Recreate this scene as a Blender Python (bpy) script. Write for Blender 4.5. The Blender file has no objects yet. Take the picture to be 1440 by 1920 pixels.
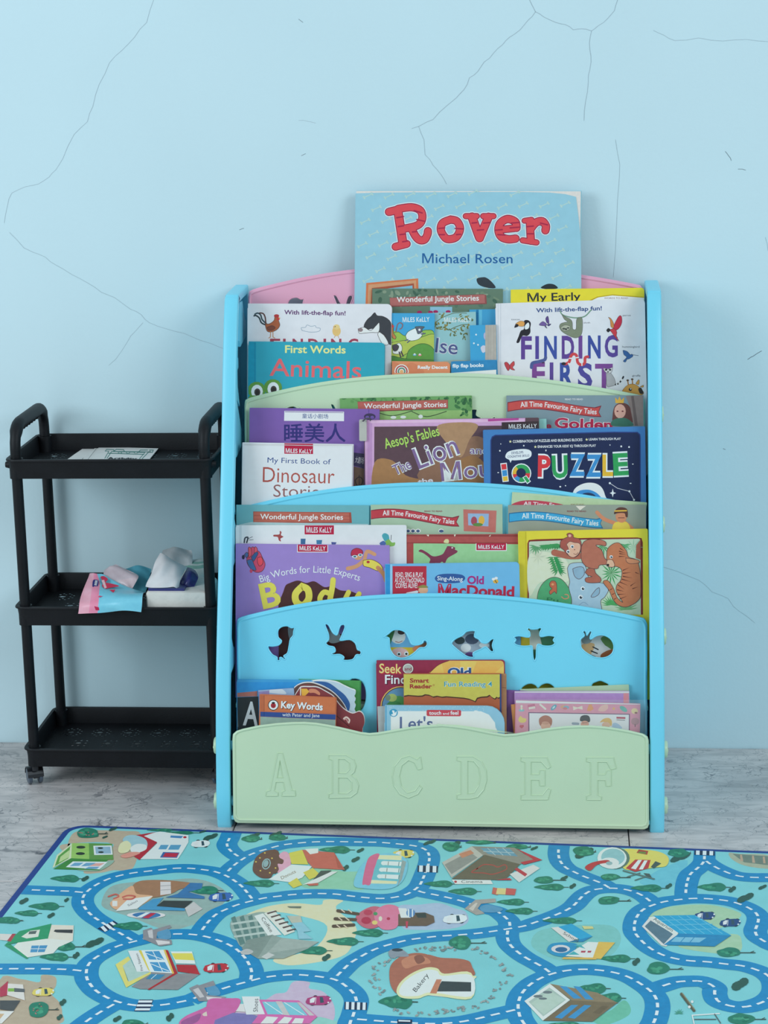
import bpy, math, random
import numpy as np
from mathutils import Vector, Matrix
from mathutils.geometry import tessellate_polygon

random.seed(4)
scene = bpy.context.scene
COL = scene.collection

# ------------------------------------------------------------------ camera
F_PX, YAW, PITCH, ROLL = 3857.3, 0.08843, 0.23013, -0.02143
CAM = Vector((0.18105, -3.20999, 1.15099))
_fwd = Vector((-math.sin(YAW) * math.cos(PITCH), math.cos(YAW) * math.cos(PITCH), -math.sin(PITCH)))
_rt = Vector((math.cos(YAW), math.sin(YAW), 0))
_up = _rt.cross(_fwd)
RT = math.cos(ROLL) * _rt + math.sin(ROLL) * _up
UP = -math.sin(ROLL) * _rt + math.cos(ROLL) * _up
FW = _fwd
cd = bpy.data.cameras.new('camera')
cam = bpy.data.objects.new('camera', cd)
COL.objects.link(cam)
cd.sensor_fit = 'HORIZONTAL'
cd.sensor_width = 36
cd.lens = F_PX * 36 / 1440
cd.clip_start = 0.05
cam.matrix_world = Matrix(((RT.x, UP.x, -FW.x, CAM.x), (RT.y, UP.y, -FW.y, CAM.y), (RT.z, UP.z, -FW.z, CAM.z), (0, 0, 0, 1)))
scene.camera = cam

# ------------------------------------------------------------------ light
scene.view_settings.view_transform = 'Standard'
scene.view_settings.look = 'None'
scene.view_settings.exposure = 0.0
scene.view_settings.gamma = 1.0
scene.view_settings.use_curve_mapping = False
TINT = (0.775, 0.915, 1.0)
w = bpy.data.worlds.new('room_daylight')
scene.world = w
w.use_nodes = True
bg = w.node_tree.nodes['Background']
bg.inputs['Color'].default_value = (*TINT, 1)
bg.inputs['Strength'].default_value = 0.54


def area(name, loc, target, sx, sy, power):
    l = bpy.data.lights.new(name, 'AREA')
    l.shape = 'RECTANGLE'
    l.size, l.size_y = sx, sy
    l.energy = power
    l.color = TINT
    o = bpy.data.objects.new(name, l)
    COL.objects.link(o)
    o.location = loc
    o.rotation_euler = (Vector(target) - Vector(loc)).to_track_quat('-Z', 'Y').to_euler()
    return o


area('window_daylight', (2.4, -2.6, 2.3), (0, 0, .6), 1.6, 1.4, 45)
area('left_window_daylight', (-2.6, -2.2, 1.7), (-.4, 0, .5), 1.4, 1.6, 45)  # daylight of an unseen window on the left, brightening that side of the wall


# ------------------------------------------------------------------ helpers
def lin(v):
    v /= 255.0
    return v / 12.92 if v <= .04045 else ((v + .055) / 1.055) ** 2.4


EW = [lin(214) / .86, lin(232) / .86, lin(241) / .86]


def C(h):
    """surface colour of a thing seen as this colour under the room's bluish daylight"""
    return tuple(min(.9, max(.004, lin(int(h[i:i + 2], 16)) / EW[i // 2])) for i in (0, 2, 4))


_mats = {}


def mat(name, hexc, rough=.45, var=.06, scale=30, bump=0.0, bscale=200, spec=.5, coat=0.0, alpha=1.0, trans=0.0):
    if name in _mats:
        return _mats[name]
    m = bpy.data.materials.new(name)
    m.use_nodes = True
    nt = m.node_tree
    b = nt.nodes['Principled BSDF']
    c = C(hexc)
    tc = nt.nodes.new('ShaderNodeTexCoord')
    n = nt.nodes.new('ShaderNodeTexNoise')
    n.inputs['Scale'].default_value = scale
    n.inputs['Detail'].default_value = 4
    nt.links.new(tc.outputs['Object'], n.inputs['Vector'])
    r = nt.nodes.new('ShaderNodeValToRGB')
    r.color_ramp.elements[0].position = .3
    r.color_ramp.elements[1].position = .7
    r.color_ramp.elements[0].color = (*[x * (1 - var) for x in c], 1)
    r.color_ramp.elements[1].color = (*[min(.95, x * (1 + var)) for x in c], 1)
    nt.links.new(n.outputs['Fac'], r.inputs['Fac'])
    nt.links.new(r.outputs['Color'], b.inputs['Base Color'])
    b.inputs['Roughness'].default_value = rough
    b.inputs['Specular IOR Level'].default_value = spec
    b.inputs['Coat Weight'].default_value = coat
    b.inputs['Coat Roughness'].default_value = .15
    b.inputs['Alpha'].default_value = alpha
    b.inputs['Transmission Weight'].default_value = trans
    if bump:
        n2 = nt.nodes.new('ShaderNodeTexNoise')
        n2.inputs['Scale'].default_value = bscale
        n2.inputs['Detail'].default_value = 3
        nt.links.new(tc.outputs['Object'], n2.inputs['Vector'])
        bp = nt.nodes.new('ShaderNodeBump')
        bp.inputs['Strength'].default_value = bump
        bp.inputs['Distance'].default_value = .002
        nt.links.new(n2.outputs['Fac'], bp.inputs['Height'])
        nt.links.new(bp.outputs['Normal'], b.inputs['Normal'])
    _mats[name] = m
    return m


def ink(name, rough=.4, bump=0.0, bscale=400, spec=.35):
    """printed ink: the colour of each printed face is stored on the face"""
    if name in _mats:
        return _mats[name]
    m = bpy.data.materials.new(name)
    m.use_nodes = True
    nt = m.node_tree
    b = nt.nodes['Principled BSDF']
    a = nt.nodes.new('ShaderNodeAttribute')
    a.attribute_name = 'ink'
    tc = nt.nodes.new('ShaderNodeTexCoord')
    n = nt.nodes.new('ShaderNodeTexNoise')
    n.inputs['Scale'].default_value = 120
    n.inputs['Detail'].default_value = 3
    nt.links.new(tc.outputs['Object'], n.inputs['Vector'])
    mx = nt.nodes.new('ShaderNodeMix')
    mx.data_type = 'RGBA'
    mx.blend_type = 'OVERLAY'
    mx.inputs['Factor'].default_value = .16
    nt.links.new(a.outputs['Color'], mx.inputs[6])
    nt.links.new(n.outputs['Fac'], mx.inputs[7])
    nt.links.new(mx.outputs[2], b.inputs['Base Color'])
    b.inputs['Roughness'].default_value = rough
    b.inputs['Specular IOR Level'].default_value = spec
    if bump:
        n2 = nt.nodes.new('ShaderNodeTexNoise')
        n2.inputs['Scale'].default_value = bscale
        nt.links.new(tc.outputs['Object'], n2.inputs['Vector'])
        bp = nt.nodes.new('ShaderNodeBump')
        bp.inputs['Strength'].default_value = bump
        bp.inputs['Distance'].default_value = .001
        nt.links.new(n2.outputs['Fac'], bp.inputs['Height'])
        nt.links.new(bp.outputs['Normal'], b.inputs['Normal'])
    _mats[name] = m
    return m


class MB:
    """collects faces, then links them as ONE mesh object"""

    def __init__(s):
        s.v, s.f, s.c = [], [], []

    def poly(s, pts, col=None):
        i = len(s.v)
        s.v += [tuple(p) for p in pts]
        s.f.append(tuple(range(i, i + len(pts))))
        s.c.append(col)

    def raw(s, vs, fs, col=None):
        i = len(s.v)
        s.v += [tuple(p) for p in vs]
        for f in fs:
            s.f.append(tuple(i + k for k in f))
            s.c.append(col)

    def box(s, x0, x1, y0, y1, z0, z1):
        vs = [(x, y, z) for z in (z0, z1) for y in (y0, y1) for x in (x0, x1)]
        s.raw(vs, [(0, 2, 3, 1), (4, 5, 7, 6), (0, 1, 5, 4), (2, 6, 7, 3), (0, 4, 6, 2), (1, 3, 7, 5)])

    def prism(s, pts2, a, b, fn, col=None):
        """outline (2D) between depths a and b; fn(u, v, d) gives the 3D point"""
        n = len(pts2)
        va = [fn(u, v, a) for u, v in pts2]
        vb = [fn(u, v, b) for u, v in pts2]
        tri = tessellate_polygon([[Vector((u, v, 0)) for u, v in pts2]])
        fs = [tuple(t) for t in tri] + [tuple(n + k for k in t[::-1]) for t in tri]
        fs += [(i, (i + 1) % n, n + (i + 1) % n, n + i) for i in range(n)]
        s.raw(va + vb, fs, col)

    def tube(s, pts, r, n=10, closed=False, caps=True):
        pts = [Vector(p) for p in pts]
        m = len(pts)
        rr = r if isinstance(r, (list, tuple)) else [r] * m
        rings = []
        prev = None
        for i in range(m):
            a = pts[(i - 1) % m] if closed or i else pts[0]
            b = pts[(i + 1) % m] if closed or i < m - 1 else pts[-1]
            t = (b - a).normalized()
            ref = prev if prev is not None else (Vector((0, 0, 1)) if abs(t.z) < .9 else Vector((1, 0, 0)))
            x = (ref - t * ref.dot(t)).normalized()
            prev = x
            y = t.cross(x)
            rings.append([pts[i] + rr[i] * (math.cos(k * math.tau / n) * x + math.sin(k * math.tau / n) * y) for k in range(n)])
        vs = [p for ring in rings for p in ring]
        fs = []
        for i in range(m if closed else m - 1):
            j = (i + 1) % m
            for k in range(n):
                fs.append((i * n + k, i * n + (k + 1) % n, j * n + (k + 1) % n, j * n + k))
        if caps and not closed:
            fs.append(tuple(range(n))[::-1])
            fs.append(tuple((m - 1) * n + k for k in range(n)))
        s.raw(vs, fs)

    def build(s, name, m, parent=None, smooth=False, matrix=None):
        me = bpy.data.meshes.new(name)
        me.from_pydata(s.v, [], s.f)
        if any(c is not None for c in s.c):
            at = me.attributes.new('ink', 'FLOAT_COLOR', 'FACE')
            arr = np.ones((len(s.f), 4), dtype=np.float32)
            for i, c in enumerate(s.c):
                if c is not None:
                    arr[i, :3] = c
            at.data.foreach_set('color', arr.ravel())
        me.update()
        return obj(name, me, m, parent, smooth, matrix)


def obj(name, me, m, parent=None, smooth=False, matrix=None):
    o = bpy.data.objects.new(name, me)
    COL.objects.link(o)
    if m is not None:
        me.materials.append(m)
    if smooth:
        me.shade_smooth()
        me.set_sharp_from_angle(angle=math.radians(40))
    if parent is not None:
        o.parent = parent
    if matrix is not None:
        o.matrix_local = matrix
    return o


def tag(o, label=None, cat=None, group=None, kind=None):
    for k, v in (('label', label), ('category', cat), ('group', group), ('kind', kind)):
        if v:
            o[k] = v
    return o


def thing(name, label, cat, matrix=None, group=None):
    o = bpy.data.objects.new(name, None)
    o.empty_display_size = .05
    COL.objects.link(o)
    if matrix is not None:
        o.matrix_world = matrix
    return tag(o, label, cat, group)


def plate(name, outlines, thick, bevel, m, parent, matrix=None, res=1):
    """flat plate with holes, rounded edges: outlines in 2D, first the outside, then the holes"""
    c = bpy.data.curves.new(name, 'CURVE')
    c.dimensions = '2D'
    c.fill_mode = 'BOTH'
    c.extrude = max(0, thick / 2 - bevel)
    c.bevel_depth = bevel
    c.bevel_resolution = res
    c.offset = -bevel
    for pts in outlines:
        sp = c.splines.new('POLY')
        sp.points.add(len(pts) - 1)
        sp.use_cyclic_u = True
        for q, a in zip(sp.points, pts):
            q.co = (a[0], a[1], 0, 1)
    t = bpy.data.objects.new(name, c)
    me = bpy.data.meshes.new_from_object(t)
    bpy.data.objects.remove(t)
    bpy.data.curves.remove(c)
    me.name = name
    return obj(name, me, m, parent, True, matrix)


def ray(px):
    return FW + (px[0] - 720) / F_PX * RT - (px[1] - 960) / F_PX * UP


def hit(px, O, N):
    d = ray(px)
    return CAM + d * ((O - CAM).dot(N) / d.dot(N))


def floor_pt(px, z=0.0):
    return hit(px, Vector((0, 0, z)), Vector((0, 0, 1)))


def at_y(px, y):
    return hit(px, Vector((0, y, 0)), Vector((0, 1, 0)))


def smooth(pts, n=6, closed=True):
    """Catmull-Rom through the points"""
    P = [Vector((p[0], p[1])) for p in pts]
    m = len(P)
    out = []
    for i in range(m if closed else m - 1):
        if closed:
            a, b, c, d = P[i - 1], P[i], P[(i + 1) % m], P[(i + 2) % m]
        else:
            a, b, c, d = P[max(i - 1, 0)], P[i], P[i + 1], P[min(i + 2, m - 1)]
        for k in range(n):
            t = k / n
            out.append(.5 * ((2 * b) + (c - a) * t + (2 * a - 5 * b + 4 * c - d) * t * t + (3 * b - a - 3 * c + d) * t ** 3))
    if not closed:
        out.append(P[-1])
    return [(p.x, p.y) for p in out]


def rrect(x0, x1, y0, y1, r, n=4, corners='1111'):
    out = []
    for (cx, cy, a0), on in zip(((x1, y1, 0), (x0, y1, 90), (x0, y0, 180), (x1, y0, 270)), corners):
        if on == '0' or r <= 0:
            out.append((cx, cy))
            continue
        ox = cx - r if cx == x1 else cx + r
        oy = cy - r if cy == y1 else cy + r
        for k in range(n + 1):
            a = math.radians(a0 + 90 * k / n)
            out.append((ox + r * math.cos(a), oy + r * math.sin(a)))
    return out


# ---- printed art, drawn in the photograph's measure and carried onto the real surface
class Z:
    """a frame of measurement: origin and scale"""

    def __init__(s, x0, y0, k):
        s.x0, s.y0, s.k = x0, y0, k

    def p(s, q):
        return (s.x0 + q[0] * s.k, s.y0 + q[1] * s.k)


def P(c, *pts):
    return ('P', c, pts)


def S(c, *pts):
    return ('S', c, pts)


def E(c, x, y, rx, ry, rot=0, n=14):
    return ('E', c, x, y, rx, ry, rot, n)


def L(c, wd, *pts):
    return ('L', c, wd, pts)


def LS(c, wd, *pts):
    return ('LS', c, wd, pts)


def T(c, s, x, y, h, w=None, rot=None, b=0.0, path=None, al='l'):
    return ('T', c, s, x, y, h, w, rot, b, path, al)


_txt = {}


def text_mesh(s, b):
    if (s, b) in _txt:
        return _txt[(s, b)]
    c = bpy.data.curves.new('lettering', 'FONT')
    c.body = s.replace('M', '\u041c') if b > 0 else s      # the stock M tangles when emboldened
    c.resolution_u = 3
    c.offset = b
    c.fill_mode = 'FRONT'
    o = bpy.data.objects.new('lettering', c)
    me = bpy.data.meshes.new_from_object(o)
    vs = [(v.co.x, v.co.y) for v in me.vertices]
    fs = [tuple(p.vertices) for p in me.polygons]
    bpy.data.objects.remove(o)
    bpy.data.curves.remove(c)
    bpy.data.meshes.remove(me)
    x0 = min(v[0] for v in vs)
    vs = [(v[0] - x0, v[1]) for v in vs]
    _txt[(s, b)] = (vs, fs, max(v[0] for v in vs))
    return _txt[(s, b)]


def ribbon(pts, wd):
    """one mitred strip of quads with rounded ends, no overlaps"""
    q = [pts[0]]
    for p in pts[1:]:
        if math.hypot(p[0] - q[-1][0], p[1] - q[-1][1]) > 1e-7 + wd * .02:
            q.append(p)
    if len(q) < 2:
        q = [q[0], (q[0][0] + wd * .1, q[0][1])]
    closed = len(q) > 3 and math.hypot(q[0][0] - q[-1][0], q[0][1] - q[-1][1]) < wd * .05
    Ls, Rs = [], []
    n = len(q)
    for i in range(n):
        a = q[i - 1] if i else (q[-2] if closed else q[0])
        b = q[i + 1] if i < n - 1 else (q[1] if closed else q[-1])
        d1 = (q[i][0] - a[0], q[i][1] - a[1])
        d2 = (b[0] - q[i][0], b[1] - q[i][1])
        l1, l2 = math.hypot(*d1), math.hypot(*d2)
        if l1 == 0:
            d1, l1 = d2, l2
        if l2 == 0:
            d2, l2 = d1, l1
        tx, ty = d1[0] / l1 + d2[0] / l2, d1[1] / l1 + d2[1] / l2
        tl = math.hypot(tx, ty)
        if tl < .5:
            tx, ty, tl = d1[0] / l1, d1[1] / l1, 1
        nx, ny = -ty / tl, tx / tl
        m = min(1.6, 1 / max(.3, nx * -d1[1] / l1 + ny * d1[0] / l1)) * wd / 2
        Ls.append((q[i][0] + nx * m, q[i][1] + ny * m))
        Rs.append((q[i][0] - nx * m, q[i][1] - ny * m))
    out = [[Ls[i], Rs[i], Rs[i + 1], Ls[i + 1]] for i in range(n - 1)]
    if not closed:
        for e, o_ in ((0, 1), (n - 1, n - 2)):
            dx, dy = q[e][0] - q[o_][0], q[e][1] - q[o_][1]
            l = math.hypot(dx, dy)
            a0 = math.atan2(dy, dx)
            out.append([(q[e][0] + wd / 2 * math.cos(a0 + t), q[e][1] + wd / 2 * math.sin(a0 + t)) for t in [-math.pi / 2 + k * math.pi / 6 for k in range(7)]])
    return out


def prepare(cmds, z, rot0=0.0):
    """drawing commands -> flat pieces in the photograph's measure"""
    items = []
    for c in cmds:
        zz = z
        if isinstance(c[0], Z):
            zz, c = c
        col = C(c[1])
        if c[0] in 'PS':
            pts = c[2] if c[0] == 'P' else smooth(c[2], 5)
            vs = [zz.p(q) for q in pts]
            fs = [tuple(range(len(vs)))]
        elif c[0] == 'E':
            _, _, x, y, rx, ry, rot, n = c
            cr, sr = math.cos(math.radians(rot)), math.sin(math.radians(rot))
            vs = [zz.p((x + rx * math.cos(t) * cr - ry * math.sin(t) * sr, y + rx * math.cos(t) * sr + ry * math.sin(t) * cr)) for t in [j * math.tau / n for j in range(n)]]
            fs = [tuple(range(n))]
        elif c[0] in ('L', 'LS'):
            pts = c[3] if c[0] == 'L' else smooth(c[3], 5, False)
            vs, fs = [], []
            for q in ribbon(pts, c[2]):
                fs.append(tuple(range(len(vs), len(vs) + len(q))))
                vs += [zz.p(a) for a in q]
        else:
            _, _, s, x, y, hh, wd, rot, b, path, al = c
            tv, fs, tw = text_mesh(s, b)
            sy = hh / .69
            sx = wd / tw if wd else sy
            if path:
                pp = smooth(path, 8, False)
                acc = [0]
                for a, d in zip(pp, pp[1:]):
                    acc.append(acc[-1] + math.hypot(d[0] - a[0], d[1] - a[1]))
                sx = acc[-1] / tw
                o2 = []
                for vx, vy in tv:
                    t = vx * sx
                    j = 0
                    while j < len(acc) - 2 and acc[j + 1] < t:
                        j += 1
                    a, d = pp[j], pp[j + 1]
                    sl = acc[j + 1] - acc[j] or 1e-9
                    ux, uy = (d[0] - a[0]) / sl, (d[1] - a[1]) / sl
                    q = t - acc[j]
                    o2.append((a[0] + ux * q + uy * vy * sy, a[1] + uy * q - ux * vy * sy))
            else:
                r = rot0 if rot is None else math.radians(rot)
                cr, sr = math.cos(r), math.sin(r)
                o2 = []
                for vx, vy in tv:
                    a, d = vx * sx, -vy * sy
                    o2.append((x + a * cr - d * sr, y + a * sr + d * cr))
            vs = [zz.p(q) for q in o2]
        xs, ys = [v[0] for v in vs], [v[1] for v in vs]
        items.append({'t': c[0] == 'T', 'v': vs, 'f': fs, 'c': col, 'b': (min(xs), min(ys), max(xs), max(ys)), 's': c[2] if c[0] == 'T' else None})
    return items


def touch(a, b, m=0.0):
    return a[0] < b[2] + m and b[0] < a[2] + m and a[1] < b[3] + m and b[1] < a[3] + m


def layers(items, reg):
    """each piece lies just above the pieces it covers"""
    for it in items:
        it['l'] = 1 + max([l for bb, l in reg if touch(bb, it['b'], .3)], default=-1)
        reg.append((it['b'], it['l']))


def emit(items, to3d, base, step, mb):
    for it in items:
        h = base + step * it['l']
        mb.raw([to3d(q, h) for q in it['v']], it['f'], it['c'])


def print_on(cmds, z, to3d, parent, m, names=('cover_picture', 'cover_lettering'), rot0=0.0, base=.00010, step=.000020):
    """art on a thing: each figure and each line of lettering is a part of its own"""
    items = prepare(cmds, z, rot0)
    layers(items, [])
    if not items:
        return
    W = max(i['b'][2] for i in items) - min(i['b'][0] for i in items)
    H = max(i['b'][3] for i in items) - min(i['b'][1] for i in items)
    back, pics, txt = [], [], []
    for it in items:
        bw, bh = it['b'][2] - it['b'][0], it['b'][3] - it['b'][1]
        if it['t']:
            txt.append(it)
        elif bw > .55 * W and len(items) > 3:
            back.append(it)
        else:
            pics.append(it)
    groups = []
    for it in pics:
        hit_ = [g for g in groups if any(touch(o['b'], it['b']) for o in g)]
        new = [it]
        for g in hit_:
            new = g + new
            groups.remove(g)
        groups.append(new)
    lines = {}
    for it in txt:
        lines.setdefault((it['s'], round(it['b'][0] / 12), round(it['b'][1] / 12)) if len(it['s']) > 1 else ('', 0, round((it['b'][1] + it['b'][3]) / 40)), []).append(it)
    small = []
    if back:
        mb = MB()
        emit(back, to3d, base, step, mb)
        mb.build('cover_background', m, parent)
    for g in groups:
        x0, y0, x1, y1 = min(i['b'][0] for i in g), min(i['b'][1] for i in g), max(i['b'][2] for i in g), max(i['b'][3] for i in g)
        if max(x1 - x0, y1 - y0) < 9:
            small += g
            continue
        mb = MB()
        emit(g, to3d, base, step, mb)
        mb.build(names[0], m, parent)
    if small:
        mb = MB()
        emit(small, to3d, base, step, mb)
        mb.build('small_print', m, parent)['kind'] = 'stuff'
    for g in lines.values():
        mb = MB()
        emit(g, to3d, base, step, mb)
        mb.build(names[1], m, parent)


# ------------------------------------------------------------------ wall and floor
def wall_material():
    m = mat('wall_paint', 'bce2f0', .75, .015, 3, .12, 160, .2)
    return m


def stone_material():
    m = bpy.data.materials.new('grey_marble')
    m.use_nodes = True
    nt = m.node_tree
    b = nt.nodes['Principled BSDF']
    g = nt.nodes.new('ShaderNodeNewGeometry')
    n1 = nt.nodes.new('ShaderNodeTexNoise')
    n1.inputs['Scale'].default_value = 7
    n1.inputs['Detail'].default_value = 8
    nt.links.new(g.outputs['Position'], n1.inputs['Vector'])
    r1 = nt.nodes.new('ShaderNodeValToRGB')
    r1.color_ramp.elements[0].position = .3
    r1.color_ramp.elements[1].position = .72
    r1.color_ramp.elements[0].color = (*C('a9b0b5'), 1)
    r1.color_ramp.elements[1].color = (*C('cbd0d3'), 1)
    nt.links.new(n1.outputs['Fac'], r1.inputs['Fac'])
    # veins: warped cell borders at two sizes
    col = r1.outputs['Color']
    for sc, wd, wv, dark, mask in ((8, .012, .10, '565e67', .50), (19, .016, .06, '646c75', .46), (45, .03, .03, '838b92', .45)):
        wn = nt.nodes.new('ShaderNodeTexNoise')
        wn.inputs['Scale'].default_value = sc * 1.1
        wn.inputs['Detail'].default_value = 5
        nt.links.new(g.outputs['Position'], wn.inputs['Vector'])
        va = nt.nodes.new('ShaderNodeVectorMath')
        va.operation = 'MULTIPLY_ADD'
        va.inputs[1].default_value = (wv * 2, wv * 2, 0)
        nt.links.new(wn.outputs['Color'], va.inputs[0])
        nt.links.new(g.outputs['Position'], va.inputs[2])
        vo = nt.nodes.new('ShaderNodeTexVoronoi')
        vo.feature = 'DISTANCE_TO_EDGE'
        vo.inputs['Scale'].default_value = sc
        nt.links.new(va.outputs[0], vo.inputs['Vector'])
        rv = nt.nodes.new('ShaderNodeValToRGB')
        rv.color_ramp.elements[0].position = 0
        rv.color_ramp.elements[0].color = (1, 1, 1, 1)
        rv.color_ramp.elements[1].position = wd
        rv.color_ramp.elements[1].color = (0, 0, 0, 1)
        nt.links.new(vo.outputs['Distance'], rv.inputs['Fac'])
        nm = nt.nodes.new('ShaderNodeTexNoise')
        nm.inputs['Scale'].default_value = sc * .6
        nm.inputs['Detail'].default_value = 3
        nt.links.new(g.outputs['Position'], nm.inputs['Vector'])
        rm = nt.nodes.new('ShaderNodeValToRGB')
        rm.color_ramp.elements[0].position = mask
        rm.color_ramp.elements[1].position = mask + .12
        nt.links.new(nm.outputs['Fac'], rm.inputs['Fac'])
        mu = nt.nodes.new('ShaderNodeMath')
        mu.operation = 'MULTIPLY'
        nt.links.new(rv.outputs['Color'], mu.inputs[0])
        nt.links.new(rm.outputs['Color'], mu.inputs[1])
        mx = nt.nodes.new('ShaderNodeMix')
        mx.data_type = 'RGBA'
        nt.links.new(mu.outputs[0], mx.inputs[0])
        nt.links.new(col, mx.inputs[6])
        mx.inputs[7].default_value = (*C(dark), 1)
        col = mx.outputs[2]
    mp = nt.nodes.new('ShaderNodeMapping')
    mp.inputs['Scale'].default_value = (16, 70, 1)
    mp.inputs['Rotation'].default_value = (0, 0, .12)
    nt.links.new(g.outputs['Position'], mp.inputs['Vector'])
    ns = nt.nodes.new('ShaderNodeTexNoise')
    ns.inputs['Scale'].default_value = 1
    ns.inputs['Detail'].default_value = 6
    ns.inputs['Distortion'].default_value = .8
    nt.links.new(mp.outputs[0], ns.inputs['Vector'])
    rs = nt.nodes.new('ShaderNodeValToRGB')
    rs.color_ramp.elements[0].position = .38
    rs.color_ramp.elements[0].color = (.72, .73, .74, 1)
    rs.color_ramp.elements[1].position = .56
    nt.links.new(ns.outputs['Fac'], rs.inputs['Fac'])
    ms = nt.nodes.new('ShaderNodeMix')
    ms.data_type = 'RGBA'
    ms.blend_type = 'MULTIPLY'
    ms.inputs[0].default_value = .75
    nt.links.new(col, ms.inputs[6])
    nt.links.new(rs.outputs['Color'], ms.inputs[7])
    col = ms.outputs[2]
    nt.links.new(col, b.inputs['Base Color'])
    b.inputs['Roughness'].default_value = .34
    b.inputs['Specular IOR Level'].default_value = .4
    bp = nt.nodes.new('ShaderNodeBump')
    bp.inputs['Strength'].default_value = .25
    bp.inputs['Distance'].default_value = .002
    nt.links.new(n1.outputs['Fac'], bp.inputs['Height'])
    nt.links.new(bp.outputs['Normal'], b.inputs['Normal'])
    return m


mb = MB()
mb.box(-2.6, 2.6, 0, .12, -.02, 2.5)
wall = tag(mb.build('wall_back', wall_material()), 'pale blue plaster wall with hairline cracks behind the bookshelf', kind='structure')

# hairline cracks and scuffs in the plaster
crack_m = mat('crack_dark', '93aebd', .9, .1)
scuff_m = mat('scuff_dark', '5f7380', .9, .1)
cracks = [
    (1.5, crack_m, [(993, 0), (1004, 22), (1020, 32), (1042, 42), (1060, 46), (1075, 56), (1092, 54), (1109, 58), (1122, 48), (1140, 34), (1152, 20), (1158, 0)]),
    (1.5, crack_m, [(1004, 22), (990, 38), (975, 56), (955, 70), (942, 84), (925, 100), (908, 116), (896, 134), (880, 146), (870, 168), (855, 184), (838, 198), (812, 224), (785, 237), (772, 241)]),
    (1.2, crack_m, [(785, 237), (795, 262), (797, 290), (812, 310), (826, 326), (837, 345)]),
    (1.3, crack_m, [(1109, 58), (1105, 80), (1108, 105), (1106, 130), (1103, 155), (1098, 190), (1095, 226)]),
    (1.1, crack_m, [(1225, 57), (1245, 66), (1265, 76), (1310, 71), (1355, 77), (1400, 74), (1440, 78)]),
    (1.1, crack_m, [(1154, 262), (1162, 308), (1160, 350), (1157, 400), (1154, 470), (1150, 520)]),
    (1.1, crack_m, [(288, 0), (275, 42), (252, 70), (228, 95), (205, 118), (186, 158), (174, 200), (164, 228), (139, 252), (118, 297), (105, 318), (92, 332), (72, 345), (48, 350), (22, 362), (14, 385), (8, 418)]),
    (1.2, crack_m, [(18, 436), (45, 465), (62, 473), (85, 482), (105, 497), (135, 515), (160, 528), (190, 548), (215, 558), (245, 580), (265, 590), (280, 605), (310, 616), (345, 625), (375, 638), (398, 645), (420, 654)]),
    (.9, crack_m, [(268, 605), (245, 630), (228, 658), (204, 685)]),
    (1.1, crack_m, [(1240, 1062), (1298, 1083), (1320, 1095), (1335, 1110), (1365, 1122), (1375, 1137), (1395, 1152), (1415, 1168)]),
    (2.0, scuff_m, [(1402, 674), (1412, 668), (1428, 658)]),
    (1.6, scuff_m, [(1360, 284), (1366, 292), (1371, 301)]),
    (1.6, scuff_m, [(1384, 317), (1398, 319)]),
    (1.6, scuff_m, [(449, 431), (457, 428)]),
    (1.3, scuff_m, [(560, 36), (568, 42)]),
    (1.3, scuff_m, [(565, 292), (573, 288)]),
    (1.0, crack_m, [(560, 226), (580, 228), (592, 231)]),
    (1.0, crack_m, [(1435, 445), (1440, 470)]),
    (1.6, scuff_m, [(1356, 841), (1360, 843)]),
]
for wd, m, pts in cracks:
    mb = MB()
    p2 = []
    for a, b in zip(pts, pts[1:]):
        p2 += [a, ((a[0] + b[0]) / 2 + random.uniform(-1.5, 1.5), (a[1] + b[1]) / 2 + random.uniform(-1.5, 1.5))]
    p2.append(pts[-1])
    w3 = [at_y(p, -.0003) for p in p2]
    for q in ribbon([(p.x, p.z) for p in w3], wd * .00038):
        mb.poly([(a, -.0003, b) for a, b in q])
    mb.build('crack' if m is crack_m else 'scuff', m, wall)

# thin grout gap at the wall's foot, floor slab and tiles
mb = MB()
mb.box(-2.6, 2.6, -3.0, .12, -.05, -.006)
floor = tag(mb.build('floor', mat('grout', '6d757b', .9)), 'grey marble tiled floor', kind='structure')
stone = stone_material()
TX, TY = .583, .575
tile_mesh = None
for i in range(-4, 5):
    for j in range(0, 4):
        x0 = .278 + TX * (i - 1)
        g = .0009
        mb = MB()
        a, b, c, d = x0 + g, x0 + TX - g, -TY * (j + 1) + g, -TY * j - (g if j else .0012)
        lo, hi, be = -.006, 0, .0008
        if tile_mesh is None or j == 0:
            pass
        vs = [(a, c, lo), (b, c, lo), (b, d, lo), (a, d, lo), (a, c, hi - be), (b, c, hi - be), (b, d, hi - be), (a, d, hi - be),
              (a + be, c + be, hi), (b - be, c + be, hi), (b - be, d - be, hi), (a + be, d - be, hi)]
        mb.raw(vs, [(0, 1, 5, 4), (1, 2, 6, 5), (2, 3, 7, 6), (3, 0, 4, 7), (4, 5, 9, 8), (5, 6, 10, 9), (6, 7, 11, 10), (7, 4, 8, 11), (8, 9, 10, 11)])
        if -2.7 < a < 2.2:
            mb.build('tile', stone, floor)

# ------------------------------------------------------------------ bookshelf
LEAN = math.radians(10.8)
CL, SL = math.cos(LEAN), math.sin(LEAN)
RACK = [(-.353, .139), (-.2745, .2875), (-.198, .440), (-.122, .5935), (-.044, .751)]   # front to back: y, z of each rack's shoulders
VN = Vector((0, -CL, SL))
VV = Vector((0, SL, CL))
VU = Vector((1, 0, 0))


def rack_plane(k, o=0.0):
    """point on rack k's front face, moved o towards the room"""
    y, z = RACK[k]
    return Vector((0, y - o, z))


def rack_matrix(k):
    O = rack_plane(k)
    return Matrix(((1, 0, 0, 0), (0, SL, -CL, O.y), (0, CL, SL, O.z), (0, 0, 0, 1)))   # local x right, y up the face, z out of it


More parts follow.
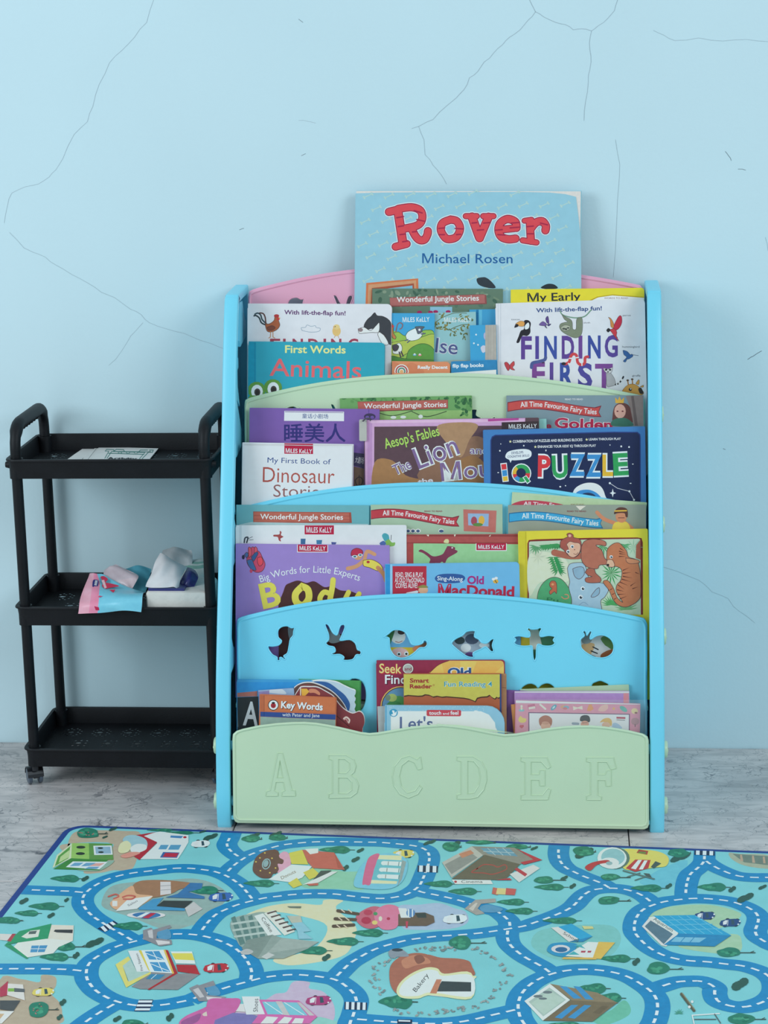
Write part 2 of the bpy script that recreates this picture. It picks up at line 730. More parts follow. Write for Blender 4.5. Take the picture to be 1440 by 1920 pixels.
def rack_uv(px, k):
    d = hit(px, rack_plane(k), VN) - rack_plane(k)
    return (d.x, d.dot(VV))


shelf = thing('bookshelf', 'turquoise plastic kids bookshelf with pink, green and blue tiered racks', 'bookshelf')
blue_m = mat('turquoise_plastic', '70d6f6', .33, .02, 8, .05, 500, .5)
green_m = mat('mint_plastic', 'b9dcc0', .32, .02, 8, .05, 500, .5)
pink_m = mat('pink_plastic', 'd6a8c6', .28, .02, 8, .05, 500, .5)

# side panels: an outer web, a wide front and top flange, wedge brackets inside
front = [(-.366, 0), (-.3685, .010), (-.3685, .044), (-.3615, .083), (-.351, .1375), (-.336, .199), (-.3215, .2445), (-.2935, .3186), (-.2205, .4976),
         (-.1490, .689), (-.1215, .750), (-.1120, .7600), (-.100, .7635), (-.012, .7660)]
fs = smooth(front, 4, False)


def front_y(z):
    """front edge of the side panels at height z"""
    return float(np.interp(z, [p[1] for p in fs], [p[0] for p in fs]))


nrm2 = []
for i, p in enumerate(fs):
    a, b = fs[max(i - 1, 0)], fs[min(i + 1, len(fs) - 1)]
    dx, dy = b[0] - a[0], b[1] - a[1]
    l = math.hypot(dx, dy)
    nrm2.append((dy / l, -dx / l))
for sx in (-1, 1):
    mb = MB()
    # rounded flange swept along the front and top edge
    prof = [(.330, .0022), (.3292, .0007), (.3278, 0), (.3112, 0), (.3098, .0007), (.309, .0022), (.309, .012), (.3245, .012)]
    m = len(prof)
    vs = [(sx * x, p[0] + n[0] * d, p[1] + n[1] * d) for p, n in zip(fs, nrm2) for x, d in prof]
    f = [(i * m + j, i * m + j + 1, (i + 1) * m + j + 1, (i + 1) * m + j) for i in range(len(fs) - 1) for j in range(m - 1)]
    f += [tuple(range(m)), tuple((len(fs) - 1) * m + j for j in range(m))]
    mb.raw(vs, f)
    # outer web, its two faces
    for x, d in ((.330, .0022), (.3245, .012)):
        ring = [(p[0] + n[0] * d, p[1] + n[1] * d) for p, n in zip(fs, nrm2)] + [(-.012, 0)]
        tri = tessellate_polygon([[Vector((u, v, 0)) for u, v in ring]])
        mb.raw([(sx * x, u, v) for u, v in ring], [tuple(t) for t in tri])
    # back edge strip and foot strip
    lo, hi = sorted((sx * .309, sx * .3298))
    mb.box(lo, hi, -.0235, -.012, 0, .753)
    lo, hi = sorted((sx * .309, sx * .3243))
    mb.box(lo, hi, -.354, -.0236, 0, .009)
    side = mb.build('side_panel', blue_m, shelf, True)
    for k in range(1, 5):
        y, z = RACK[k]
        b2 = MB()
        cl = lambda pts: [(max(u, front_y(min(v, .748)) + .008), min(v, .748)) for u, v in pts]
        b2.prism(cl([(y - .056, z - .070), (y - .062, z - .060), (y - .046, z + .030), (y - .02, z - .004), (y + .0, z - .036), (y + .010, z - .038), (y + .010, z - .062)]),
                 sx * .3235, sx * .311, lambda u, v, d: (d, u, v))
        if k < 4:
            b2.prism(cl([(y - .034, z + .02), (y - .030, z + .100), (y - .012, z + .085), (y - .002, z + .072), (y + .006, z + .073), (y + .006, z + .058), (y - .006, z + .056),
                         (y - .008, z + .03), (y + .004, z - .002)]), sx * .3235, sx * .3125, lambda u, v, d: (d, u, v))
        b2.build('bracket', blue_m, side)
    # bolts through the outer face
    for by, bz in [(-.336, .118), (-.352, .037), (-.262, .268), (-.185, .420), (-.110, .574), (-.030, .705)]:
        if sx < 0 and bz > .2:
            continue
        b3 = MB()
        n = 18
        prof = [(.0128, 0), (.0128, .0032), (.0115, .0048), (.006, .0054)]
        rings = [[(sx * (.330 + d), by + r * math.cos(t * math.tau / n), bz + r * math.sin(t * math.tau / n)) for t in range(n)] for r, d in prof]
        vs = [p for r in rings for p in r]
        f = [(i * n + t, i * n + (t + 1) % n, (i + 1) * n + (t + 1) % n, (i + 1) * n + t) for i in range(len(prof) - 1) for t in range(n)]
        f.append(tuple((len(prof) - 1) * n + t for t in range(n)))
        b3.raw(vs, f)
        b3.box(sx * .3350, sx * .3358, by - .009, by + .009, bz - .0012, bz + .0012)
        b3.build('bolt_cap', green_m, shelf, True)
        b4 = MB()
        if bz < .2:
            b4.tube([(sx * .324, by, bz), (sx * .306, by, bz)], .0075, 14)
            b4.build('bolt_sleeve', blue_m, shelf, True)

# rack outline and animal cut-outs, measured on the second rack
arch_px = [(443.5, 1185), (444, 1166), (452, 1157), (500, 1145), (553, 1134), (610, 1125), (670, 1118.5), (740, 1114), (815, 1112.5), (890, 1114), (960, 1119), (1030, 1127),
           (1087, 1136), (1150, 1147), (1199, 1157), (1209, 1161), (1213.5, 1171), (1213.8, 1185)]
arch = smooth([rack_uv(p, 1) for p in arch_px], 3, False)
x_l, x_r = arch[0][0], arch[-1][0]
PH = .272
outline = arch + [(x_r, -PH), (x_l, -PH)]
zh, zi = Z(390, 1120, .3125), Z(800, 1120, .32639)
holes_px = [
    (zh, [(420, 240), (418, 200), (440, 176), (475, 170), (500, 182), (520, 180), (515, 205), (512, 230), (495, 252), (488, 290), (478, 335), (455, 352), (466, 366), (460, 376),
          (444, 364), (432, 362), (432, 378), (415, 380), (412, 360), (385, 345), (362, 312), (362, 292), (390, 292), (425, 284), (440, 262)]),
    (zh, [(712, 196), (702, 170), (706, 158), (724, 166), (745, 205), (762, 222), (775, 222), (788, 180), (800, 164), (818, 164), (822, 185), (800, 240), (796, 258), (850, 252),
          (885, 275), (897, 312), (912, 318), (920, 332), (912, 346), (890, 346), (872, 372), (835, 380), (808, 376), (815, 360), (790, 344), (750, 346), (742, 336), (762, 325), (755, 300),
          (722, 292), (706, 275), (722, 255), (722, 225)]),
    (zh, [(1085, 245), (1055, 240), (1080, 220), (1110, 196), (1150, 194), (1185, 210), (1205, 245), (1222, 280), (1255, 285), (1285, 275), (1295, 258), (1312, 262), (1316, 285), (1300, 302),
          (1270, 305), (1240, 332), (1200, 358), (1155, 366), (1115, 348), (1090, 305)]),
    (zi, [(142, 265), (165, 238), (205, 218), (230, 195), (278, 192), (275, 225), (300, 240), (315, 258), (345, 262), (372, 240), (388, 240), (378, 275), (386, 308), (368, 312), (340, 286),
          (310, 300), (268, 320), (270, 345), (235, 342), (200, 320), (165, 292)]),
    (zi, [(590, 200), (578, 188), (586, 174), (602, 182), (635, 180), (650, 173), (662, 182), (652, 200), (655, 225), (700, 218), (738, 226), (728, 246), (738, 264), (715, 280), (670, 280),
          (640, 270), (632, 300), (630, 345), (620, 368), (610, 345), (606, 290), (600, 280), (560, 282), (520, 276), (502, 262), (512, 244), (500, 230), (530, 220), (588, 228)]),
    (zi, [(905, 220), (896, 200), (908, 190), (918, 204), (920, 218), (930, 202), (940, 192), (950, 200), (942, 222), (942, 240), (975, 220), (1015, 216), (1055, 236), (1076, 275), (1068, 320),
          (1030, 346), (975, 348), (925, 325), (890, 295), (882, 265), (884, 240)]),
    # second row, mostly hidden by the books standing in front of it
    (zh, [(850, 500), (905, 495), (940, 540), (946, 600), (935, 650), (910, 680), (870, 660), (850, 580)]),
    (zi, [(545, 530), (570, 505), (600, 498), (625, 508), (640, 524), (660, 506), (690, 496), (718, 505), (735, 530), (715, 580), (640, 620), (570, 580)]),
    (zi, [(950, 505), (975, 488), (998, 482), (1020, 490), (1045, 508), (1030, 560), (998, 600), (962, 560)]),
]
holes = [smooth([rack_uv(z.p(q), 1) for q in pts], 3) for z, pts in holes_px]
for k, m in ((1, blue_m), (2, blue_m), (3, green_m), (4, pink_m)):
    M = rack_matrix(k) @ Matrix.Translation((0, 0, -.004))
    rk = plate('rack_panel', [outline] + holes, .008, .0018, m, shelf, M, 2)
    rim = MB()
    inset = [(p[0] * .9905, p[1] - .0042) for p in arch]
    path = [(inset[0][0], -PH + .01)] + inset + [(inset[-1][0], -PH + .01)]
    rim.tube([(p[0], p[1], .0036) for p in path], .0022, 8)
    rim.build('rim', m, rk, True)
    for h in holes[:6]:
        hr = MB()
        hr.tube([(p[0], p[1], .0034) for p in h], .0013, 6, True)
        hr.build('cutout_lip', m, rk, True)

# front rack with the wavy top and raised letters
zj, zk = Z(390, 1340, .3125), Z(800, 1340, .32639)
fpx = [zj.p(q) for q in [(145, 150), (148, 118), (165, 102), (200, 90), (300, 68), (400, 55), (500, 48), (570, 47), (640, 52), (700, 62), (780, 78), (850, 95), (910, 110), (965, 117), (1020, 112),
                         (1100, 98), (1200, 80), (1300, 68), (1400, 62)]]
fpx += [zk.p(q) for q in [(60, 56), (150, 65), (230, 76), (300, 90), (380, 107), (450, 118), (520, 114), (600, 100), (700, 82), (800, 70), (880, 66), (950, 66), (1030, 72), (1100, 82),
                          (1180, 97), (1250, 114), (1270, 128), (1276, 150)]]
fpx += [zk.p((1278, 632)), zk.p((1270, 652)), zk.p((1250, 661))]
fpx += [zj.p((178, 652)), zj.p((160, 642)), zj.p((150, 618))]
fl = [rack_uv(p, 0) for p in fpx]
fpan = plate('front_panel', [fl], .008, .0022, green_m, shelf, rack_matrix(0) @ Matrix.Translation((0, 0, -.004)), 2)
rim = MB()
cx = sum(p[0] for p in fl) / len(fl)
cy = sum(p[1] for p in fl) / len(fl)
rim.tube([(cx + (p[0] - cx) * .990, cy + (p[1] - cy) * .958, .0034) for p in fl], .0022, 8, True)
rim.build('rim', green_m, fpan, True)
GL = {   # slab letters on a 55 x 80 field
    'A': [[(22, 0), (30, 0), (48, 70), (54, 70), (55, 80), (30, 80), (30, 73), (36, 70), (33, 54), (18, 54), (15, 70), (22, 74), (22, 80), (0, 80), (1, 72), (8, 70)], [(26, 14), (20, 46), (32, 46)]],
    'B': [[(0, 0), (32, 0), (46, 8), (50, 20), (47, 31), (41, 37), (50, 44), (55, 56), (52, 70), (40, 79), (0, 80), (0, 73), (7, 71), (7, 9), (0, 7)], [(17, 7), (17, 34), (32, 34), (39, 26), (39, 14), (30, 7)],
          [(17, 42), (17, 72), (34, 72), (43, 65), (43, 50), (35, 42)]],
    'C': [[(46, 7), (52, 2), (55, 24), (48, 26), (42, 13), (30, 8), (17, 18), (12, 38), (16, 58), (28, 70), (42, 66), (50, 55), (55, 60), (47, 72), (30, 79), (14, 72), (3, 56), (0, 38), (4, 20), (16, 5), (32, 0)]],
    'D': [[(0, 0), (30, 0), (45, 9), (54, 26), (55, 44), (50, 62), (38, 76), (24, 79), (0, 79), (0, 72), (8, 70), (8, 9), (0, 7)], [(19, 8), (19, 70), (32, 68), (41, 54), (44, 38), (41, 20), (32, 9)]],
    'E': [[(0, 0), (48, 0), (55, 18), (50, 21), (38, 8), (18, 8), (18, 32), (34, 32), (36, 24), (44, 24), (44, 53), (36, 53), (34, 42), (18, 42), (18, 71), (40, 71), (50, 58), (55, 60), (50, 79), (0, 79), (0, 71), (8, 69), (8, 9), (0, 7)]],
    'F': [[(0, 0), (50, 0), (55, 20), (46, 22), (38, 8), (20, 8), (20, 32), (35, 32), (38, 24), (45, 24), (45, 53), (37, 53), (35, 42), (20, 42), (20, 70), (27, 73), (27, 79), (0, 79), (0, 72), (8, 69), (8, 9), (0, 7)]],
}
for ch, (lx, ly) in zip('ABCDEF', ((499, 1412), (617, 1416), (736, 1417), (857, 1418.5), (977, 1420), (1100, 1420.5))):
    lines = [[rack_uv((lx + a, ly + b), 0) for a, b in g] for g in GL[ch]]
    o = plate('raised_letter', lines, .0012, .0004, green_m, fpan, Matrix.Translation((0, 0, .0040)))
    o['label'] = 'raised letter ' + ch
    for g in lines:
        gv = MB()
        gv.tube([(p[0], p[1], .0004) for p in g], .00085, 6, True)
        gv.build('letter_edge', green_m, o)

# floor board of each tier
TFZ = [None] + [RACK[k - 1][1] - .120 for k in range(1, 5)]
for k in range(1, 5):
    z = TFZ[k]
    ya = RACK[k][0] - (RACK[k][1] - z) * SL / CL + .001
    yb = RACK[k - 1][0] - (RACK[k - 1][1] - z) * SL / CL + .0085
    mb = MB()
    mb.box(-.3085, .3085, yb, ya, z - .006, z)
    mb.build('tier_board', (blue_m, blue_m, green_m, green_m, pink_m)[k], shelf)

# ------------------------------------------------------------------ books
ZA, ZB, ZC = Z(400, 500, .30556), Z(800, 500, .31944), Z(640, 340, .33333)
ZD, ZE, ZF, ZG = Z(400, 720, .30556), Z(800, 720, .31944), Z(400, 930, .30556), Z(800, 900, .31944)
ZH, ZI = zh, zi
ZS = Z(680, 570, .18056)      # sheep corner
ZY = Z(960, 990, .18056)      # jungle animals book
ZL = Z(430, 1250, .1875)      # lower left
ZM = Z(690, 1220, .1875)      # lower middle
ZN = Z(940, 1270, .19444)     # lower right
ZQ = Z(930, 550, .20139)      # jungle lift-the-flap book
PAGE = 'd9e0e2'


def book(name, label, k, o, t, tl, tr, cover, z, art, r=.002, tilt=0.0, board=.0012, page=PAGE, group='picture books on the bookshelf', cover_px=None, wide=None, spine=None,
         corners='1001', lift=0.0, cat='book', base_z=None):
    """a book in tier k whose front cover lies o in front of rack k; tl, tr: its top corners"""
    O = rack_plane(k, o)
    ln = LEAN + math.radians(tilt)
    N = Vector((0, -math.cos(ln), math.sin(ln)))
    A, B = hit(tl, O, N), hit(tr, O, N)
    U = (B - A).normalized()
    V = N.cross(U)
    wd = (B - A).length
    zb = (TFZ[k] if base_z is None else base_z) + .0015 + lift
    mid = (A + B) / 2
    h = (mid.z - zb) / V.z - abs(U.z) * wd / 2 - .001
    org = mid - V * h
    M = Matrix(((U.x, -N.x, V.x, org.x), (U.y, -N.y, V.y, org.y), (U.z, -N.z, V.z, org.z), (0, 0, 0, 1)))
    root = thing(name, label, cat, M, group)

    def uv(px):
        d = hit(px, org, N) - org
        return (d.dot(U), d.dot(V))

    def to3d(px, hh):
        u, v = uv(px)
        if not cover_px:                                  # print ends at the edge of the cover
            u = max(-wd / 2 + .0003, min(wd / 2 - .0003, u))
            v = max(.0004, min(h - .0003, v))
        return (u, -hh, v)

    fn = lambda u, v, d: (u, d, v)
    out = rrect(-wd / 2, wd / 2, 0, h, r, 5, corners)
    if cover_px:
        top = [uv(q) for q in cover_px]
        out_c = top + [(top[-1][0], 0), (top[0][0], 0)]
    else:
        out_c = out
    mb = MB()
    mb.prism(out_c, 0, board, fn)
    cm = mat('cover_' + cover, cover, .36, .03, 60, 0, 200, .4)
    fc = mb.build('front_cover', cm, root)
    if wide:
        wr = uv(wide)[0]
        out = rrect(-wd / 2, wr, 0, uv(wide)[1], r, 5, corners)
    mb = MB()
    ins = .0016 if t > .006 else .0006
    mb.prism(rrect(min(p[0] for p in out) + .0005, max(p[0] for p in out) - ins, ins, max(p[1] for p in out) - ins, max(0, r - ins), 5, corners), board, max(board * 1.5, t - board), fn)
    mb.build('pages', mat('paper_' + page, page, .8, .04, 300), root)
    mb = MB()
    mb.prism(out, max(board * 1.5, t - board), t, fn)
    mb.build('back_cover', cm, root)
    if t > .006:
        mb = MB()
        mb.box(-wd / 2 - .0008, -wd / 2 + .0008, .0002, t - .0002, 0, h - r)
        mb.build('spine', mat('cover_' + (spine or cover), spine or cover, .36, .03, 60, 0, 200, .4), root)
    d = Vector((tr[0] - tl[0], tr[1] - tl[1]))
    print_on(art, z, to3d, root, ink('cover_ink', .38), rot0=math.atan2(d.y, d.x))
    return root


def publisher(z, x, y, w2, h2, bgc='b01f45', fg='eaf2f6', tx='MiLES KeLLY'):
    """small red publisher's tab"""
    return [(z, P('e9f0f4', (x - 4, y), (x + w2 + 4, y), (x + w2 + 4, y + h2 + 4), (x - 4, y + h2 + 4))), (z, P(bgc, (x, y), (x + w2, y), (x + w2, y + h2), (x, y + h2))),
            (z, T(fg, tx, x + w2 * .06, y + h2 * .80, h2 * .55, w2 * .88, b=.012))]


def glow(c1, c2, s, x, y, h, w2=None, rot=None, b=.01, path=None, e=.05):
    """lettering with an outline in a second colour"""
    return [T(c2, s, x, y, h, w2, rot, b + e, path), T(c1, s, x, y, h, w2, rot, b, path)]


def inked(cmds, c='4a2f2c', w2=4.5):
    """drawn figures with an ink contour"""
    out = []
    for q in cmds:
        out.append(q)
        if q[0] == 'S':
            out.append(LS(c, w2, *(tuple(q[2]) + (q[2][0],))))
    return out


def eye(x, y, r, c='22303a'):
    return [E('eef4f6', x, y, r, r), E(c, x + r * .15, y + r * .1, r * .62, r * .62), E('eef4f6', x + r * .35, y - r * .2, r * .2, r * .2)]


# ---------- top tier -------------------------------------------------------------
art = []
rng = random.Random(3)
for row in range(9):                                   # faint bones printed over the blue
    for c in range(11):
        x, y = 150 + c * 118 + (row % 2) * 55 - row * 8, 85 + row * 68 - c * 3 + rng.uniform(-8, 8)
        if 110 < x < 1290 and 60 < y < 690:
            a = (x - 22, y + 10)
            b2 = (x + 22, y - 10)
            art += [L('a9d3d4', 6, a, b2), E('a9d3d4', a[0] - 3, a[1] - 4, 6, 5), E('a9d3d4', a[0] + 2, a[1] + 5, 6, 5), E('a9d3d4', b2[0] - 2, b2[1] - 5, 6, 5), E('a9d3d4', b2[0] + 4, b2[1] + 4, 6, 5)]
art += [P('c9784f', (140, 572), (432, 546), (434, 615), (180, 640), (180, 700), (136, 700)), P('c79b75', (152, 582), (420, 556), (422, 610), (175, 640), (172, 700), (148, 700)),
        P('a3563f', (172, 600), (408, 574), (410, 606), (186, 640), (186, 700), (166, 700)), P('7fbfd8', (186, 612), (400, 586), (402, 640), (190, 700)),
        S('2f3a44', (762, 548), (790, 540), (815, 542), (845, 565), (868, 598), (830, 600), (790, 590), (768, 575)),
        S('26323a', (1122, 598), (1150, 580), (1175, 576), (1200, 582), (1218, 600), (1190, 606), (1150, 606))]
strokes = [
    (42, [(318, 165), (332, 255), (347, 355)]), (38, [(268, 172), (318, 160)]), (36, [(305, 368), (368, 352)]),
    (37, [(320, 155), (395, 146), (445, 165), (455, 210), (428, 248), (345, 268)]), (37, [(392, 258), (415, 305), (440, 330), (468, 328), (484, 300), (487, 280)]),
    (37, [(615, 215), (570, 235), (560, 275), (585, 318), (615, 325), (650, 310), (668, 265), (650, 225), (615, 215)]),
    (42, [(735, 200), (778, 318)]), (40, [(828, 200), (778, 318)]), (26, [(700, 196), (762, 196)]), (26, [(798, 196), (856, 196)]),
    (34, [(895, 272), (975, 264)]), (38, [(985, 262), (978, 228), (935, 212), (895, 235), (884, 275), (900, 312), (940, 326), (980, 322)]),
    (37, [(1060, 225), (1066, 335)]), (24, [(1030, 222), (1070, 216)]), (26, [(1020, 332), (1098, 344)]), (38, [(1066, 265), (1095, 232), (1130, 225), (1150, 250), (1148, 276)]),
]
for ext, cc in ((20, 'cfe6ee'), (10, '8c2148'), (1, 'd24a55')):
    for wd, pts in strokes:
        art.append(LS(cc, wd + ext, *pts))
for x0, y0, x1, y1 in ((312, 205, 350, 198), (320, 255, 350, 250), (330, 300, 362, 296), (345, 340, 372, 336), (410, 165, 455, 178), (425, 215, 468, 225), (400, 285, 425, 282), (548, 265, 582, 262),
                       (640, 265, 684, 268), (552, 300, 580, 300), (648, 300, 672, 298), (735, 235, 762, 232), (765, 275, 800, 272), (800, 235, 835, 232), (868, 275, 905, 272), (880, 300, 920, 302),
                       (955, 235, 998, 232), (950, 262, 1000, 258), (1045, 255, 1080, 252), (1048, 295, 1082, 295), (1120, 235, 1160, 245)):
    art.append(L('a0264a', 8, (x0, y0), (x1, y1)))
art += [T('1d5f9e', 'Michael Rosen', 455, 460, 52, 508, b=.004)]
book('picture_book', 'large pale blue picture book with big red lettering, tallest at the back', 4, .0085, .0065, (667.5, 362), (1081, 362.5), '8fc9de', ZC, art, .001, 0.0, .0008, 'd5dad8',
     cover_px=[(667.5, 362.5), (720, 361), (800, 360.5), (900, 360), (980, 360), (1030, 361), (1060, 364), (1072, 367), (1080, 369), (1082, 385), (1085, 410), (1088, 440), (1089.5, 480), (1090, 545)], wide=(1091, 356.5), lift=.012)

JUNGLE = lambda x0, x1, y0, y1, base, n, seed: [E(random.Random(seed * 100 + i).choice(base), random.Random(seed * 77 + i * 3).uniform(x0, x1), random.Random(seed * 31 + i * 7).uniform(y0, y1),
                                                   random.Random(seed + i).uniform(8, 22), random.Random(seed + i + 9).uniform(5, 12), random.Random(i).uniform(0, 180), 9) for i in range(n)]
art = JUNGLE(190, 900, 610, 700, ['4f7464', '6d8a74', '3f6455', '7f9884'], 60, 2) + [P('8a4f4f', (272, 655), (800, 635), (815, 640), (818, 690), (275, 706)), P('a86a68', (272, 657), (806, 638), (808, 684), (276, 700))] \
    + [T('e6eef0', 'Wonderful Jungle Stories', 312, 680, 30, 462, -1.2, b=.012)] \
    + [(ZS, P('86bfd8', (700, 30), (930, 30), (930, 100), (700, 100)))] + [(ZS, E(c, x, y, 26, 16)) for x, y, c in ((590, 85, 'cfe2ea'), (590, 85, 'a02560'), (705, 85, 'a02560'), (758, 80, 'a02560'), (888, 80, 'a02560'), (1138, 75, 'd8dfe6'), (1136, 75, 'a02560'))]
book('story_book', 'dark green jungle stories book behind the two small animal books, top tier', 4, .0135, .0045, (698, 541), (943, 541.5), '5d7d6c', ZC, art, .001, group='jungle and fairy story booklets')

art = [S('eef3f2', (960, 206), (1010, 180), (1090, 168), (1280, 182), (1284, 230), (960, 230)), P('b5a822', (950, 200), (1000, 176), (1090, 163), (1280, 177), (1280, 183), (1090, 169), (1005, 181), (955, 206)),
       T('25313a', 'My Early', 592, 204, 46, 312, -1.5, b=.012), T('7c3060', 'WORDS TO READ', 1042, 189, 9, 140, 0)]
book('story_book', 'bright yellow book behind the jungle lift-the-flap book, top tier', 4, .0145, .0055, (957.5, 543), (1208, 539.5), 'e2d93a', ZB, art, .005)

art = [T('5a2f6c', 'With lift-the-flap fun!', 435, 292, 26, 376, 1.0, b=.018),
       # cockerel
       LS('2f4148', 9, (330, 360), (296, 345), (282, 315), (262, 300), (250, 302)), LS('37505a', 9, (325, 350), (300, 325), (290, 296), (272, 285), (255, 292)), LS('5c3f3c', 8, (322, 345), (318, 310), (306, 288), (285, 284)),
       S('a6603f', (318, 352), (345, 350), (372, 330), (378, 305), (392, 303), (402, 335), (408, 360), (392, 385), (360, 400), (330, 395)), S('7a4636', (330, 372), (360, 362), (380, 375), (360, 390), (335, 388)),
       E('b03a3c', 388, 302, 16, 10), E('c23a40', 398, 320, 9, 10), P('d9a23c', (402, 310), (412, 316), (402, 320)), L('c0854a', 4, (352, 398), (350, 432), (340, 438)), L('c0854a', 4, (366, 398), (366, 432), (378, 438)),
       # cloud outline
       LS('8fa9bd', 3, (545, 392), (540, 375), (565, 372), (575, 358), (600, 366), (625, 362), (632, 374), (655, 378), (648, 396), (600, 402), (545, 392)),
       # chick
       E('d9c07c', 756, 395, 26, 32), E('e0cb8c', 756, 370, 20, 16), L('c98f4a', 3, (748, 425), (742, 436)), L('c98f4a', 3, (766, 425), (770, 438)), E('3a3a36', 748, 368, 3, 3), P('c98f4a', (734, 370), (742, 366), (742, 375)),
       # cow
       S('3b4148', (930, 395), (925, 360), (945, 325), (968, 305), (990, 282), (1005, 300), (1040, 305), (1075, 325), (1092, 360), (1092, 470), (1075, 470), (1050, 420), (1015, 405), (975, 380)),
       S('e4e9ec', (888, 382), (925, 372), (965, 392), (1000, 360), (1018, 345), (1015, 400), (970, 404), (925, 408), (895, 408)), S('e4e9ec', (1018, 400), (1050, 425), (1075, 475), (1040, 475), (1010, 420)), E('8b7f84', 903, 388, 15, 12),
       ] + [T(c, s, x, 506, 62, w2, 0, b=.03) for s, x, w2, c in (('F', 348, 62, 'a04457'), ('I', 428, 16, 'a04457'), ('N', 486, 64, '9c3f58'), ('D', 582, 62, 'a04457'), ('I', 676, 16, '9c3f58'), ('N', 722, 64, 'a04457'), ('G', 828, 62, '9c3f58'))]
art = inked(art, '3f3a3a', 2.5)
book('picture_book', 'white farm lift-the-flap board book with a cockerel and a cow', 4, .0275, .011, (465, 569), (734.5, 570), 'd7e3ec', ZA, art, .007, board=.002)

art = [P('1497b8', (215, 462), (262, 464), (262, 900), (215, 900)), P('1289aa', (252, 464), (258, 464), (258, 900), (252, 900)), T('ece79a', 'First Words', 440, 528, 45, 372, 0.6, b=.022), T('d96a72', 'Animals', 345, 668, 105, 562, 2.0, b=.008)]
for x, y in ((266, 766), (366, 750)):
    art += [E('5d9a45', x, y - 8, 56, 52), E('eef4f6', x + 2, y, 36, 42), E('46423f', x + 4, y + 4, 19, 23), E('2a2a2c', x + 4, y + 6, 12, 15)]
art += [S('5d9a45', (215, 800), (300, 790), (420, 770), (470, 800), (470, 900), (215, 900))]
book('picture_book', 'teal board book with pink lettering and green frog eyes', 4, .0415, .013, (466.5, 640), (721, 642.5), '2ba4bd', ZA, art, .006, board=.002)

art = [S('9db3a8', (800, 600), (1100, 590), (1100, 700), (800, 700)), LS('5d6a45', 6, (760, 190), (830, 140), (950, 95), (1080, 95)), LS('5d6a45', 7, (900, 270), (960, 240), (1040, 215), (1100, 215))]
rg = random.Random(8)
for i in range(70):
    x, y = rg.choice(((800, 120), (860, 230), (950, 290), (1040, 340), (1060, 250), (1100, 150), (1000, 140), (770, 220)))
    art.append(E(rg.choice(('6d7440', '8a8246', '5a6a44', '77803f')), x + rg.uniform(-45, 45), y + rg.uniform(-36, 36), rg.uniform(9, 19), rg.uniform(5, 10), rg.uniform(0, 180), 7))
art += [T('e2ecee', 'MiLES KeLLY', 845, 188, 46, 285, 0, b=.012)]
art += glow('4a5a8c', 'c9d6e2', 'lse', 752, 500, 150, 230, 6, .006, None, .03)
book('small_story_book', 'small aqua booklet with oak branches between sheep book and blue book', 4, .0205, .0035, (800, 587), (892, 584.5), '8cc3cb', ZS, art, .001, group='small animal booklets')
art = [P('1a77ad', (1180, 60), (1205, 60), (1205, 400), (1180, 400)), P('5cb8dc', (1205, 60), (1240, 60), (1240, 400), (1205, 400))]
book('small_story_book', 'plain blue booklet edge behind the small blue dotted book, top tier', 4, .0168, .003, (880, 580.5), (931, 579.5), '3f9fd0', ZS, art, .001, group='small animal booklets')

art = [S('8fbf55', (300, 310), (370, 290), (440, 330), (560, 300), (660, 270), (745, 310), (745, 600), (300, 600)), S('aac35a', (300, 400), (420, 380), (560, 360), (745, 315), (745, 480), (500, 500), (380, 560), (300, 560)),
       S('5a9a48', (455, 560), (480, 480), (560, 425), (640, 412), (710, 440), (750, 500), (750, 590), (460, 590)), S('4d8c44', (300, 540), (400, 560), (500, 575), (745, 585), (745, 640), (300, 640)),
       T('e8f1f4', 'MiLES KeLLY', 415, 188, 48, 280, -1, b=.012),
       S('e9eef0', (445, 330), (470, 290), (520, 262), (570, 250), (620, 290), (615, 330), (580, 365), (520, 382), (465, 375)), S('5b6478', (545, 238), (590, 232), (640, 238), (618, 262), (612, 295), (575, 310), (562, 280)), E('e9eef0', 590, 268, 12, 12),
       L('5b6478', 12, (470, 370), (440, 380)), L('5b6478', 12, (490, 380), (465, 400)), L('5b6478', 14, (610, 312), (648, 306)),
       LS('7f6a72', 12, (345, 290), (362, 215), (390, 195), (415, 215), (405, 250), (385, 260)), S('b9804e', (290, 190), (318, 225), (320, 300), (345, 340), (335, 365), (300, 330)), E('c9474a', 308, 232, 18, 14),
       S('e2e9ea', (330, 430), (380, 405), (410, 450), (395, 510), (340, 520), (310, 500)), S('4a4650', (308, 430), (345, 418), (375, 440), (360, 480), (330, 490), (310, 465)), L('4a4650', 14, (380, 500), (395, 550)), L('4a4650', 14, (400, 495), (420, 540)),
       E('6cb6dc', 540, 528, 18, 10), E('d98a8a', 594, 530, 18, 10), E('e2e9ea', 540, 520, 10, 8), E('e2e9ea', 594, 522, 10, 8)]
art = inked(art, '3a5a3c', 5)
book('small_story_book', 'small booklet with a leaping sheep on green hills, top tier', 4, .0252, .0035, (733.8, 587), (815, 587.5), '3fa5d8', ZS, art, .001, group='small animal booklets')

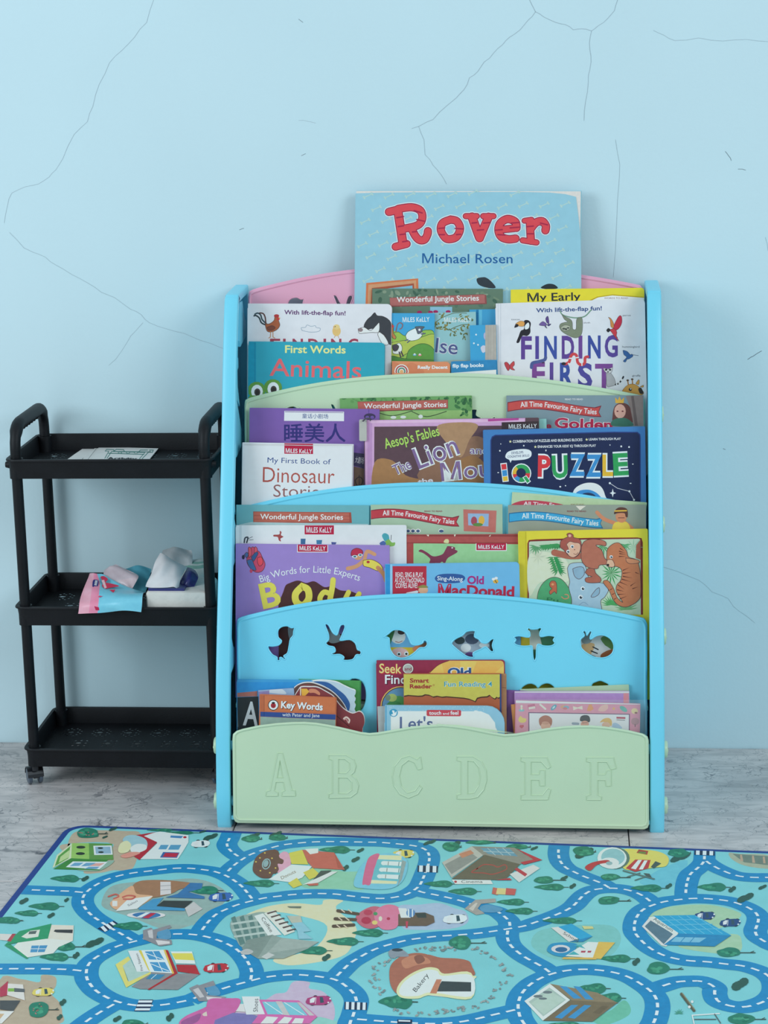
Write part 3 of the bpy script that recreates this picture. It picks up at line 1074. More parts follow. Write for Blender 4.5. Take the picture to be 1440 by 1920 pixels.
art = [E('e8f0f4', 1178, 318, 9, 9), E('e8f0f4', 1155, 408, 9, 9), E('e8f0f4', 1198, 424, 9, 9), S('c5cfe2', (1225, 455), (1250, 430), (1275, 440), (1275, 490), (1245, 505)), S('a9b4d8', (1258, 310), (1275, 300), (1275, 370), (1258, 350)),
       P('a9aca6', (1272, 158), (1392, 158), (1392, 580), (1272, 580)), P('9a9e99', (1300, 158), (1304, 158), (1304, 580), (1300, 580)), P('b7bab4', (1340, 158), (1346, 158), (1346, 580), (1340, 580))]
book('small_story_book', 'small blue dotted board book beside the jungle lift-the-flap book', 4, .0315, .005, (880.5, 610), (931, 608.5), '3da3d6', ZS, art, .001, group='small animal booklets')
art = [P('2f86bd', (914, 588), (1390, 584), (1390, 680), (914, 715)), P('e2e8ea', (914, 716), (1390, 682), (1390, 900), (914, 900)), T('e8f0f4', 'flip flap books', 932, 660, 36, 325, -1.5, b=.03)]
book('small_story_book', 'small blue and white book right of the orange rainbow book', 4, .0368, .0045, (845.5, 677.5), (930.5, 675.5), '2f86bd', ZS, art, .004, group='small animal booklets', corners='0100')
art = [S('c9825f', (310, 600), (420, 640), (520, 610), (640, 700), (560, 760), (420, 720), (310, 760)), E('e8eef0', 404, 700, 74, 74), E('a8433f', 404, 700, 64, 64), E('e8eef0', 404, 700, 50, 50), E('5f8a7c', 404, 700, 42, 42), E('e8eef0', 404, 700, 26, 26), E('d8b27c', 404, 702, 20, 20),
       P('d9946c', (325, 716), (490, 716), (490, 800), (325, 800)), T('eef3f4', 'Really Decent', 572, 672, 32, 310, 0, b=.035)]
book('small_story_book', 'small orange book with a rainbow badge beneath the sheep booklet', 4, .0365, .0045, (735, 677), (844, 678.5), 'd38f68', ZS, art, .006, group='small animal booklets', corners='1000')

art = [P('c3d2de', (40, 90), (46, 90), (46, 900), (40, 900)), P('c9d6e0', (16, 95), (22, 95), (22, 900), (16, 900)),
       T('2b4a86', 'With lift-the-flap fun!', 374, 178, 38, 612, -2.0, b=.02), T('47505c', 'toucan', 142, 250, 15, 80, 0), T('47505c', 'sloth', 816, 280, 14, 60, 0), T('47505c', 'parrot', 1180, 212, 15, 75, 0), T('47505c', 'hummingbird', 1176, 506, 18, 160, 0), T('47505c', 'giraffe', 1268, 775, 18, 76, 0)]
for s, x, w2, c in (('F', 233, 100, '5d4494'), ('I', 366, 34, '51489c'), ('N', 448, 118, '3a53a4'), ('D', 612, 116, '5d4494'), ('I', 768, 36, '6a4796'), ('N', 856, 118, '3a4fa0')):
    art.append(T(c, s, x, 606 - (x - 233) * .012, 200, w2, 0, b=.03))
art.append(T('58489a', 'G', 1012, 586, 190, 122, 0, b=.028))
for s, x, w2, c in (('F', 335, 120, '7a4a96'), ('I', 500, 34, '5a4899'), ('R', 595, 125, '3a53a4'), ('S', 762, 135, '4d4a9c'), ('T', 922, 165, '7a4a96')):
    art.append(T(c, s, x, 860 + (x - 335) * .03, 215, w2, 0, b=.03))
art += [  # toucan
    S('25262e', (262, 258), (295, 250), (322, 275), (318, 320), (318, 365), (290, 395), (245, 395), (215, 455), (192, 455), (212, 400), (232, 350), (262, 330)), S('eaf0f2', (268, 300), (300, 270), (312, 300), (300, 330), (270, 335)), S('d7a45a', (182, 285), (225, 258), (265, 268), (258, 305), (215, 305)),
    S('25262e', (172, 320), (182, 290), (205, 290), (205, 308)), E('25262e', 285, 275, 5, 5),
    # butterfly
    S('5a4a8c', (470, 270), (462, 235), (482, 212), (492, 250), (492, 285)), S('6d5c9c', (468, 280), (435, 262), (402, 292), (430, 302), (468, 300)), S('4a4484', (475, 290), (512, 285), (490, 305)), S('4a4484', (460, 300), (475, 325), (455, 310)),
    # sloth hanging on its vine
    LS('6f9a84', 11, (598, 165), (620, 200), (690, 222), (760, 228), (830, 212), (885, 155)), S('7b8a76', (612, 195), (640, 215), (690, 240), (710, 270), (715, 330), (745, 330), (752, 240), (800, 230), (805, 330), (790, 390), (745, 415), (690, 400), (620, 360), (592, 320), (600, 285), (640, 270), (665, 265), (635, 240)),
    S('aab6a4', (605, 315), (640, 295), (685, 305), (690, 330), (650, 350), (612, 340)), E('4a5450', 632, 330, 16, 8), E('4a5450', 672, 322, 14, 7), E('2c3434', 652, 334, 10, 8), E('d7e3ec', 732, 285, 14, 42),
    # parrot
    S('c0324c', (1085, 330), (1110, 270), (1145, 212), (1168, 215), (1172, 270), (1150, 320), (1115, 345)), S('c98a4a', (1045, 222), (1070, 235), (1095, 280), (1095, 320), (1070, 310), (1062, 250)), S('c8404a', (1060, 340), (1100, 330), (1125, 360), (1122, 400), (1145, 445), (1110, 410), (1085, 375)), S('26262c', (1028, 345), (1045, 325), (1065, 340), (1045, 362)),
    # hummingbird
    S('3a6aa8', (1182, 530), (1220, 540), (1250, 570), (1265, 565), (1275, 585), (1240, 610), (1220, 615), (1205, 640), (1185, 630), (1215, 595), (1190, 570)), L('3a4a64', 4, (1272, 572), (1325, 580)),
    # snake and elephant trunk
    LS('c8474e', 26, (640, 660), (680, 640), (695, 590), (720, 565), (750, 580), (760, 640), (790, 665), (825, 650), (830, 600), (855, 590)), E('2a2a30', 630, 655, 22, 14), L('e6edf0', 10, (672, 652), (690, 660)), L('e6edf0', 10, (684, 605), (706, 605)), L('e6edf0', 10, (745, 600), (770, 596)), L('e6edf0', 10, (800, 672), (800, 650)),
    LS('4a5c96', 30, (330, 690), (340, 650), (400, 635), (450, 620), (462, 598)), L('2d2d34', 8, (430, 648), (448, 646)),
    # red butterfly
    S('b8434e', (125, 665), (100, 640), (78, 650), (92, 690), (112, 720), (128, 700)), S('c04a52', (130, 665), (165, 632), (172, 665), (155, 690), (175, 715), (135, 705)),
    # lemur
    S('aab2b8', (1030, 740), (1060, 735), (1100, 790), (1112, 845), (1075, 865), (1030, 860)), S('c9d0d4', (1000, 695), (1045, 705), (1085, 690), (1075, 735), (1042, 745), (1010, 725)), E('2c2e34', 1025, 712, 12, 8), E('2c2e34', 1062, 712, 12, 8), E('2c2e34', 1043, 732, 8, 6)]
for i in range(7):
    art.append(L('25272c' if i % 2 == 0 else 'dfe7ea', 14, (1112 + i * 11, 850 - i * i * 1.6), (1120 + i * 11, 846 - i * i * 1.6 - i * 2)))
art += [S('d0a050', (1175, 910), (1205, 870), (1250, 845), (1300, 850), (1340, 880), (1375, 925), (1340, 950), (1190, 950)), L('a8763c', 10, (1232, 850), (1226, 812)), L('a8763c', 10, (1272, 845), (1268, 802)), E('5d4a3a', 1226, 810, 12, 9), E('5d4a3a', 1268, 800, 12, 9),
        S('d0a050', (1300, 840), (1325, 805), (1335, 815), (1328, 850)), S('d0a050', (1340, 870), (1372, 855), (1368, 875)), S('3a3430', (1325, 890), (1350, 880), (1370, 930), (1340, 930)), E('33302e', 1250, 895, 15, 15), E('eef2f4', 1254, 890, 6, 6)]
art = inked(art, '33343c', 2.5)
book('picture_book', 'white jungle lift-the-flap board book with toucan and sloth', 4, .0285, .012, (929.5, 569), (1209, 560), 'd7e3ec', ZQ, art, .007, board=.002)

# ---------- second tier ----------------------------------------------------------
art = JUNGLE(775, 1450, 85, 120, ['3f7a4a', '5f9a5c', '2f6440'], 40, 5) + [P('8ebf78', (776, 170), (1600, 160), (1600, 260), (776, 260)), LS('3f5a3c', 5, (1010, 175), (1100, 195), (1220, 165)), LS('3f5a3c', 5, (1220, 170), (1310, 200), (1430, 168)),
       P('7c3f40', (885, 108), (1440, 96), (1440, 150), (890, 174)), P('b0645c', (885, 110), (1438, 98), (1438, 146), (890, 168)), T('e8eef0', 'Wonderful Jungle Stories', 925, 150, 30, 505, -1.2, b=.012), E('e8eef0', 1105, 205, 18, 9), E('e8eef0', 1165, 203, 18, 9), E('e8eef0', 1272, 200, 14, 12)]
art += [(ZE, c) for c in JUNGLE(170, 262, 70, 190, ['3f7a4a', '5f9a5c', '2f6440'], 26, 6)]
book('story_book', 'green jungle stories booklet behind the purple book, second tier', 3, .0055, .0045, (637, 747), (884.5, 741.5), '6aa566', ZD, art, .001, group='jungle and fairy story booklets')


def banner(z, c, edge, x0, y0, x1, up, dn, th, tail, txt, tcol='e9eef0', th2=30):
    """wavy ribbon with fairy-tale lettering"""
    n = 14
    top, bot = [], []
    for i in range(n + 1):
        f = i / n
        y = y0 + up * math.sin(f * math.pi * .95) * (1 - f) * 1.7 + dn * f
        top.append((x0 + (x1 - x0) * f, y))
        bot.append((x0 + (x1 - x0) * f, y + th))
    a = [P(edge, *([(p[0] - 4, p[1] - 5) for p in top] + [(x1 + tail, top[-1][1] - 16), (x1 + tail * .55, top[-1][1] + th * .5), (x1 + tail, top[-1][1] + th + 6)] + [(p[0] - 4, p[1] + 5) for p in bot[::-1]])),
         P(c, *(top + [(x1 + tail - 8, top[-1][1] - 8), (x1 + tail * .45, top[-1][1] + th * .5), (x1 + tail - 8, top[-1][1] + th)] + bot[::-1]))]
    path = [(p[0], p[1] + th * .78) for p in top[1:]]
    path[-1] = (path[-1][0] + tail * .2, path[-1][1])
    a.append(T(tcol, txt, 0, 0, th2, b=.012, path=[path[1]] + path[2::2] + [path[-1]]))
    return [(z, q) for q in a]


art = banner(ZE, 'c0514f', '7c3040', 478, 112, 990, -26, 30, 46, 36, 'All Time Favourite Fairy Tales') + [T('dce6ea', 'READ TO READ', 812, 94, 9, 105, 0, b=.02)] + glow('b02a50', 'dfe6ea', 'Golden', 750, 255, 56, 340, 2, .03, None, .03) + [T('b02a50', 'e', 700, 258, 30, 32, 0, b=.03),
        S('6b4440', (1092, 180), (1105, 130), (1140, 110), (1185, 125), (1205, 180), (1200, 240), (1100, 240)), E('d9b0a0', 1135, 160, 34, 42), P('dcb24a', (1108, 112), (1106, 78), (1122, 96), (1132, 72), (1142, 96), (1160, 78), (1156, 112)), E('6b2f3a', 1120, 160, 6, 4), E('6b2f3a', 1150, 160, 6, 4),
        S('3f7a68', (1090, 215), (1130, 200), (1180, 205), (1210, 245), (1090, 245)), P('8f8480', (1168, 70), (1270, 64), (1275, 245), (1215, 245), (1195, 140)), P('6f6462', (1200, 72), (1215, 70), (1240, 245), (1222, 245))]
book('story_book', 'grey-blue fairy tale booklet with red ribbon and princess, second tier', 3, .0062, .0045, (949.5, 741.5), (1207, 741), '7b98a4', ZE, art, .001, group='jungle and fairy story booklets')

art = [P('dfe8ee', (436, 165), (802, 170), (802, 228), (434, 226)), P('8f86b0', (440, 168), (798, 174), (798, 178), (440, 173)), T('3f5a96', '童话小剧场', 545, 208, 22, 160, 1, b=.004), T('2f2f78', '睡美人', 434, 346, 84, 378, 0, b=.012),
       P('3c3a5c', (860, 420), (925, 428), (925, 520), (860, 500)), T('c9d2dc', '大剧场', 868, 480, 30, 54, 8, b=.004), P('6a5a4c', (862, 505), (925, 520), (925, 640), (862, 640)), LS('2c2a30', 5, (870, 590), (895, 570), (918, 590), (905, 620), (880, 620), (870, 590)), L('2c2a30', 4, (895, 560), (895, 640)),
       P('5d4a98', (952, 150), (956, 150), (956, 500), (952, 500)), E('3c3858', 960, 200, 36, 20), E('6a5aa8', 945, 205, 12, 10), E('6a5aa8', 975, 205, 12, 10)]
book('story_book', 'purple book with Chinese lettering on a white plate, second tier', 3, .0135, .005, (468, 764.5), (711.5, 767), '7a5fae', ZD, art, .001)

ZDE = ZD
art = [P('c9a6d2', (925, 215), (1914, 208), (1914, 800), (925, 800)), P('b893c6', (945, 240), (975, 240), (975, 800), (945, 800)), P('d8b9dd', (965, 225), (1910, 216), (1910, 232), (965, 240)), (ZD, P('5a4650', (988, 262), (1914, 254), (1914, 224), (1996, 220), (1996, 800), (985, 800))),
       S('a07c54', (990, 480), (1100, 470), (1180, 560), (1300, 600), (1200, 680), (990, 700)), S('8a6c58', (1250, 560), (1420, 420), (1600, 320), (1680, 380), (1560, 520), (1400, 640)), (ZE, S('a88a6a', (60, 250), (180, 225), (300, 240), (250, 330), (200, 430), (120, 350))), (ZE, S('93704a', (150, 480), (260, 420), (340, 470), (340, 580), (160, 580)))]
art += glow('a9d86a', '3f5a34', "Aesop's Fables", 1056, 398, 62, 345, -14, .012, None, .02)
art += [(ZD, c) for c in glow('7d6a9a', 'e6ecee', 'The', 1118, 560, 62, 112, -24, .01, None, .045)]
art += [(ZD, c) for c in glow('7d6a9a', 'e6ecee', 'Lion', 1262, 522, 128, 270, -21, .006, None, .035)]
art += [(ZE, c) for c in glow('7d6a9a', 'e6ecee', 'and', 252, 408, 42, 110, 2, .008, None, .04)]
art += [(ZE, c) for c in glow('7d6a9a', 'e6ecee', 'Mou', 88, 570, 100, 290, -6, .006, None, .035)]
art += [(ZE, T('d5dbe6', 'the', -50, 590, 30, 90, -8, b=.03)), (ZE, P('3d3438', (440, 225), (665, 218), (665, 262), (440, 266))), (ZE, T('e2ecee', 'MiLES KeLLY', 482, 262, 24, 165, -1.5, b=.012)), (ZE, P('b04a9a', (360, 205), (540, 196), (540, 212), (360, 220)))]
book('story_book', 'brown fable book in a pale pink frame, second tier', 3, .0215, .0065, (683, 787.5), (1010.5, 783), '5a4650', ZD, art, .002)
mb_clip = None
art = [P('8fd0cc', (640, 200), (720, 200), (720, 300), (640, 300))]
book('story_book', 'turquoise book corner peeking out behind the puzzle box, second tier', 3, .0145, .004, (960, 787), (1024.5, 785), '79c2c0', ZE, art, .001)

zp = ZE
inner_px = [(380, 330), (388, 312), (405, 304), (700, 296), (1100, 286), (1235, 287), (1248, 300), (1250, 320), (1252, 900), (380, 900)]
art = [P('2a3f7e', *[(x, y) for x, y in [(374, 330), (383, 308), (402, 298), (700, 290), (1100, 280), (1238, 281), (1254, 296), (1256, 320), (1258, 900), (374, 900)]]), P('1c2a52', *inner_px),
       T('dfe8ee', 'COMBINATION OF PUZZLES AND BUILDING BLOCKS', 506, 345, 15, 408, -1.5, b=.02), T('dfe8ee', 'LEARN THROUGH PLAY', 952, 331, 13, 188, -1, b=.02), T('dfe8ee', "ENHANCES YOUR KIDS' IQ THROUGH PLAY", 652, 375, 14, 342, -1.2, b=.02)]
for x, y in ((491, 338), (939, 326), (638, 369)):
    art.append(P('ece3b4', *[(x + (9 if i % 2 == 0 else 4) * math.sin(i * math.pi / 5), y - (9 if i % 2 == 0 else 4) * math.cos(i * math.pi / 5)) for i in range(10)]))
art += [S('e8f0f4', (462, 430), (475, 400), (520, 386), (580, 382), (612, 395), (612, 425), (580, 442), (520, 448), (500, 448), (492, 462), (485, 446)), T('3a4a78', 'DEVELOPS', 498, 412, 14, 70, -4, b=.01), T('3a4a78', 'COGNITIVE SKILLS', 475, 434, 13, 128, -4, b=.01)]
for s, x, y, w2, h2, c, r in (('P', 652, 540, 74, 118, 'cf3a44', 1), ('U', 738, 548, 92, 124, '2fa05c', -2), ('Z', 838, 535, 92, 120, '3a8fd0', 0), ('Z', 935, 540, 92, 122, '3a8fd0', 0), ('L', 1032, 536, 62, 118, 'e0b83c', 0), ('E', 1098, 534, 88, 122, '2fa05c', -3)):
    art += [T('eaf1f4', s, x, y, h2, w2, r, b=.085), T(c, s, x, y, h2, w2, r, b=.03)]
art += [P('eaf1f4', (432, 466), (470, 462), (482, 572), (446, 576)), P('cf3a44', (437, 472), (466, 468), (470, 500), (441, 504)), P('3a8fd0', (442, 508), (470, 504), (474, 538), (446, 542)), P('e0b83c', (446, 545), (474, 541), (477, 567), (450, 571)),
        E('eaf1f4', 556, 524, 58, 58, 0, 20), E('2fa05c', 556, 524, 52, 52, 0, 20), P('cf3a44', (556, 524), (608, 524), (604, 548), (584, 568)), P('e0b83c', (556, 524), (505, 530), (506, 510), (524, 484)), P('cf3a44', (556, 524), (512, 552), (505, 530)), P('3a8fd0', (556, 524), (512, 552), (540, 574)), E('1c2a52', 554, 522, 28, 28, 0, 16), P('eaf1f4', (562, 548), (585, 536), (612, 572), (590, 588)), P('2fa05c', (568, 548), (584, 541), (606, 570), (590, 581)),
        S('dfe7ea', (858, 640), (880, 605), (930, 582), (985, 582), (1025, 605), (1046, 650), (1046, 700), (858, 700)), S('3a8fd0', (870, 650), (900, 625), (960, 622), (1010, 650), (1020, 690), (870, 690)), S('2a3a5c', (905, 700), (910, 650), (950, 638), (990, 655), (1000, 700)),
        L('cfdae4', 3, (1075, 582), (1120, 612), (1190, 630), (1217, 680)), E('e8f0f4', 1075, 582, 6, 6), E('e8f0f4', 1190, 630, 6, 6), E('e8f0f4', 1217, 680, 6, 6), P('e8f0f4', (1092, 614), (1097, 635), (1112, 640), (1097, 646), (1092, 665), (1087, 646), (1074, 640), (1087, 635))]
rg = random.Random(5)
for x, y in ((430, 392), (1142, 366), (1188, 370), (1076, 358), (784, 603), (1197, 583), (815, 597), (570, 362), (435, 352), (700, 390), (1210, 470), (420, 520)):
    art.append(E('e2eaf0', x, y, rg.uniform(2.5, 6), rg.uniform(2.5, 6), 0, 8))
book('puzzle_box', 'navy blue puzzle box with stars and multicoloured letters', 3, .0395, .0165, (906.5, 806), (1209.5, 799.5), '3f7fc0', ZE, art, .001, cat='puzzle box', page='3f6fb0')

art = [P('c9d2d6', (188, 368), (850, 372), (850, 380), (188, 376)), P('d8e5ec', (190, 380), (858, 392), (858, 900), (190, 900)), P('b01f45', (436, 354), (612, 358), (612, 430), (436, 428)), T('eaf2f6', 'MiLES KeLLY', 444, 422, 26, 162, 1.5, b=.012), T('33508c', 'My First Book of', 332, 482, 32, 388, 1.6, b=.0), P('b9c6cc', (436, 372), (612, 376), (612, 380), (436, 376)),
       T('a8544c', 'Dinosaur', 303, 602, 94, 440, 1.2, b=-.004), T('8f6060', 'Stories', 368, 692, 76, 330, 1.2, b=-.004)]
book('story_book', 'thick white book with red-brown dinosaur lettering, second tier left', 3, .0385, .020, (454.8, 829.5), (661, 833), 'd5e2ea', ZD, art, .001, spine='6f8fa0')

# ---------- third tier -----------------------------------------------------------
art = [P('9c5145', (245, 95), (845, 100), (850, 165), (245, 165)), P('b2685a', (248, 99), (832, 104), (836, 158), (248, 158)), L('8a463c', 2, (250, 120), (838, 124)), L('8a463c', 2, (250, 142), (838, 146)), T('eaf0f0', 'Wonderful Jungle Stories', 288, 142, 32, 508, .4, b=.012), P('a9d0d8', (160, 175), (230, 160), (950, 172), (950, 260), (160, 260))]
book('story_book', 'teal jungle stories booklet with wooden sign lettering, third tier', 2, .0055, .0045, (443, 946.5), (692, 947.5), '67b0bc', ZF, art, .001, group='jungle and fairy story booklets')

art = banner(ZF, 'b5404c', '7c2a3c', 968, 92, 1470, -24, 44, 46, 40, 'All Time Favourite Fairy Tales') + [T('8a4a50', 'READ TO READ', 1295, 98, 9, 110, 0, b=.02), (ZG, P('b8736c', (215, 172), (410, 180), (405, 308), (218, 300))), (ZG, P('8fb4d8', (242, 196), (365, 198), (362, 272), (244, 266))),
        (ZG, E('a04a5c', 278, 240, 18, 26)), (ZG, E('d8b24a', 322, 236, 18, 26)), (ZG, E('5a8a4a', 300, 262, 30, 10))] + [(ZF, c) for x in (1195, 1225, 1256, 1398) for c in (E('e2ebec', x, 214, 17, 13), E('47648c', x, 215, 11, 9))] + [(ZG, E('47648c', 86, 300, 14, 9))]
book('story_book', 'pale green fairy tale booklet with red ribbon, third tier middle', 2, .0058, .0045, (695, 946.5), (942, 945.5), '9fc3ac', ZF, art, .001, group='jungle and fairy story booklets')
art = [P('aed0a8', (600, 90), (1300, 130), (1300, 260), (600, 240)), S('b8475c', (505, 140), (560, 122), (640, 120), (740, 132), (790, 150), (505, 158)), T('e9eef0', 'All Time Fa', 568, 148, 22, 185, 3, b=.012), T('8a6a58', 'READ TO READ', 846, 148, 8, 78, 0, b=.02)]
book('story_book', 'pale green fairy tale booklet at the back of third tier, mostly hidden', 2, .0045, .0035, (960.5, 922.5), (1213, 942), 'b2d2b0', ZG, art, .001, group='jungle and fairy story booklets')
art = banner(ZG, '3aa5da', '2a6a96', 486, 200, 1000, -22, 34, 44, 36, 'All Time Favourite Fairy Tales') + [T('7c4048', 'READ TO READ', 824, 188, 9, 112, 0, b=.02), P('d9dcd2', (875, 152), (935, 152), (900, 178)),
        LS('c78d6c', 22, (1000, 190), (1040, 228), (1110, 255)), LS('c78d6c', 20, (1165, 250), (1205, 282)), S('e0cf58', (1105, 250), (1175, 248), (1190, 300), (1095, 300)), S('c78d6c', (1110, 205), (1140, 190), (1172, 200), (1172, 230), (1150, 250), (1118, 240)), S('5a3c34', (1100, 200), (1108, 175), (1135, 160), (1175, 170), (1180, 215), (1168, 215), (1160, 195), (1120, 195)), L('dcb84a', 8, (1105, 182), (1172, 180)), L('6b3f3a', 4, (1125, 222), (1160, 222))]
book('story_book', 'grey-green fairy tale booklet with blue ribbon, third tier right', 2, .0095, .0045, (952.5, 947), (1211.5, 946.5), '8f9f94', ZG, art, .001, group='jungle and fairy story booklets')

art = [P('c2d2da', (160, 180), (174, 180), (174, 420), (160, 420))] + publisher(ZF, 560, 178, 180, 58) + [S('9a4a4c', (405, 235), (408, 215), (418, 222), (415, 240), (430, 250), (412, 262), (415, 278), (402, 272), (395, 252), (370, 248), (372, 238)),
        LS('3a4450', 9, (190, 285), (195, 258), (212, 255), (205, 285)), LS('3a4450', 3, (215, 262), (240, 250)), LS('3a4450', 3, (220, 270), (245, 268)), P('3a6a98', (536, 262), (566, 262), (564, 295), (536, 295)), P('3a7aa8', (632, 270), (668, 270), (664, 295), (634, 295)), P('4a5a98', (724, 282), (756, 284), (750, 297), (726, 297)),
        S('4aa5b4', (1035, 245), (1050, 228), (1075, 240), (1078, 275), (1055, 280)), S('7cb45a', (1050, 290), (1075, 265), (1095, 285), (1115, 285), (1110, 305), (1080, 308)), S('4a6aa8', (1020, 290), (1045, 275), (1060, 295), (1035, 305)), LS('3a4450', 3, (1090, 270), (1092, 240))]
book('story_book', 'white book with butterflies and red publisher tab, third tier', 2, .0175, .008, (442.5, 985), (762, 984.5), 'd5e3ea', ZF, art, .003, board=.0018)

art = [P('93cf9a', (-200, 372), (740, 368), (740, 900), (-200, 900)), P('8d3f40', (-130, 318), (540, 322), (540, 372), (-130, 372)), P('a85452', (-130, 330), (540, 333), (540, 366), (-130, 366)), P('e8e4d2', (-2, 312), (15, 318), (10, 332)), P('e8e4d2', (160, 316), (172, 318), (164, 334)), P('e8e4d2', (365, 330), (378, 318), (372, 332)), S('cfd8a0', (100, 366), (110, 348), (128, 350), (128, 370))] \
    + publisher(ZG, 292, 372, 174, 40) + [(ZF, S('7c3a54', (1260, 340), (1275, 328), (1310, 345), (1350, 370), (1400, 360), (1428, 335), (1440, 320), (1500, 340), (1440, 380), (1420, 412), (1395, 400), (1350, 415), (1325, 410), (1330, 385), (1290, 352))), S('7c3a54', (90, 440), (115, 400), (125, 388), (165, 395), (160, 415), (130, 425), (110, 460), (70, 490), (40, 470)), E('e8dce0', 150, 398, 5, 4)]
art = [(ZF, P('a04a48', (1190, 245), (1230, 245), (1230, 420), (1190, 420)))] + [(ZF, P('93cf9a', (1228, 290), (2000, 296), (2000, 600), (1228, 600)))] + [c if isinstance(c[0], Z) else (ZG, c) for c in art[1:]]
book('story_book', 'red and green dinosaur book with publisher tab, third tier middle', 2, .0165, .006, (760.5, 1002.5), (975, 1001.5), 'a34e4c', ZG, art, .002)

art = publisher(ZF, 518, 296, 182, 46)
art += [S('c04a6c', (215, 345), (240, 312), (262, 330), (285, 345), (300, 375), (318, 420), (300, 460), (262, 468), (225, 440), (205, 400)), S('c9566a', (218, 380), (215, 318), (232, 322), (235, 360)), S('c9566a', (250, 350), (255, 312), (270, 325), (265, 360)), S('3f6aa0', (205, 395), (235, 390), (250, 420), (262, 455), (235, 450), (215, 425)), S('2f5a90', (232, 375), (260, 345), (275, 352), (255, 390), (245, 400)), S('3f6aa0', (190, 360), (205, 345), (215, 360), (205, 380)), S('d94a5a', (270, 380), (295, 375), (305, 410), (285, 430), (272, 410)), E('2a2a48', 184, 375, 9, 14), E('c04a6c', 232, 460, 9, 12),
        # swimmer
        LS('c99a74', 24, (930, 390), (880, 430), (825, 445)), LS('c99a74', 22, (930, 380), (945, 340), (990, 358)), S('e0d45c', (920, 395), (970, 390), (1020, 415), (1040, 450), (1010, 460), (960, 440), (922, 428)), LS('c08a60', 26, (1010, 440), (1045, 480), (1060, 520)), E('c99a74', 888, 365, 28, 28), S('b52f50', (845, 365), (850, 335), (880, 320), (912, 332), (915, 355), (880, 362)), E('eaf0f2', 868, 372, 16, 9), E('eaf0f2', 902, 362, 14, 9), E('4a7a90', 868, 372, 10, 6), E('4a7a90', 902, 362, 9, 6), E('b02f40', 950, 405, 10, 8),
        T('eaf1f4', 'Big Words for Little Experts', 0, 0, 42, b=.0, path=[(290, 530), (340, 515), (390, 497), (490, 478), (580, 470), (620, 470), (720, 476), (800, 492), (895, 522)])]
dark = [(410, 640), (430, 590), (445, 550), (470, 535), (520, 520), (570, 535), (620, 525), (680, 560), (730, 555), (780, 580), (840, 585), (880, 600), (905, 600), (900, 640), (860, 700), (640, 720), (420, 700)]
art += [S('4a2c2c', *dark)]
art += glow('d8d85c', 'b9b944', 'B', 306, 690, 148, 118, -12, .028, None, .0) + [LS('d8d85c', 42, (545, 555), (505, 600), (510, 650), (550, 670), (585, 630), (580, 575), (545, 555)), LS('d8d85c', 34, (735, 515), (730, 560), (715, 640)), LS('d8d85c', 32, (715, 600), (680, 590), (655, 625), (665, 660), (710, 650)), LS('d8d85c', 30, (830, 590), (805, 640)), LS('d8d85c', 30, (895, 600), (870, 640))]
# lower part of the cover, seen through the cut-outs of the rack in front
art += [(ZH, S('5a2f2c', (424, 120), (520, 130), (640, 200), (800, 220), (960, 240), (1000, 320), (900, 420), (700, 430), (520, 420), (424, 420))), (ZH, P('8f79c4', (340, 60), (424, 60), (424, 430), (340, 430))), (ZH, S('9ab0b8', (480, 180), (505, 170), (530, 175), (530, 245), (490, 250))), (ZH, S('b5c3c6', (700, 200), (760, 190), (800, 240), (790, 265), (740, 275), (705, 240)))]
art = [q for q in art if isinstance(q[0], Z)] + inked([q for q in art if not isinstance(q[0], Z)], '5a3038', 3)
book('story_book', 'purple book with yellow letters, a swimmer and a heart', 2, .0245, .006, (442, 1019.5), (730, 1022.5), '9684cc', ZF, art, .001)

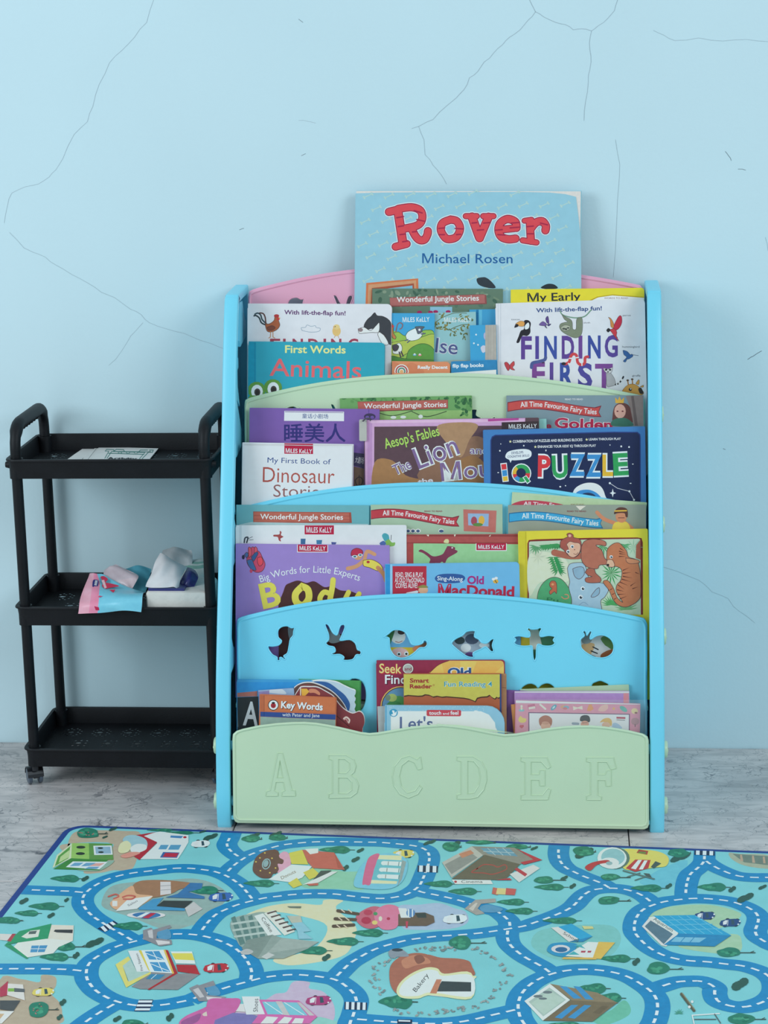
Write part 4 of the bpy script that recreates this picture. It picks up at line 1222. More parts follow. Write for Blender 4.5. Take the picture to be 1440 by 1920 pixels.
zz2 = ZF
art = [P('2f93d2', (1048, 420), (1085, 420), (1085, 620), (1048, 620)), P('93cdee', (1085, 420), (1098, 420), (1098, 620), (1085, 620)), P('b02f44', (1100, 430), (1308, 430), (1308, 800), (1100, 800)),
       T('eaf1f2', 'READ, SING & PLAY', 1118, 498, 30, 168, 0, b=.01), T('eaf1f2', 'AS OLD MacDONALD', 1114, 530, 28, 180, 0, b=.01), T('eaf1f2', 'COMES ALIVE!', 1118, 564, 30, 134, 0, b=.01), E('d8b090', 1288, 578, 30, 22), S('8a8a4c', (1250, 562), (1290, 545), (1318, 562)), L('cfe0ea', 16, (1190, 600), (1250, 588)),
       (ZG, S('2f5a9c', (48, 578), (70, 556), (135, 550), (205, 556), (226, 578), (200, 600), (135, 606), (70, 600))), (ZG, T('eaf1f4', 'Sing-Along', 62, 588, 24, 150, 2, b=.012)), (ZG, T('a03080', 'Old', 238, 608, 44, 98, 1, b=.035)), (ZG, T('b02848', 'MacDonald', 66, 672, 58, 448, 1.5, b=.036)), (ZG, E('d8b24a', 405, 595, 16, 12)), (ZG, L('4a3c30', 4, (398, 585), (412, 605))), (ZG, E('dfe8ee', 408, 576, 10, 8)), (ZG, E('dfe8ee', 392, 582, 10, 8)),
       # lower cover behind the bird cut-out
       (ZH, P('d8c23c', (1040, 300), (1320, 300), (1320, 400), (1040, 400))), (ZH, E('d8b4b4', 1150, 340, 55, 38)), (ZH, E('eef3f4', 1146, 340, 13, 13)), (ZH, E('eef3f4', 1190, 338, 13, 13)), (ZH, E('23282c', 1146, 341, 7, 7)), (ZH, E('23282c', 1190, 339, 7, 7)), (ZH, S('d98c60', (1230, 300), (1320, 270), (1330, 310), (1250, 330))), (ZH, E('efe6e4', 1140, 235, 46, 44)), (ZH, S('3c7a44', (1050, 250), (1075, 200), (1120, 190), (1105, 250), (1085, 290))), (ZH, E('453634', 1160, 208, 22, 16)), (ZH, LS('9a4a4c', 4, (1125, 265), (1145, 270), (1165, 262))), (ZI, P('9fb4c4', (140, 190), (400, 190), (400, 350), (140, 350))), (ZI, E('33464a', 190, 248, 30, 22)), (ZI, E('4a5a72', 260, 240, 40, 30)), (ZI, E('dfe7ea', 225, 290, 30, 24)), (ZI, E('6a4a86', 250, 330, 30, 16)), (ZI, E('e6ecee', 330, 275, 30, 16)), (ZI, E('3f5048', 378, 270, 16, 40))]
book('picture_book', 'light blue sing-along board book with a bee and red lettering', 2, .0335, .0088, (722, 1058), (973.5, 1054), '6cb8e6', zz2, art, .006, board=.002)

art = [P('cdc838', (60, 30), (150, 32), (160, 780), (85, 780)), P('b9b42c', (138, 40), (146, 40), (156, 780), (148, 780)), P('7c2c28', (160, 900), (160, 160), (175, 125), (250, 118), (800, 102), (1300, 98), (1345, 105), (1358, 150), (1360, 900)), P('b8d4bc', (176, 900), (176, 150), (190, 140), (700, 122), (1320, 112), (1334, 125), (1338, 900)),
       S('cfdfc8', (180, 280), (420, 260), (560, 330), (600, 480), (560, 560), (300, 560), (180, 700))]
rg = random.Random(11)


def fronds(cx, cy, n, ln, a0, a1, cc, wd=14):
    out = []
    for i in range(n):
        a = math.radians(a0 + (a1 - a0) * i / max(1, n - 1))
        l = ln * rg.uniform(.75, 1.1)
        ex, ey = cx + l * math.cos(a), cy + l * math.sin(a)
        nx, ny = -math.sin(a) * wd * .5, math.cos(a) * wd * .5
        mx, my = (cx * .55 + ex * .45), (cy * .55 + ey * .45)
        out.append(P(cc, (cx, cy), (mx + nx, my + ny), (ex, ey), (mx - nx, my - ny)))
    return out


for x in range(330, 500, 24):
    art += fronds(x, 190 - (x - 330) * .1, 5, 60, 100, 190, '3f9a5c')
for i in range(7):
    art += fronds(430 + i * 8, 300 + i * 22, 4, 95, 10, 60, '2f9456', 13) + fronds(430 + i * 8, 300 + i * 22, 3, 80, 120, 170, '3f9a5c', 13)
art += fronds(250, 190, 8, 100, 20, 190, '5aa470') + fronds(270, 300, 9, 90, 0, 350, 'c2d4c0', 8) + fronds(950, 190, 7, 95, 30, 200, '3f9a5c') + fronds(1030, 470, 14, 130, 20, 350, '3a9a58') + fronds(1170, 170, 9, 90, 0, 180, '5aa872') + fronds(1260, 200, 10, 110, 0, 350, '8fc2a4', 8) + fronds(1030, 800, 12, 110, 180, 360, '4aa560') + fronds(1180, 850, 12, 130, 180, 350, '6ab078')
n0 = len(art)
art += [S('4fa674', (255, 900), (262, 720), (290, 620), (350, 545), (430, 510), (510, 530), (575, 600), (620, 690), (645, 800), (650, 900)), S('b9684c', (388, 580), (410, 550), (450, 555), (465, 600), (462, 680), (440, 660), (400, 690), (388, 660), (415, 630), (395, 610)), E('d8a070', 422, 585, 14, 12), LS('c99070', 10, (515, 715), (545, 735), (585, 725), (580, 695), (550, 690)), T('2f7a54', 'Pu', 360, 760, 40, 120, 5, b=.01),
        # elephant
        S('9fc4d8', (575, 420), (600, 375), (660, 360), (740, 365), (770, 420), (790, 500), (850, 560), (930, 570), (985, 590), (1000, 650), (960, 720), (920, 760), (915, 900), (640, 900), (620, 740), (590, 620), (600, 560), (585, 490)), S('8ab2ca', (630, 425), (680, 405), (740, 410), (750, 480), (700, 530), (650, 500)), S('8ab2ca', (870, 640), (905, 620), (905, 680), (860, 715), (820, 710)),
        ] + eye(735, 628, 22) + eye(712, 718, 24) + [LS('6f96b4', 4, (680, 820), (740, 770), (790, 800)),
        # monkey
        LS('a86654', 66, (700, 290), (600, 290), (520, 275), (440, 255)), S('b0705c', (720, 200), (750, 140), (830, 115), (930, 125), (975, 150), (970, 185), (930, 178), (870, 180), (930, 230), (960, 310), (985, 335), (985, 375), (910, 385), (890, 420), (830, 420), (760, 390), (720, 320)), S('a86654', (760, 460), (790, 420), (850, 425), (870, 470), (920, 520), (915, 560), (840, 570), (770, 560), (765, 520), (830, 505), (790, 490)),
        S('a35a50', (500, 200), (505, 140), (540, 110), (580, 90), (570, 65), (600, 52), (632, 70), (640, 98), (700, 115), (720, 170), (715, 230), (680, 290), (630, 305), (580, 280), (540, 230)), E('d8b0a0', 600, 80, 16, 15), S('d9b49c', (565, 170), (600, 140), (645, 150), (700, 160), (712, 210), (690, 270), (640, 305), (595, 290), (570, 250), (585, 215)), ] + eye(625, 192, 18) + eye(582, 244, 18) + [LS('6b3f38', 5, (640, 265), (665, 275), (685, 255)), E('6b3f38', 650, 225, 6, 5),
        # tiger
        S('bd7a56', (985, 240), (1010, 195), (1060, 160), (1110, 155), (1150, 190), (1190, 240), (1210, 300), (1290, 330), (1320, 400), (1335, 520), (1335, 700), (1300, 760), (1240, 800), (1170, 820), (1090, 790), (1040, 720), (1010, 650), (950, 570), (960, 545), (1000, 550), (1050, 620), (1090, 720), (1150, 770), (1085, 660), (1090, 590), (1130, 540), (1140, 440), (1090, 400), (1010, 400), (985, 375)), S('d8b79a', (990, 330), (1040, 330), (1065, 380), (1050, 405), (1000, 400), (980, 375)), E('26262a', 996, 384, 14, 13), ] + eye(1030, 300, 17) + [S('c98c68', (1180, 310), (1300, 330), (1320, 360), (1230, 370), (1190, 350))]
art = art[:n0] + inked(art[n0:], '5a3f40', 5)
for x, y, dx, dy in ((1110, 240, 70, 20), (1115, 265, 70, 10), (1110, 295, 70, 0), (1120, 210, 50, 30), (1150, 440, 70, -30), (1150, 470, 90, -10), (1150, 500, 100, 20), (1140, 530, 100, 30), (1120, 560, 90, 40), (1100, 590, 70, 50), (1090, 640, 80, 20), (1095, 690, 90, -5), (1120, 735, 80, -30), (1040, 690, 35, -18), (1020, 640, 32, -15), (1060, 740, 35, -20), (1230, 600, 60, -40), (1250, 630, 60, -20), (1280, 460, 50, 20)):
    art.append(P('5a2f28', (x, y - 5), (x + dx, y + dy), (x, y + 6)))
art.append(P('a8604c', (1290, 180), (1335, 120), (1338, 330), (1285, 310)))
# lower part of the cover, seen through the cut-outs of the rack in front
art += [(ZI, c) for c in (P('d9c93c', (480, 165), (592, 165), (592, 300), (480, 300)), P('4f8a5c', (480, 165), (535, 165), (535, 300), (480, 300)), P('2a2c2a', (533, 165), (542, 165), (542, 300), (533, 300)), P('dfe5dc', (590, 160), (640, 160), (668, 300), (592, 300)), P('4a8f6a', (636, 160), (760, 160), (760, 300), (668, 300)),
        P('5a9a70', (592, 300), (668, 300), (668, 380), (592, 380)), P('dde6ea', (860, 175), (1100, 175), (1100, 365), (860, 365)), S('d8b888', (884, 285), (915, 262), (965, 270), (940, 330), (905, 325)), S('93a4a8', (890, 190), (950, 190), (945, 255), (895, 262)), S('5f8f50', (1000, 235), (1040, 220), (1085, 260), (1070, 300), (1040, 285), (1020, 270)),
        S('a0623c', (1000, 330), (1040, 305), (1080, 300), (1070, 345), (1010, 355)), L('26323c', 7, (955, 285), (985, 300)), L('26323c', 7, (945, 308), (980, 322)), L('26323c', 7, (938, 330), (968, 342)))]
book('picture_book', 'yellow framed picture book with monkey, elephant and tiger', 2, .0265, .010, (972, 996.5), (1214.5, 991.5), 'd9d440', ZY, art, .002, board=.002)

# ---------- bottom tier ----------------------------------------------------------
art = [P('2f93d8', (80, 155), (720, 155), (720, 260), (80, 260)), P('a87068', (70, 262), (280, 244), (280, 296), (70, 302)), P('2a3438', (76, 306), (290, 298), (300, 700), (76, 700)), T('eaf1f4', 'A', 135, 580, 230, 150, 3, b=.02), P('5a6a6c', (76, 430), (92, 600), (76, 610))]
book('picture_book', 'black and blue alphabet board book with a white A, bottom tier', 1, .0125, .008, (444.5, 1274.5), (588, 1276), '3f9fd8', ZL, art, .003, board=.002)
art = [P('4a9a54', (1000, 140), (1310, 150), (1310, 700), (1000, 700)), P('2f7a40', (1305, 150), (1318, 150), (1318, 700), (1305, 700)), P('9cc4d8', (720, 130), (860, 130), (800, 160), (700, 160))]
book('picture_book', 'green board book standing behind the curved board books, bottom tier', 1, .0045, .004, (560, 1273.5), (677, 1276.5), '4a9a54', ZL, art, .002)


def curved_book(label, o, t, pts, cover, art):
    """board book cut to a curved outline"""
    O = rack_plane(1, o)
    zb = TFZ[1] + .0015
    uvs = []
    for q in pts:
        p = hit(ZL.p(q), O, VN)
        uvs.append((p.x, (p.z - zb) / VV.z))
    yb = O.y - (O.z - zb) * SL / CL
    xc = (min(u for u, v in uvs) + max(u for u, v in uvs)) / 2
    org = Vector((xc, yb, zb))
    M = Matrix(((1, 0, 0, org.x), (0, CL, SL, org.y), (0, -SL, CL, org.z), (0, 0, 0, 1)))
    root = thing('board_book', label, 'book', M, 'curved board books')
    uvs = [(u - xc, v) for u, v in uvs]
    o2 = smooth(uvs, 4, False)
    o2 = o2 + [(o2[-1][0] - .004, .0), (o2[0][0] + .002, .0)]
    fn = lambda u, v, d: (u, d, v)
    mb = MB()
    mb.prism(o2, 0, t * .4, fn)
    mb.build('front_cover', mat('cover_' + cover, cover, .36, .03, 60, 0, 200, .4), root)
    mb = MB()
    c = sum(u for u, v in o2) / len(o2)
    mb.prism([(c + (u - c) * 1.012, v * 1.008 if v > 0 else v) for u, v in o2], t * .4, t, fn)
    mb.build('pages', mat('paper_dfe6e8', 'dfe6e8', .8, .04, 300), root)

    def to3d(px, hh):
        d = hit(px, org, VN) - org
        return (d.x, -hh, d.dot(VV))
    print_on(art, ZL, to3d, root, ink('cover_ink', .38))


curved_book('pale blue curved board book with a scalloped white edge, bottom tier', .0135, .003, [(800, 152), (900, 140), (1000, 145), (1080, 160), (1150, 195), (1215, 225), (1255, 240), (1262, 270), (1248, 300), (1262, 330), (1250, 360), (1262, 395), (1250, 430), (1262, 460)], 'b4d2e2',
            [S('2f5f9e', (840, 150), (920, 148), (1000, 165), (1090, 230), (1160, 290), (1205, 370), (1195, 440), (1170, 440), (1150, 380), (1080, 300), (980, 210), (900, 170))])
curved_book('brown curved board book with white rim, bottom tier', .0175, .003, [(650, 215), (690, 185), (750, 165), (830, 165), (920, 195), (1000, 235), (1070, 290), (1130, 360), (1165, 420), (1180, 470)], '5a4440',
            [S('7c4a48', (700, 190), (780, 176), (880, 200), (990, 255), (960, 260), (860, 225), (760, 205))])
art = [P('8fb4d8', (290, 240), (660, 215), (660, 300), (290, 330)), S('c2dcea', (395, 250), (420, 215), (500, 212), (560, 250), (555, 275), (400, 260)), P('8a86b8', (290, 250), (400, 240), (400, 300), (290, 330))]
book('picture_book', 'lavender-blue picture book behind the orange reader, bottom tier', 1, .0185, .003, (484, 1294.5), (551, 1290), '93a8cc', ZL, art, .002)
curved_book('maroon curved board book with a snail-like swirl, bottom tier', .0225, .0035, [(658, 290), (690, 240), (720, 208), (800, 206), (880, 210), (960, 250), (1040, 300), (1090, 370), (1150, 430), (1230, 470), (1300, 450), (1340, 490), (1350, 560), (1330, 620)], '7c3a40',
            [P('d8b24a', (720, 220), (775, 220), (800, 250), (760, 290), (725, 290)), S('c98a6c', (800, 225), (860, 225), (905, 260), (900, 285), (850, 262), (800, 260)), L('e2d8cc', 10, (712, 215), (712, 295)), LS('e2cfc8', 16, (1145, 520), (1170, 505), (1200, 530), (1195, 560)), LS('c9a0a0', 10, (1150, 530), (1170, 525), (1185, 555)), L('3a2428', 6, (1060, 480), (1200, 600))])
art = [P('b56a48', (310, 285), (1072, 300), (1072, 470), (310, 445)), P('c4764e', (345, 290), (1060, 305), (1055, 465), (345, 445)), P('2f4f94', (310, 450), (1065, 478), (1062, 530), (310, 498)), P('8fb0a8', (310, 500), (1062, 532), (1058, 900), (310, 900)), P('9a5a40', (345, 287), (352, 287), (352, 445), (345, 445)), P('25407c', (345, 452), (352, 452), (352, 498), (345, 498)),
       E('2a2628', 440, 384, 54, 54, 0, 20), E('eaf0f2', 440, 384, 47, 47, 0, 20), E('b0303c', 440, 388, 26, 27), E('2a2628', 440, 362, 17, 10), L('2a2628', 4, (440, 365), (440, 412)), E('2a2628', 428, 384, 4, 4), E('2a2628', 452, 384, 4, 4), E('2a2628', 430, 400, 4, 4), E('2a2628', 450, 400, 4, 4), T('6a3a30', 'Key Words', 519, 416, 66, 418, 3.2, b=.06), T('eef3f5', 'Key Words', 516, 412, 66, 418, 3.2, b=.03), T('e2eaf0', 'with Peter and Jane', 530, 496, 34, 372, 1.6, b=.004)]
book('reading_book', 'small orange reader with a round ladybird badge and blue stripe', 1, .0305, .006, (487, 1302), (631, 1308), 'bf724c', ZL, art, .003, board=.0015)

art = [P('8c2f4c', (90, 100), (820, 100), (620, 230), (500, 900), (90, 900)), P('e0b860', (600, 240), (640, 195), (700, 145), (760, 115), (810, 100), (1330, 100), (1352, 112), (1360, 140), (1360, 400), (600, 400)), P('dcc96c', (610, 220), (740, 130), (760, 230)), P('dcc96c', (920, 105), (1090, 105), (1040, 230), (930, 230)), P('dcc96c', (1270, 220), (1358, 145), (1358, 230)), LS('5a2a34', 5, (600, 240), (700, 145), (810, 100)),
       T('b8343c', 'Seek', 116, 226, 92, 222, 1, b=.05), T('ecd98c', 'Seek', 112, 222, 92, 222, 1, b=.012), E('5a3040', 400, 180, 58, 56, 0, 20), E('dfe6e0', 400, 180, 52, 50, 0, 20), E('a8b8b4', 400, 180, 45, 43, 0, 20), T('8c2f4c', 'and', 366, 198, 34, 70, 0, b=.015), T('5a1f34', 'Find', 174, 334, 88, 215, 0, b=.05), T('eef2f2', 'Find', 170, 330, 88, 215, 0, b=.014), T('eef2f2', 'Old', 796, 252, 78, 236, 0, b=.085), T('2a5a98', 'Old', 796, 252, 78, 236, 0, b=.035),
       E('e2c468', 330, 560, 205, 205, 0, 28), E('4a2c38', 330, 560, 196, 196, 0, 28), E('5a8fb4', 330, 560, 188, 188, 0, 28), E('4f9a58', 300, 520, 90, 70), E('3f8450', 260, 560, 80, 60), E('9ab86a', 240, 470, 50, 40), E('6f8a78', 200, 470, 26, 30)]
book('picture_book', 'maroon seek and find book with golden rays, bottom tier middle', 1, .0075, .0065, (706, 1238.5), (946.5, 1237.5), '8c2f4c', ZM, art, .005)
art = [P('b08a68', (1340, 230), (1400, 235), (1400, 900), (1340, 900)), L('6a4a38', 4, (1342, 368), (1390, 372))]
book('reading_book', 'tan book whose edge shows right of the yellow-green reader, bottom tier', 1, .0135, .005, (800, 1263), (949.5, 1263.5), 'b08a68', ZM, art, .002)
base = [(356, 236), (1325, 236), (1325, 460), (1300, 470), (1285, 460), (1268, 478), (1250, 470), (1235, 460), (1215, 440), (1190, 455), (1130, 460), (1090, 470), (1070, 505), (1050, 495), (1010, 480), (960, 470), (900, 465), (840, 460), (780, 455), (740, 460), (690, 450), (650, 458), (610, 440), (570, 435), (540, 448), (500, 450), (400, 442), (356, 450)]
art = [P('4a3426', *[(x + 6, y + 12) for x, y in base]), P('c2c25c', *base), T('9a2f34', 'Smart', 418, 318, 40, 192, 0, b=.035), T('9a2f34', 'Reader', 418, 376, 40, 222, 0, b=.035), E('9a2f34', 656, 344, 9, 9), E('c2c25c', 656, 344, 6, 6), T('d9e6d0', 'Fun Reading 4', 762, 358, 48, 480, 0, b=.045), T('3f9cb8', 'Fun Reading 4', 762, 358, 48, 480, 0, b=.012), P('2a4a80', (1318, 232), (1336, 232), (1336, 700), (1318, 700))]
book('reading_book', 'thin reader with yellow-green top dripping over brown, bottom tier', 1, .0205, .005, (756.5, 1263), (940.5, 1263), 'a8603f', ZM, art, .002)
art = [P('a9b8bc', (90, 560), (180, 556), (180, 800), (90, 800))]
book('reading_book', 'pale grey book edge left of the touch and feel book', 1, .0265, .004, (707.5, 1325), (760, 1323.5), 'b4c2c6', ZM, art, .001)
rgd = random.Random(2)
art = [P('e2eaec', (228, 604), (1130, 606), (1210, 640), (1270, 720), (1290, 900), (228, 900)), S('e2eaec', (1050, 612), (1140, 622), (1210, 665), (1260, 740), (1280, 840), (1000, 840)), P('5aa5cc', (174, 546), (186, 546), (186, 900), (174, 900))]
for i in range(60):
    x = rgd.uniform(195, 1200)
    art.append(E('b4dcea', x, rgd.uniform(552, 600), 4, 4, 0, 6))
art += [E('3a9cc4', 256, 622, 43, 40, 0, 16), S('e8f0f2', (230, 640), (250, 630), (240, 600), (262, 600), (268, 622), (285, 605), (282, 640), (255, 655)), P('c04a58', (586, 600), (596, 592), (922, 594), (932, 604), (930, 646), (920, 656), (596, 654), (586, 644)), T('f0f4f4', 'touch', 612, 640, 36, 120, 0, b=.02), T('f0f4f4', 'and', 748, 640, 24, 62, 0, b=.01), T('f0f4f4', 'feel', 824, 640, 38, 80, 0, b=.02), T('5a6f9c', "Let's", 318, 790, 128, 330, 0, b=.01)]
book('picture_book', 'pale blue touch and feel board book with rounded corner', 1, .0335, .0065, (721.5, 1322.5), (946, 1324), '8cc4de', ZM, art, .026, board=.002, corners='1000')

# right-hand pile of thin pink and purple booklets in clear sleeves
book('booklet', 'pale green booklet at the back of the right bottom pile', 1, .0045, .003, (975, 1292.5), (1179, 1283.5), 'a9cfb0', ZN, [P('c2dcc4', (200, 110), (1230, 66), (1230, 74), (200, 118))], .001, group='thin booklets at the bottom right')
book('booklet', 'dark purple booklet standing at the left of the right bottom pile', 1, .0075, .003, (949, 1293.5), (990, 1296), '7a559a', ZN, [P('6a4a8c', (45, 125), (70, 125), (60, 600), (45, 600))], .001, group='thin booklets at the bottom right')
book('booklet', 'lilac booklet with a pink strip in the right bottom pile', 1, .0125, .004, (964.5, 1296.5), (1180, 1296), 'b9a0d0', ZN, [P('cfdce0', (130, 128), (1240, 132), (1240, 152), (130, 146)), P('a98cc8', (130, 150), (1176, 158), (1176, 400), (130, 400)), P('d0909c', (1178, 152), (1228, 152), (1228, 400), (1178, 400))], .001, group='thin booklets at the bottom right')
book('booklet', 'orange-brown booklet edge left of the pink picture word book', 1, .0185, .004, (958, 1321.5), (1000, 1318), 'c8945c', ZN, [P('b07c4c', (95, 265), (104, 265), (104, 600), (95, 600))], .001, group='thin booklets at the bottom right')
art = [P('dce7ea', (140, 214), (1345, 236), (1345, 262), (140, 248)), P('d294ac', (142, 250), (1338, 268), (1338, 900), (142, 900)), P('6a3a6c', (260, 336), (1240, 352), (1232, 900), (262, 900)), P('dde8ee', (270, 345), (1230, 360), (1226, 900), (272, 900))]
brown = '4a3c40'
art += [E('7ac0c8', 195, 318, 28, 12), E('e8dcc4', 195, 300, 10, 16), E('e2e2d2', 195, 278, 11, 11), P('c0668a', (252, 268), (320, 255), (335, 300), (260, 318)), P('e8d8d0', (262, 288), (325, 278), (330, 300), (264, 312)), L('dfe2d8', 18, (375, 262), (425, 305)), E('4aa5bc', 505, 290, 36, 18, -45), E('bfe2e8', 505, 290, 18, 8, -45), E('d0a080', 600, 285, 32, 18), E('7ab0c4', 625, 290, 30, 16), E('c87a7c', 615, 300, 22, 12), P('ecdccc', (690, 278), (735, 290), (780, 275), (785, 312), (738, 300), (695, 318)), P('d8985c', (830, 300), (845, 262), (870, 260), (890, 305), (860, 325), (826, 325)), S('e0b8b0', (935, 310), (965, 275), (1020, 262), (1028, 300), (990, 328), (945, 325)), P('d8b45c', *[(1084 + (18 if i % 2 == 0 else 8) * math.sin(i * math.pi / 5), 302 - (18 if i % 2 == 0 else 8) * math.cos(i * math.pi / 5)) for i in range(10)]), E('5ab0a4', 1178, 305, 42, 22, 35), E('e0cf9c', 1285, 325, 32, 28), E('8a5a50', 1298, 342, 14, 9),
        E('b08a94', 1290, 425, 40, 36), L('6a4a58', 8, (1290, 455), (1290, 475)), S('dfd068', (165, 400), (185, 372), (205, 390), (240, 400), (232, 430), (195, 438), (170, 425)), E('c04a5c', 188, 472, 13, 13), E('c04a5c', 206, 470, 12, 12), P('c04a5c', (178, 478), (216, 476), (196, 494)),
        S('a86a50', (362, 410), (385, 380), (425, 366), (465, 378), (490, 410), (480, 465), (430, 478), (375, 465)), E('d8b09a', 428, 470, 48, 40), E('c89a82', 425, 440, 36, 16), S('1f1f22', (760, 420), (765, 380), (800, 364), (840, 370), (856, 400), (848, 432), (800, 425)), E('d8a894', 805, 450, 40, 32), L('5a3a3c', 4, (780, 440), (830, 436)), S('d8b868', (950, 435), (985, 400), (1035, 392), (1065, 420), (1060, 470), (1030, 445), (985, 430)), E('e2bca4', 1010, 460, 40, 30), S('a4c8e4', (1072, 450), (1110, 440), (1165, 490), (1080, 500)), L('8fa4b8', 24, (690, 445), (740, 448)), P('b02f50', (1110, 380), (1196, 383), (1196, 401), (1110, 398)), L('5a6470', 6, (1112, 410), (1190, 414))]
book('booklet', 'pink picture word booklet with baby things along its border', 1, .0225, .0035, (966.5, 1313), (1201, 1319.5), 'd294ac', ZN, art, .001, group='thin booklets at the bottom right')


# clear plastic sleeve standing right of the pink booklet
def sleeve(label, k, o, tl, tr, m):
    O = rack_plane(k, o)
    A, B = hit(tl, O, VN), hit(tr, O, VN)
    zb = TFZ[k] + .0015
    h = (min(A.z, B.z) - zb) / VV.z
    org = Vector(((A.x + B.x) / 2, O.y - (O.z - zb) * SL / CL, zb))
    M = Matrix(((1, 0, 0, org.x), (0, CL, SL, org.y), (0, -SL, CL, org.z), (0, 0, 0, 1)))
    mb = MB()
    hw = (B.x - A.x) / 2
    mb.prism([(-hw, 0), (hw, 0), (hw, h), (-hw, h + (A.z - B.z) / VV.z * .0)], 0, .0004, lambda u, v, d: (u, d, v))
    o_ = mb.build('plastic_sleeve', m, None)
    o_.matrix_world = M
    return tag(o_, label, 'sleeve')


clear = mat('clear_plastic', 'c9dfe4', .12, .01, 20, 0, 200, .5, 0, .09)
sleeve('clear plastic sleeve around the pink booklets at bottom right', 1, .0245, (968, 1310.5), (1213, 1312.5), clear)

# bulldog clip on the framed fable book
O = rack_plane(3, .0215)
q = hit((681, 806), O, VN)
clip = thing('binder_clip', 'small silver binder clip on the pink frame of the fable book', 'clip', Matrix.Translation(q))
mb = MB()
mb.prism(rrect(-.0058, .0055, -.016, .016, .002), -.0035, -.0005, lambda u, v, d: (u, d + v * SL, v))
mb.build('clip_body', mat('clip_metal', 'aeb8b4', .3, .05, 40, 0, 200, .6), clip)
mb = MB()
mb.tube([(0, -.004, .014), (.004, -.005, .018), (.010, -.005, .019), (.012, -.004, .015)], .0012, 6)
mb.build('clip_wire', mat('clip_dark', '4a4a58', .4), clip)

# ------------------------------------------------------------------ rolling cart
XL, XR, YF, YB = -.6597, -.3425, -.215, -.0085
TZ = [.5285, .2966, .0657]           # rim heights, top to bottom
TH = .0305
black = mat('black_plastic', '0e1116', .5, .2, 40, .15, 700, .28)
cart = thing('rolling_cart', 'black three-tier plastic rolling cart with perforated trays beside the bookshelf', 'cart')
legs = [(x, y) for y in (YF + .0135, YB - .0135) for x in (XL + .0135, XR - .0135)]


def tray(z):
    b = MB()
    # cross-section loops from the inside floor up over the rim and down the outside
    spec = [(.0058, -.0270, .010), (.0042, -.0020, .0115), (.0032, .0000, .012), (-.0012, .0002, .0155), (-.0020, -.0012, .016), (-.0018, -.0030, .016), (.0010, -.0036, .0145), (.0042, -TH, .012), (.0060, -TH, .010)]
    rings = []
    for ins, dz, r in spec:
        rings.append([(x, y, z + dz) for x, y in rrect(XL + ins, XR - ins, YF + ins, YB - ins, r, 5)])
    n = len(rings[0])
    vs = [p for r in rings for p in r]
    f = [(i * n + k, (i + 1) * n + k, (i + 1) * n + (k + 1) % n, i * n + (k + 1) % n) for i in range(len(rings) - 1) for k in range(n)]
    b.raw(vs, f)
    t = b.build('tray', black, cart, True)
    # pierced floor: diamond clusters of small holes around larger slots
    out = rrect(XL + .0055, XR - .0055, YF + .0055, YB - .0055, .010, 5)
    hl = []
    px = .0485
    nx = 6
    x0 = (XL + XR) / 2 - px * (nx - 1) / 2

    def ring(cx, cy, rx, ry, n=7):
        return [(cx + rx * math.cos(a * math.tau / n), cy + ry * math.sin(a * math.tau / n)) for a in range(n)]
    for i in range(nx):
        for j in range(3):
            cx, cy = x0 + i * px + (px / 2 if j == 1 else 0), (YF + YB) / 2 - .052 + j * .052
            if cx > XR - .026:
                continue
            hl.append(ring(cx, cy, .0052, .0042, 10))
            for a in range(-2, 3):
                for c in range(-2, 3):
                    ux, uy = (a - c) * .0047, (a + c) * .0058
                    if (a, c) in ((0, 0), (1, 0), (0, 1), (-1, 0), (0, -1)) or abs(a) + abs(c) > 3 or abs(cy + uy - (YF + YB) / 2) > .086:
                        continue
                    if j % 2 and abs(a) + abs(c) > 2:
                        continue
                    q = (cx + ux + .003, cy + uy)
                    if all(math.hypot(q[0] - h[0][0], q[1] - h[0][1]) > .0058 for h in hl if len(h) == 7):
                        hl.append(ring(*q, .0021, .0021))
    plate('tray_floor', [out] + hl, .0005, .0001, black, t, Matrix.Translation((0, 0, z - .0265)), 0)
    for lx, ly in legs:
        s = MB()
        s.tube([(lx, ly, z - TH - .0005), (lx, ly, z - .0005)], .0108, 14)
        s.build('leg_socket', black, t, True)
    return t


for z in TZ:
    tray(z)
for lx, ly in legs:
    b = MB()
    b.tube([(lx, ly, TZ[2] - TH), (lx, ly, TZ[0])], .0083, 14)
    b.build('leg', black, cart, True)
# side handles with a notched grip
ZT = .577
for lx in (legs[0][0], legs[1][0]):
    ya, yb = legs[0][1], legs[2][1]
    pts = [(lx, ya, TZ[0] - .002), (lx, ya, TZ[0] + .012)]
    r = .034
    for k in range(7):
        a = math.radians(180 - 90 * k / 6)
        pts.append((lx, ya + r + r * math.cos(a), ZT - r + r * math.sin(a)))
    for k in range(7):
        a = math.radians(90 - 90 * k / 6)
        pts.append((lx, yb - r + r * math.cos(a), ZT - r + r * math.sin(a)))
    pts += [(lx, yb, TZ[0] + .012), (lx, yb, TZ[0] - .002)]
    b = MB()
    b.tube(pts, [.0083 if p[2] < ZT - .01 else .0098 for p in pts], 14)
    h = b.build('handle', black, cart, True)
    for k in range(6):
        b = MB()
        yy = ya + .050 + k * (yb - ya - .10) / 5
        b.tube([(lx, yy, ZT - .002), (lx, yy, ZT - .0125)], [.009, .0035], 8)
        b.build('grip_notch', black, h, True)
    for yy in (ya, yb):
        b = MB()
        sgn = -1 if lx < -.5 else 1
        b.tube([(lx + sgn * .010, yy + .004, TZ[0] - .011), (lx + sgn * .0175, yy + .004, TZ[0] - .011)], [.0068, .0045], 10)
        b.build('snap_button', black, h, True)
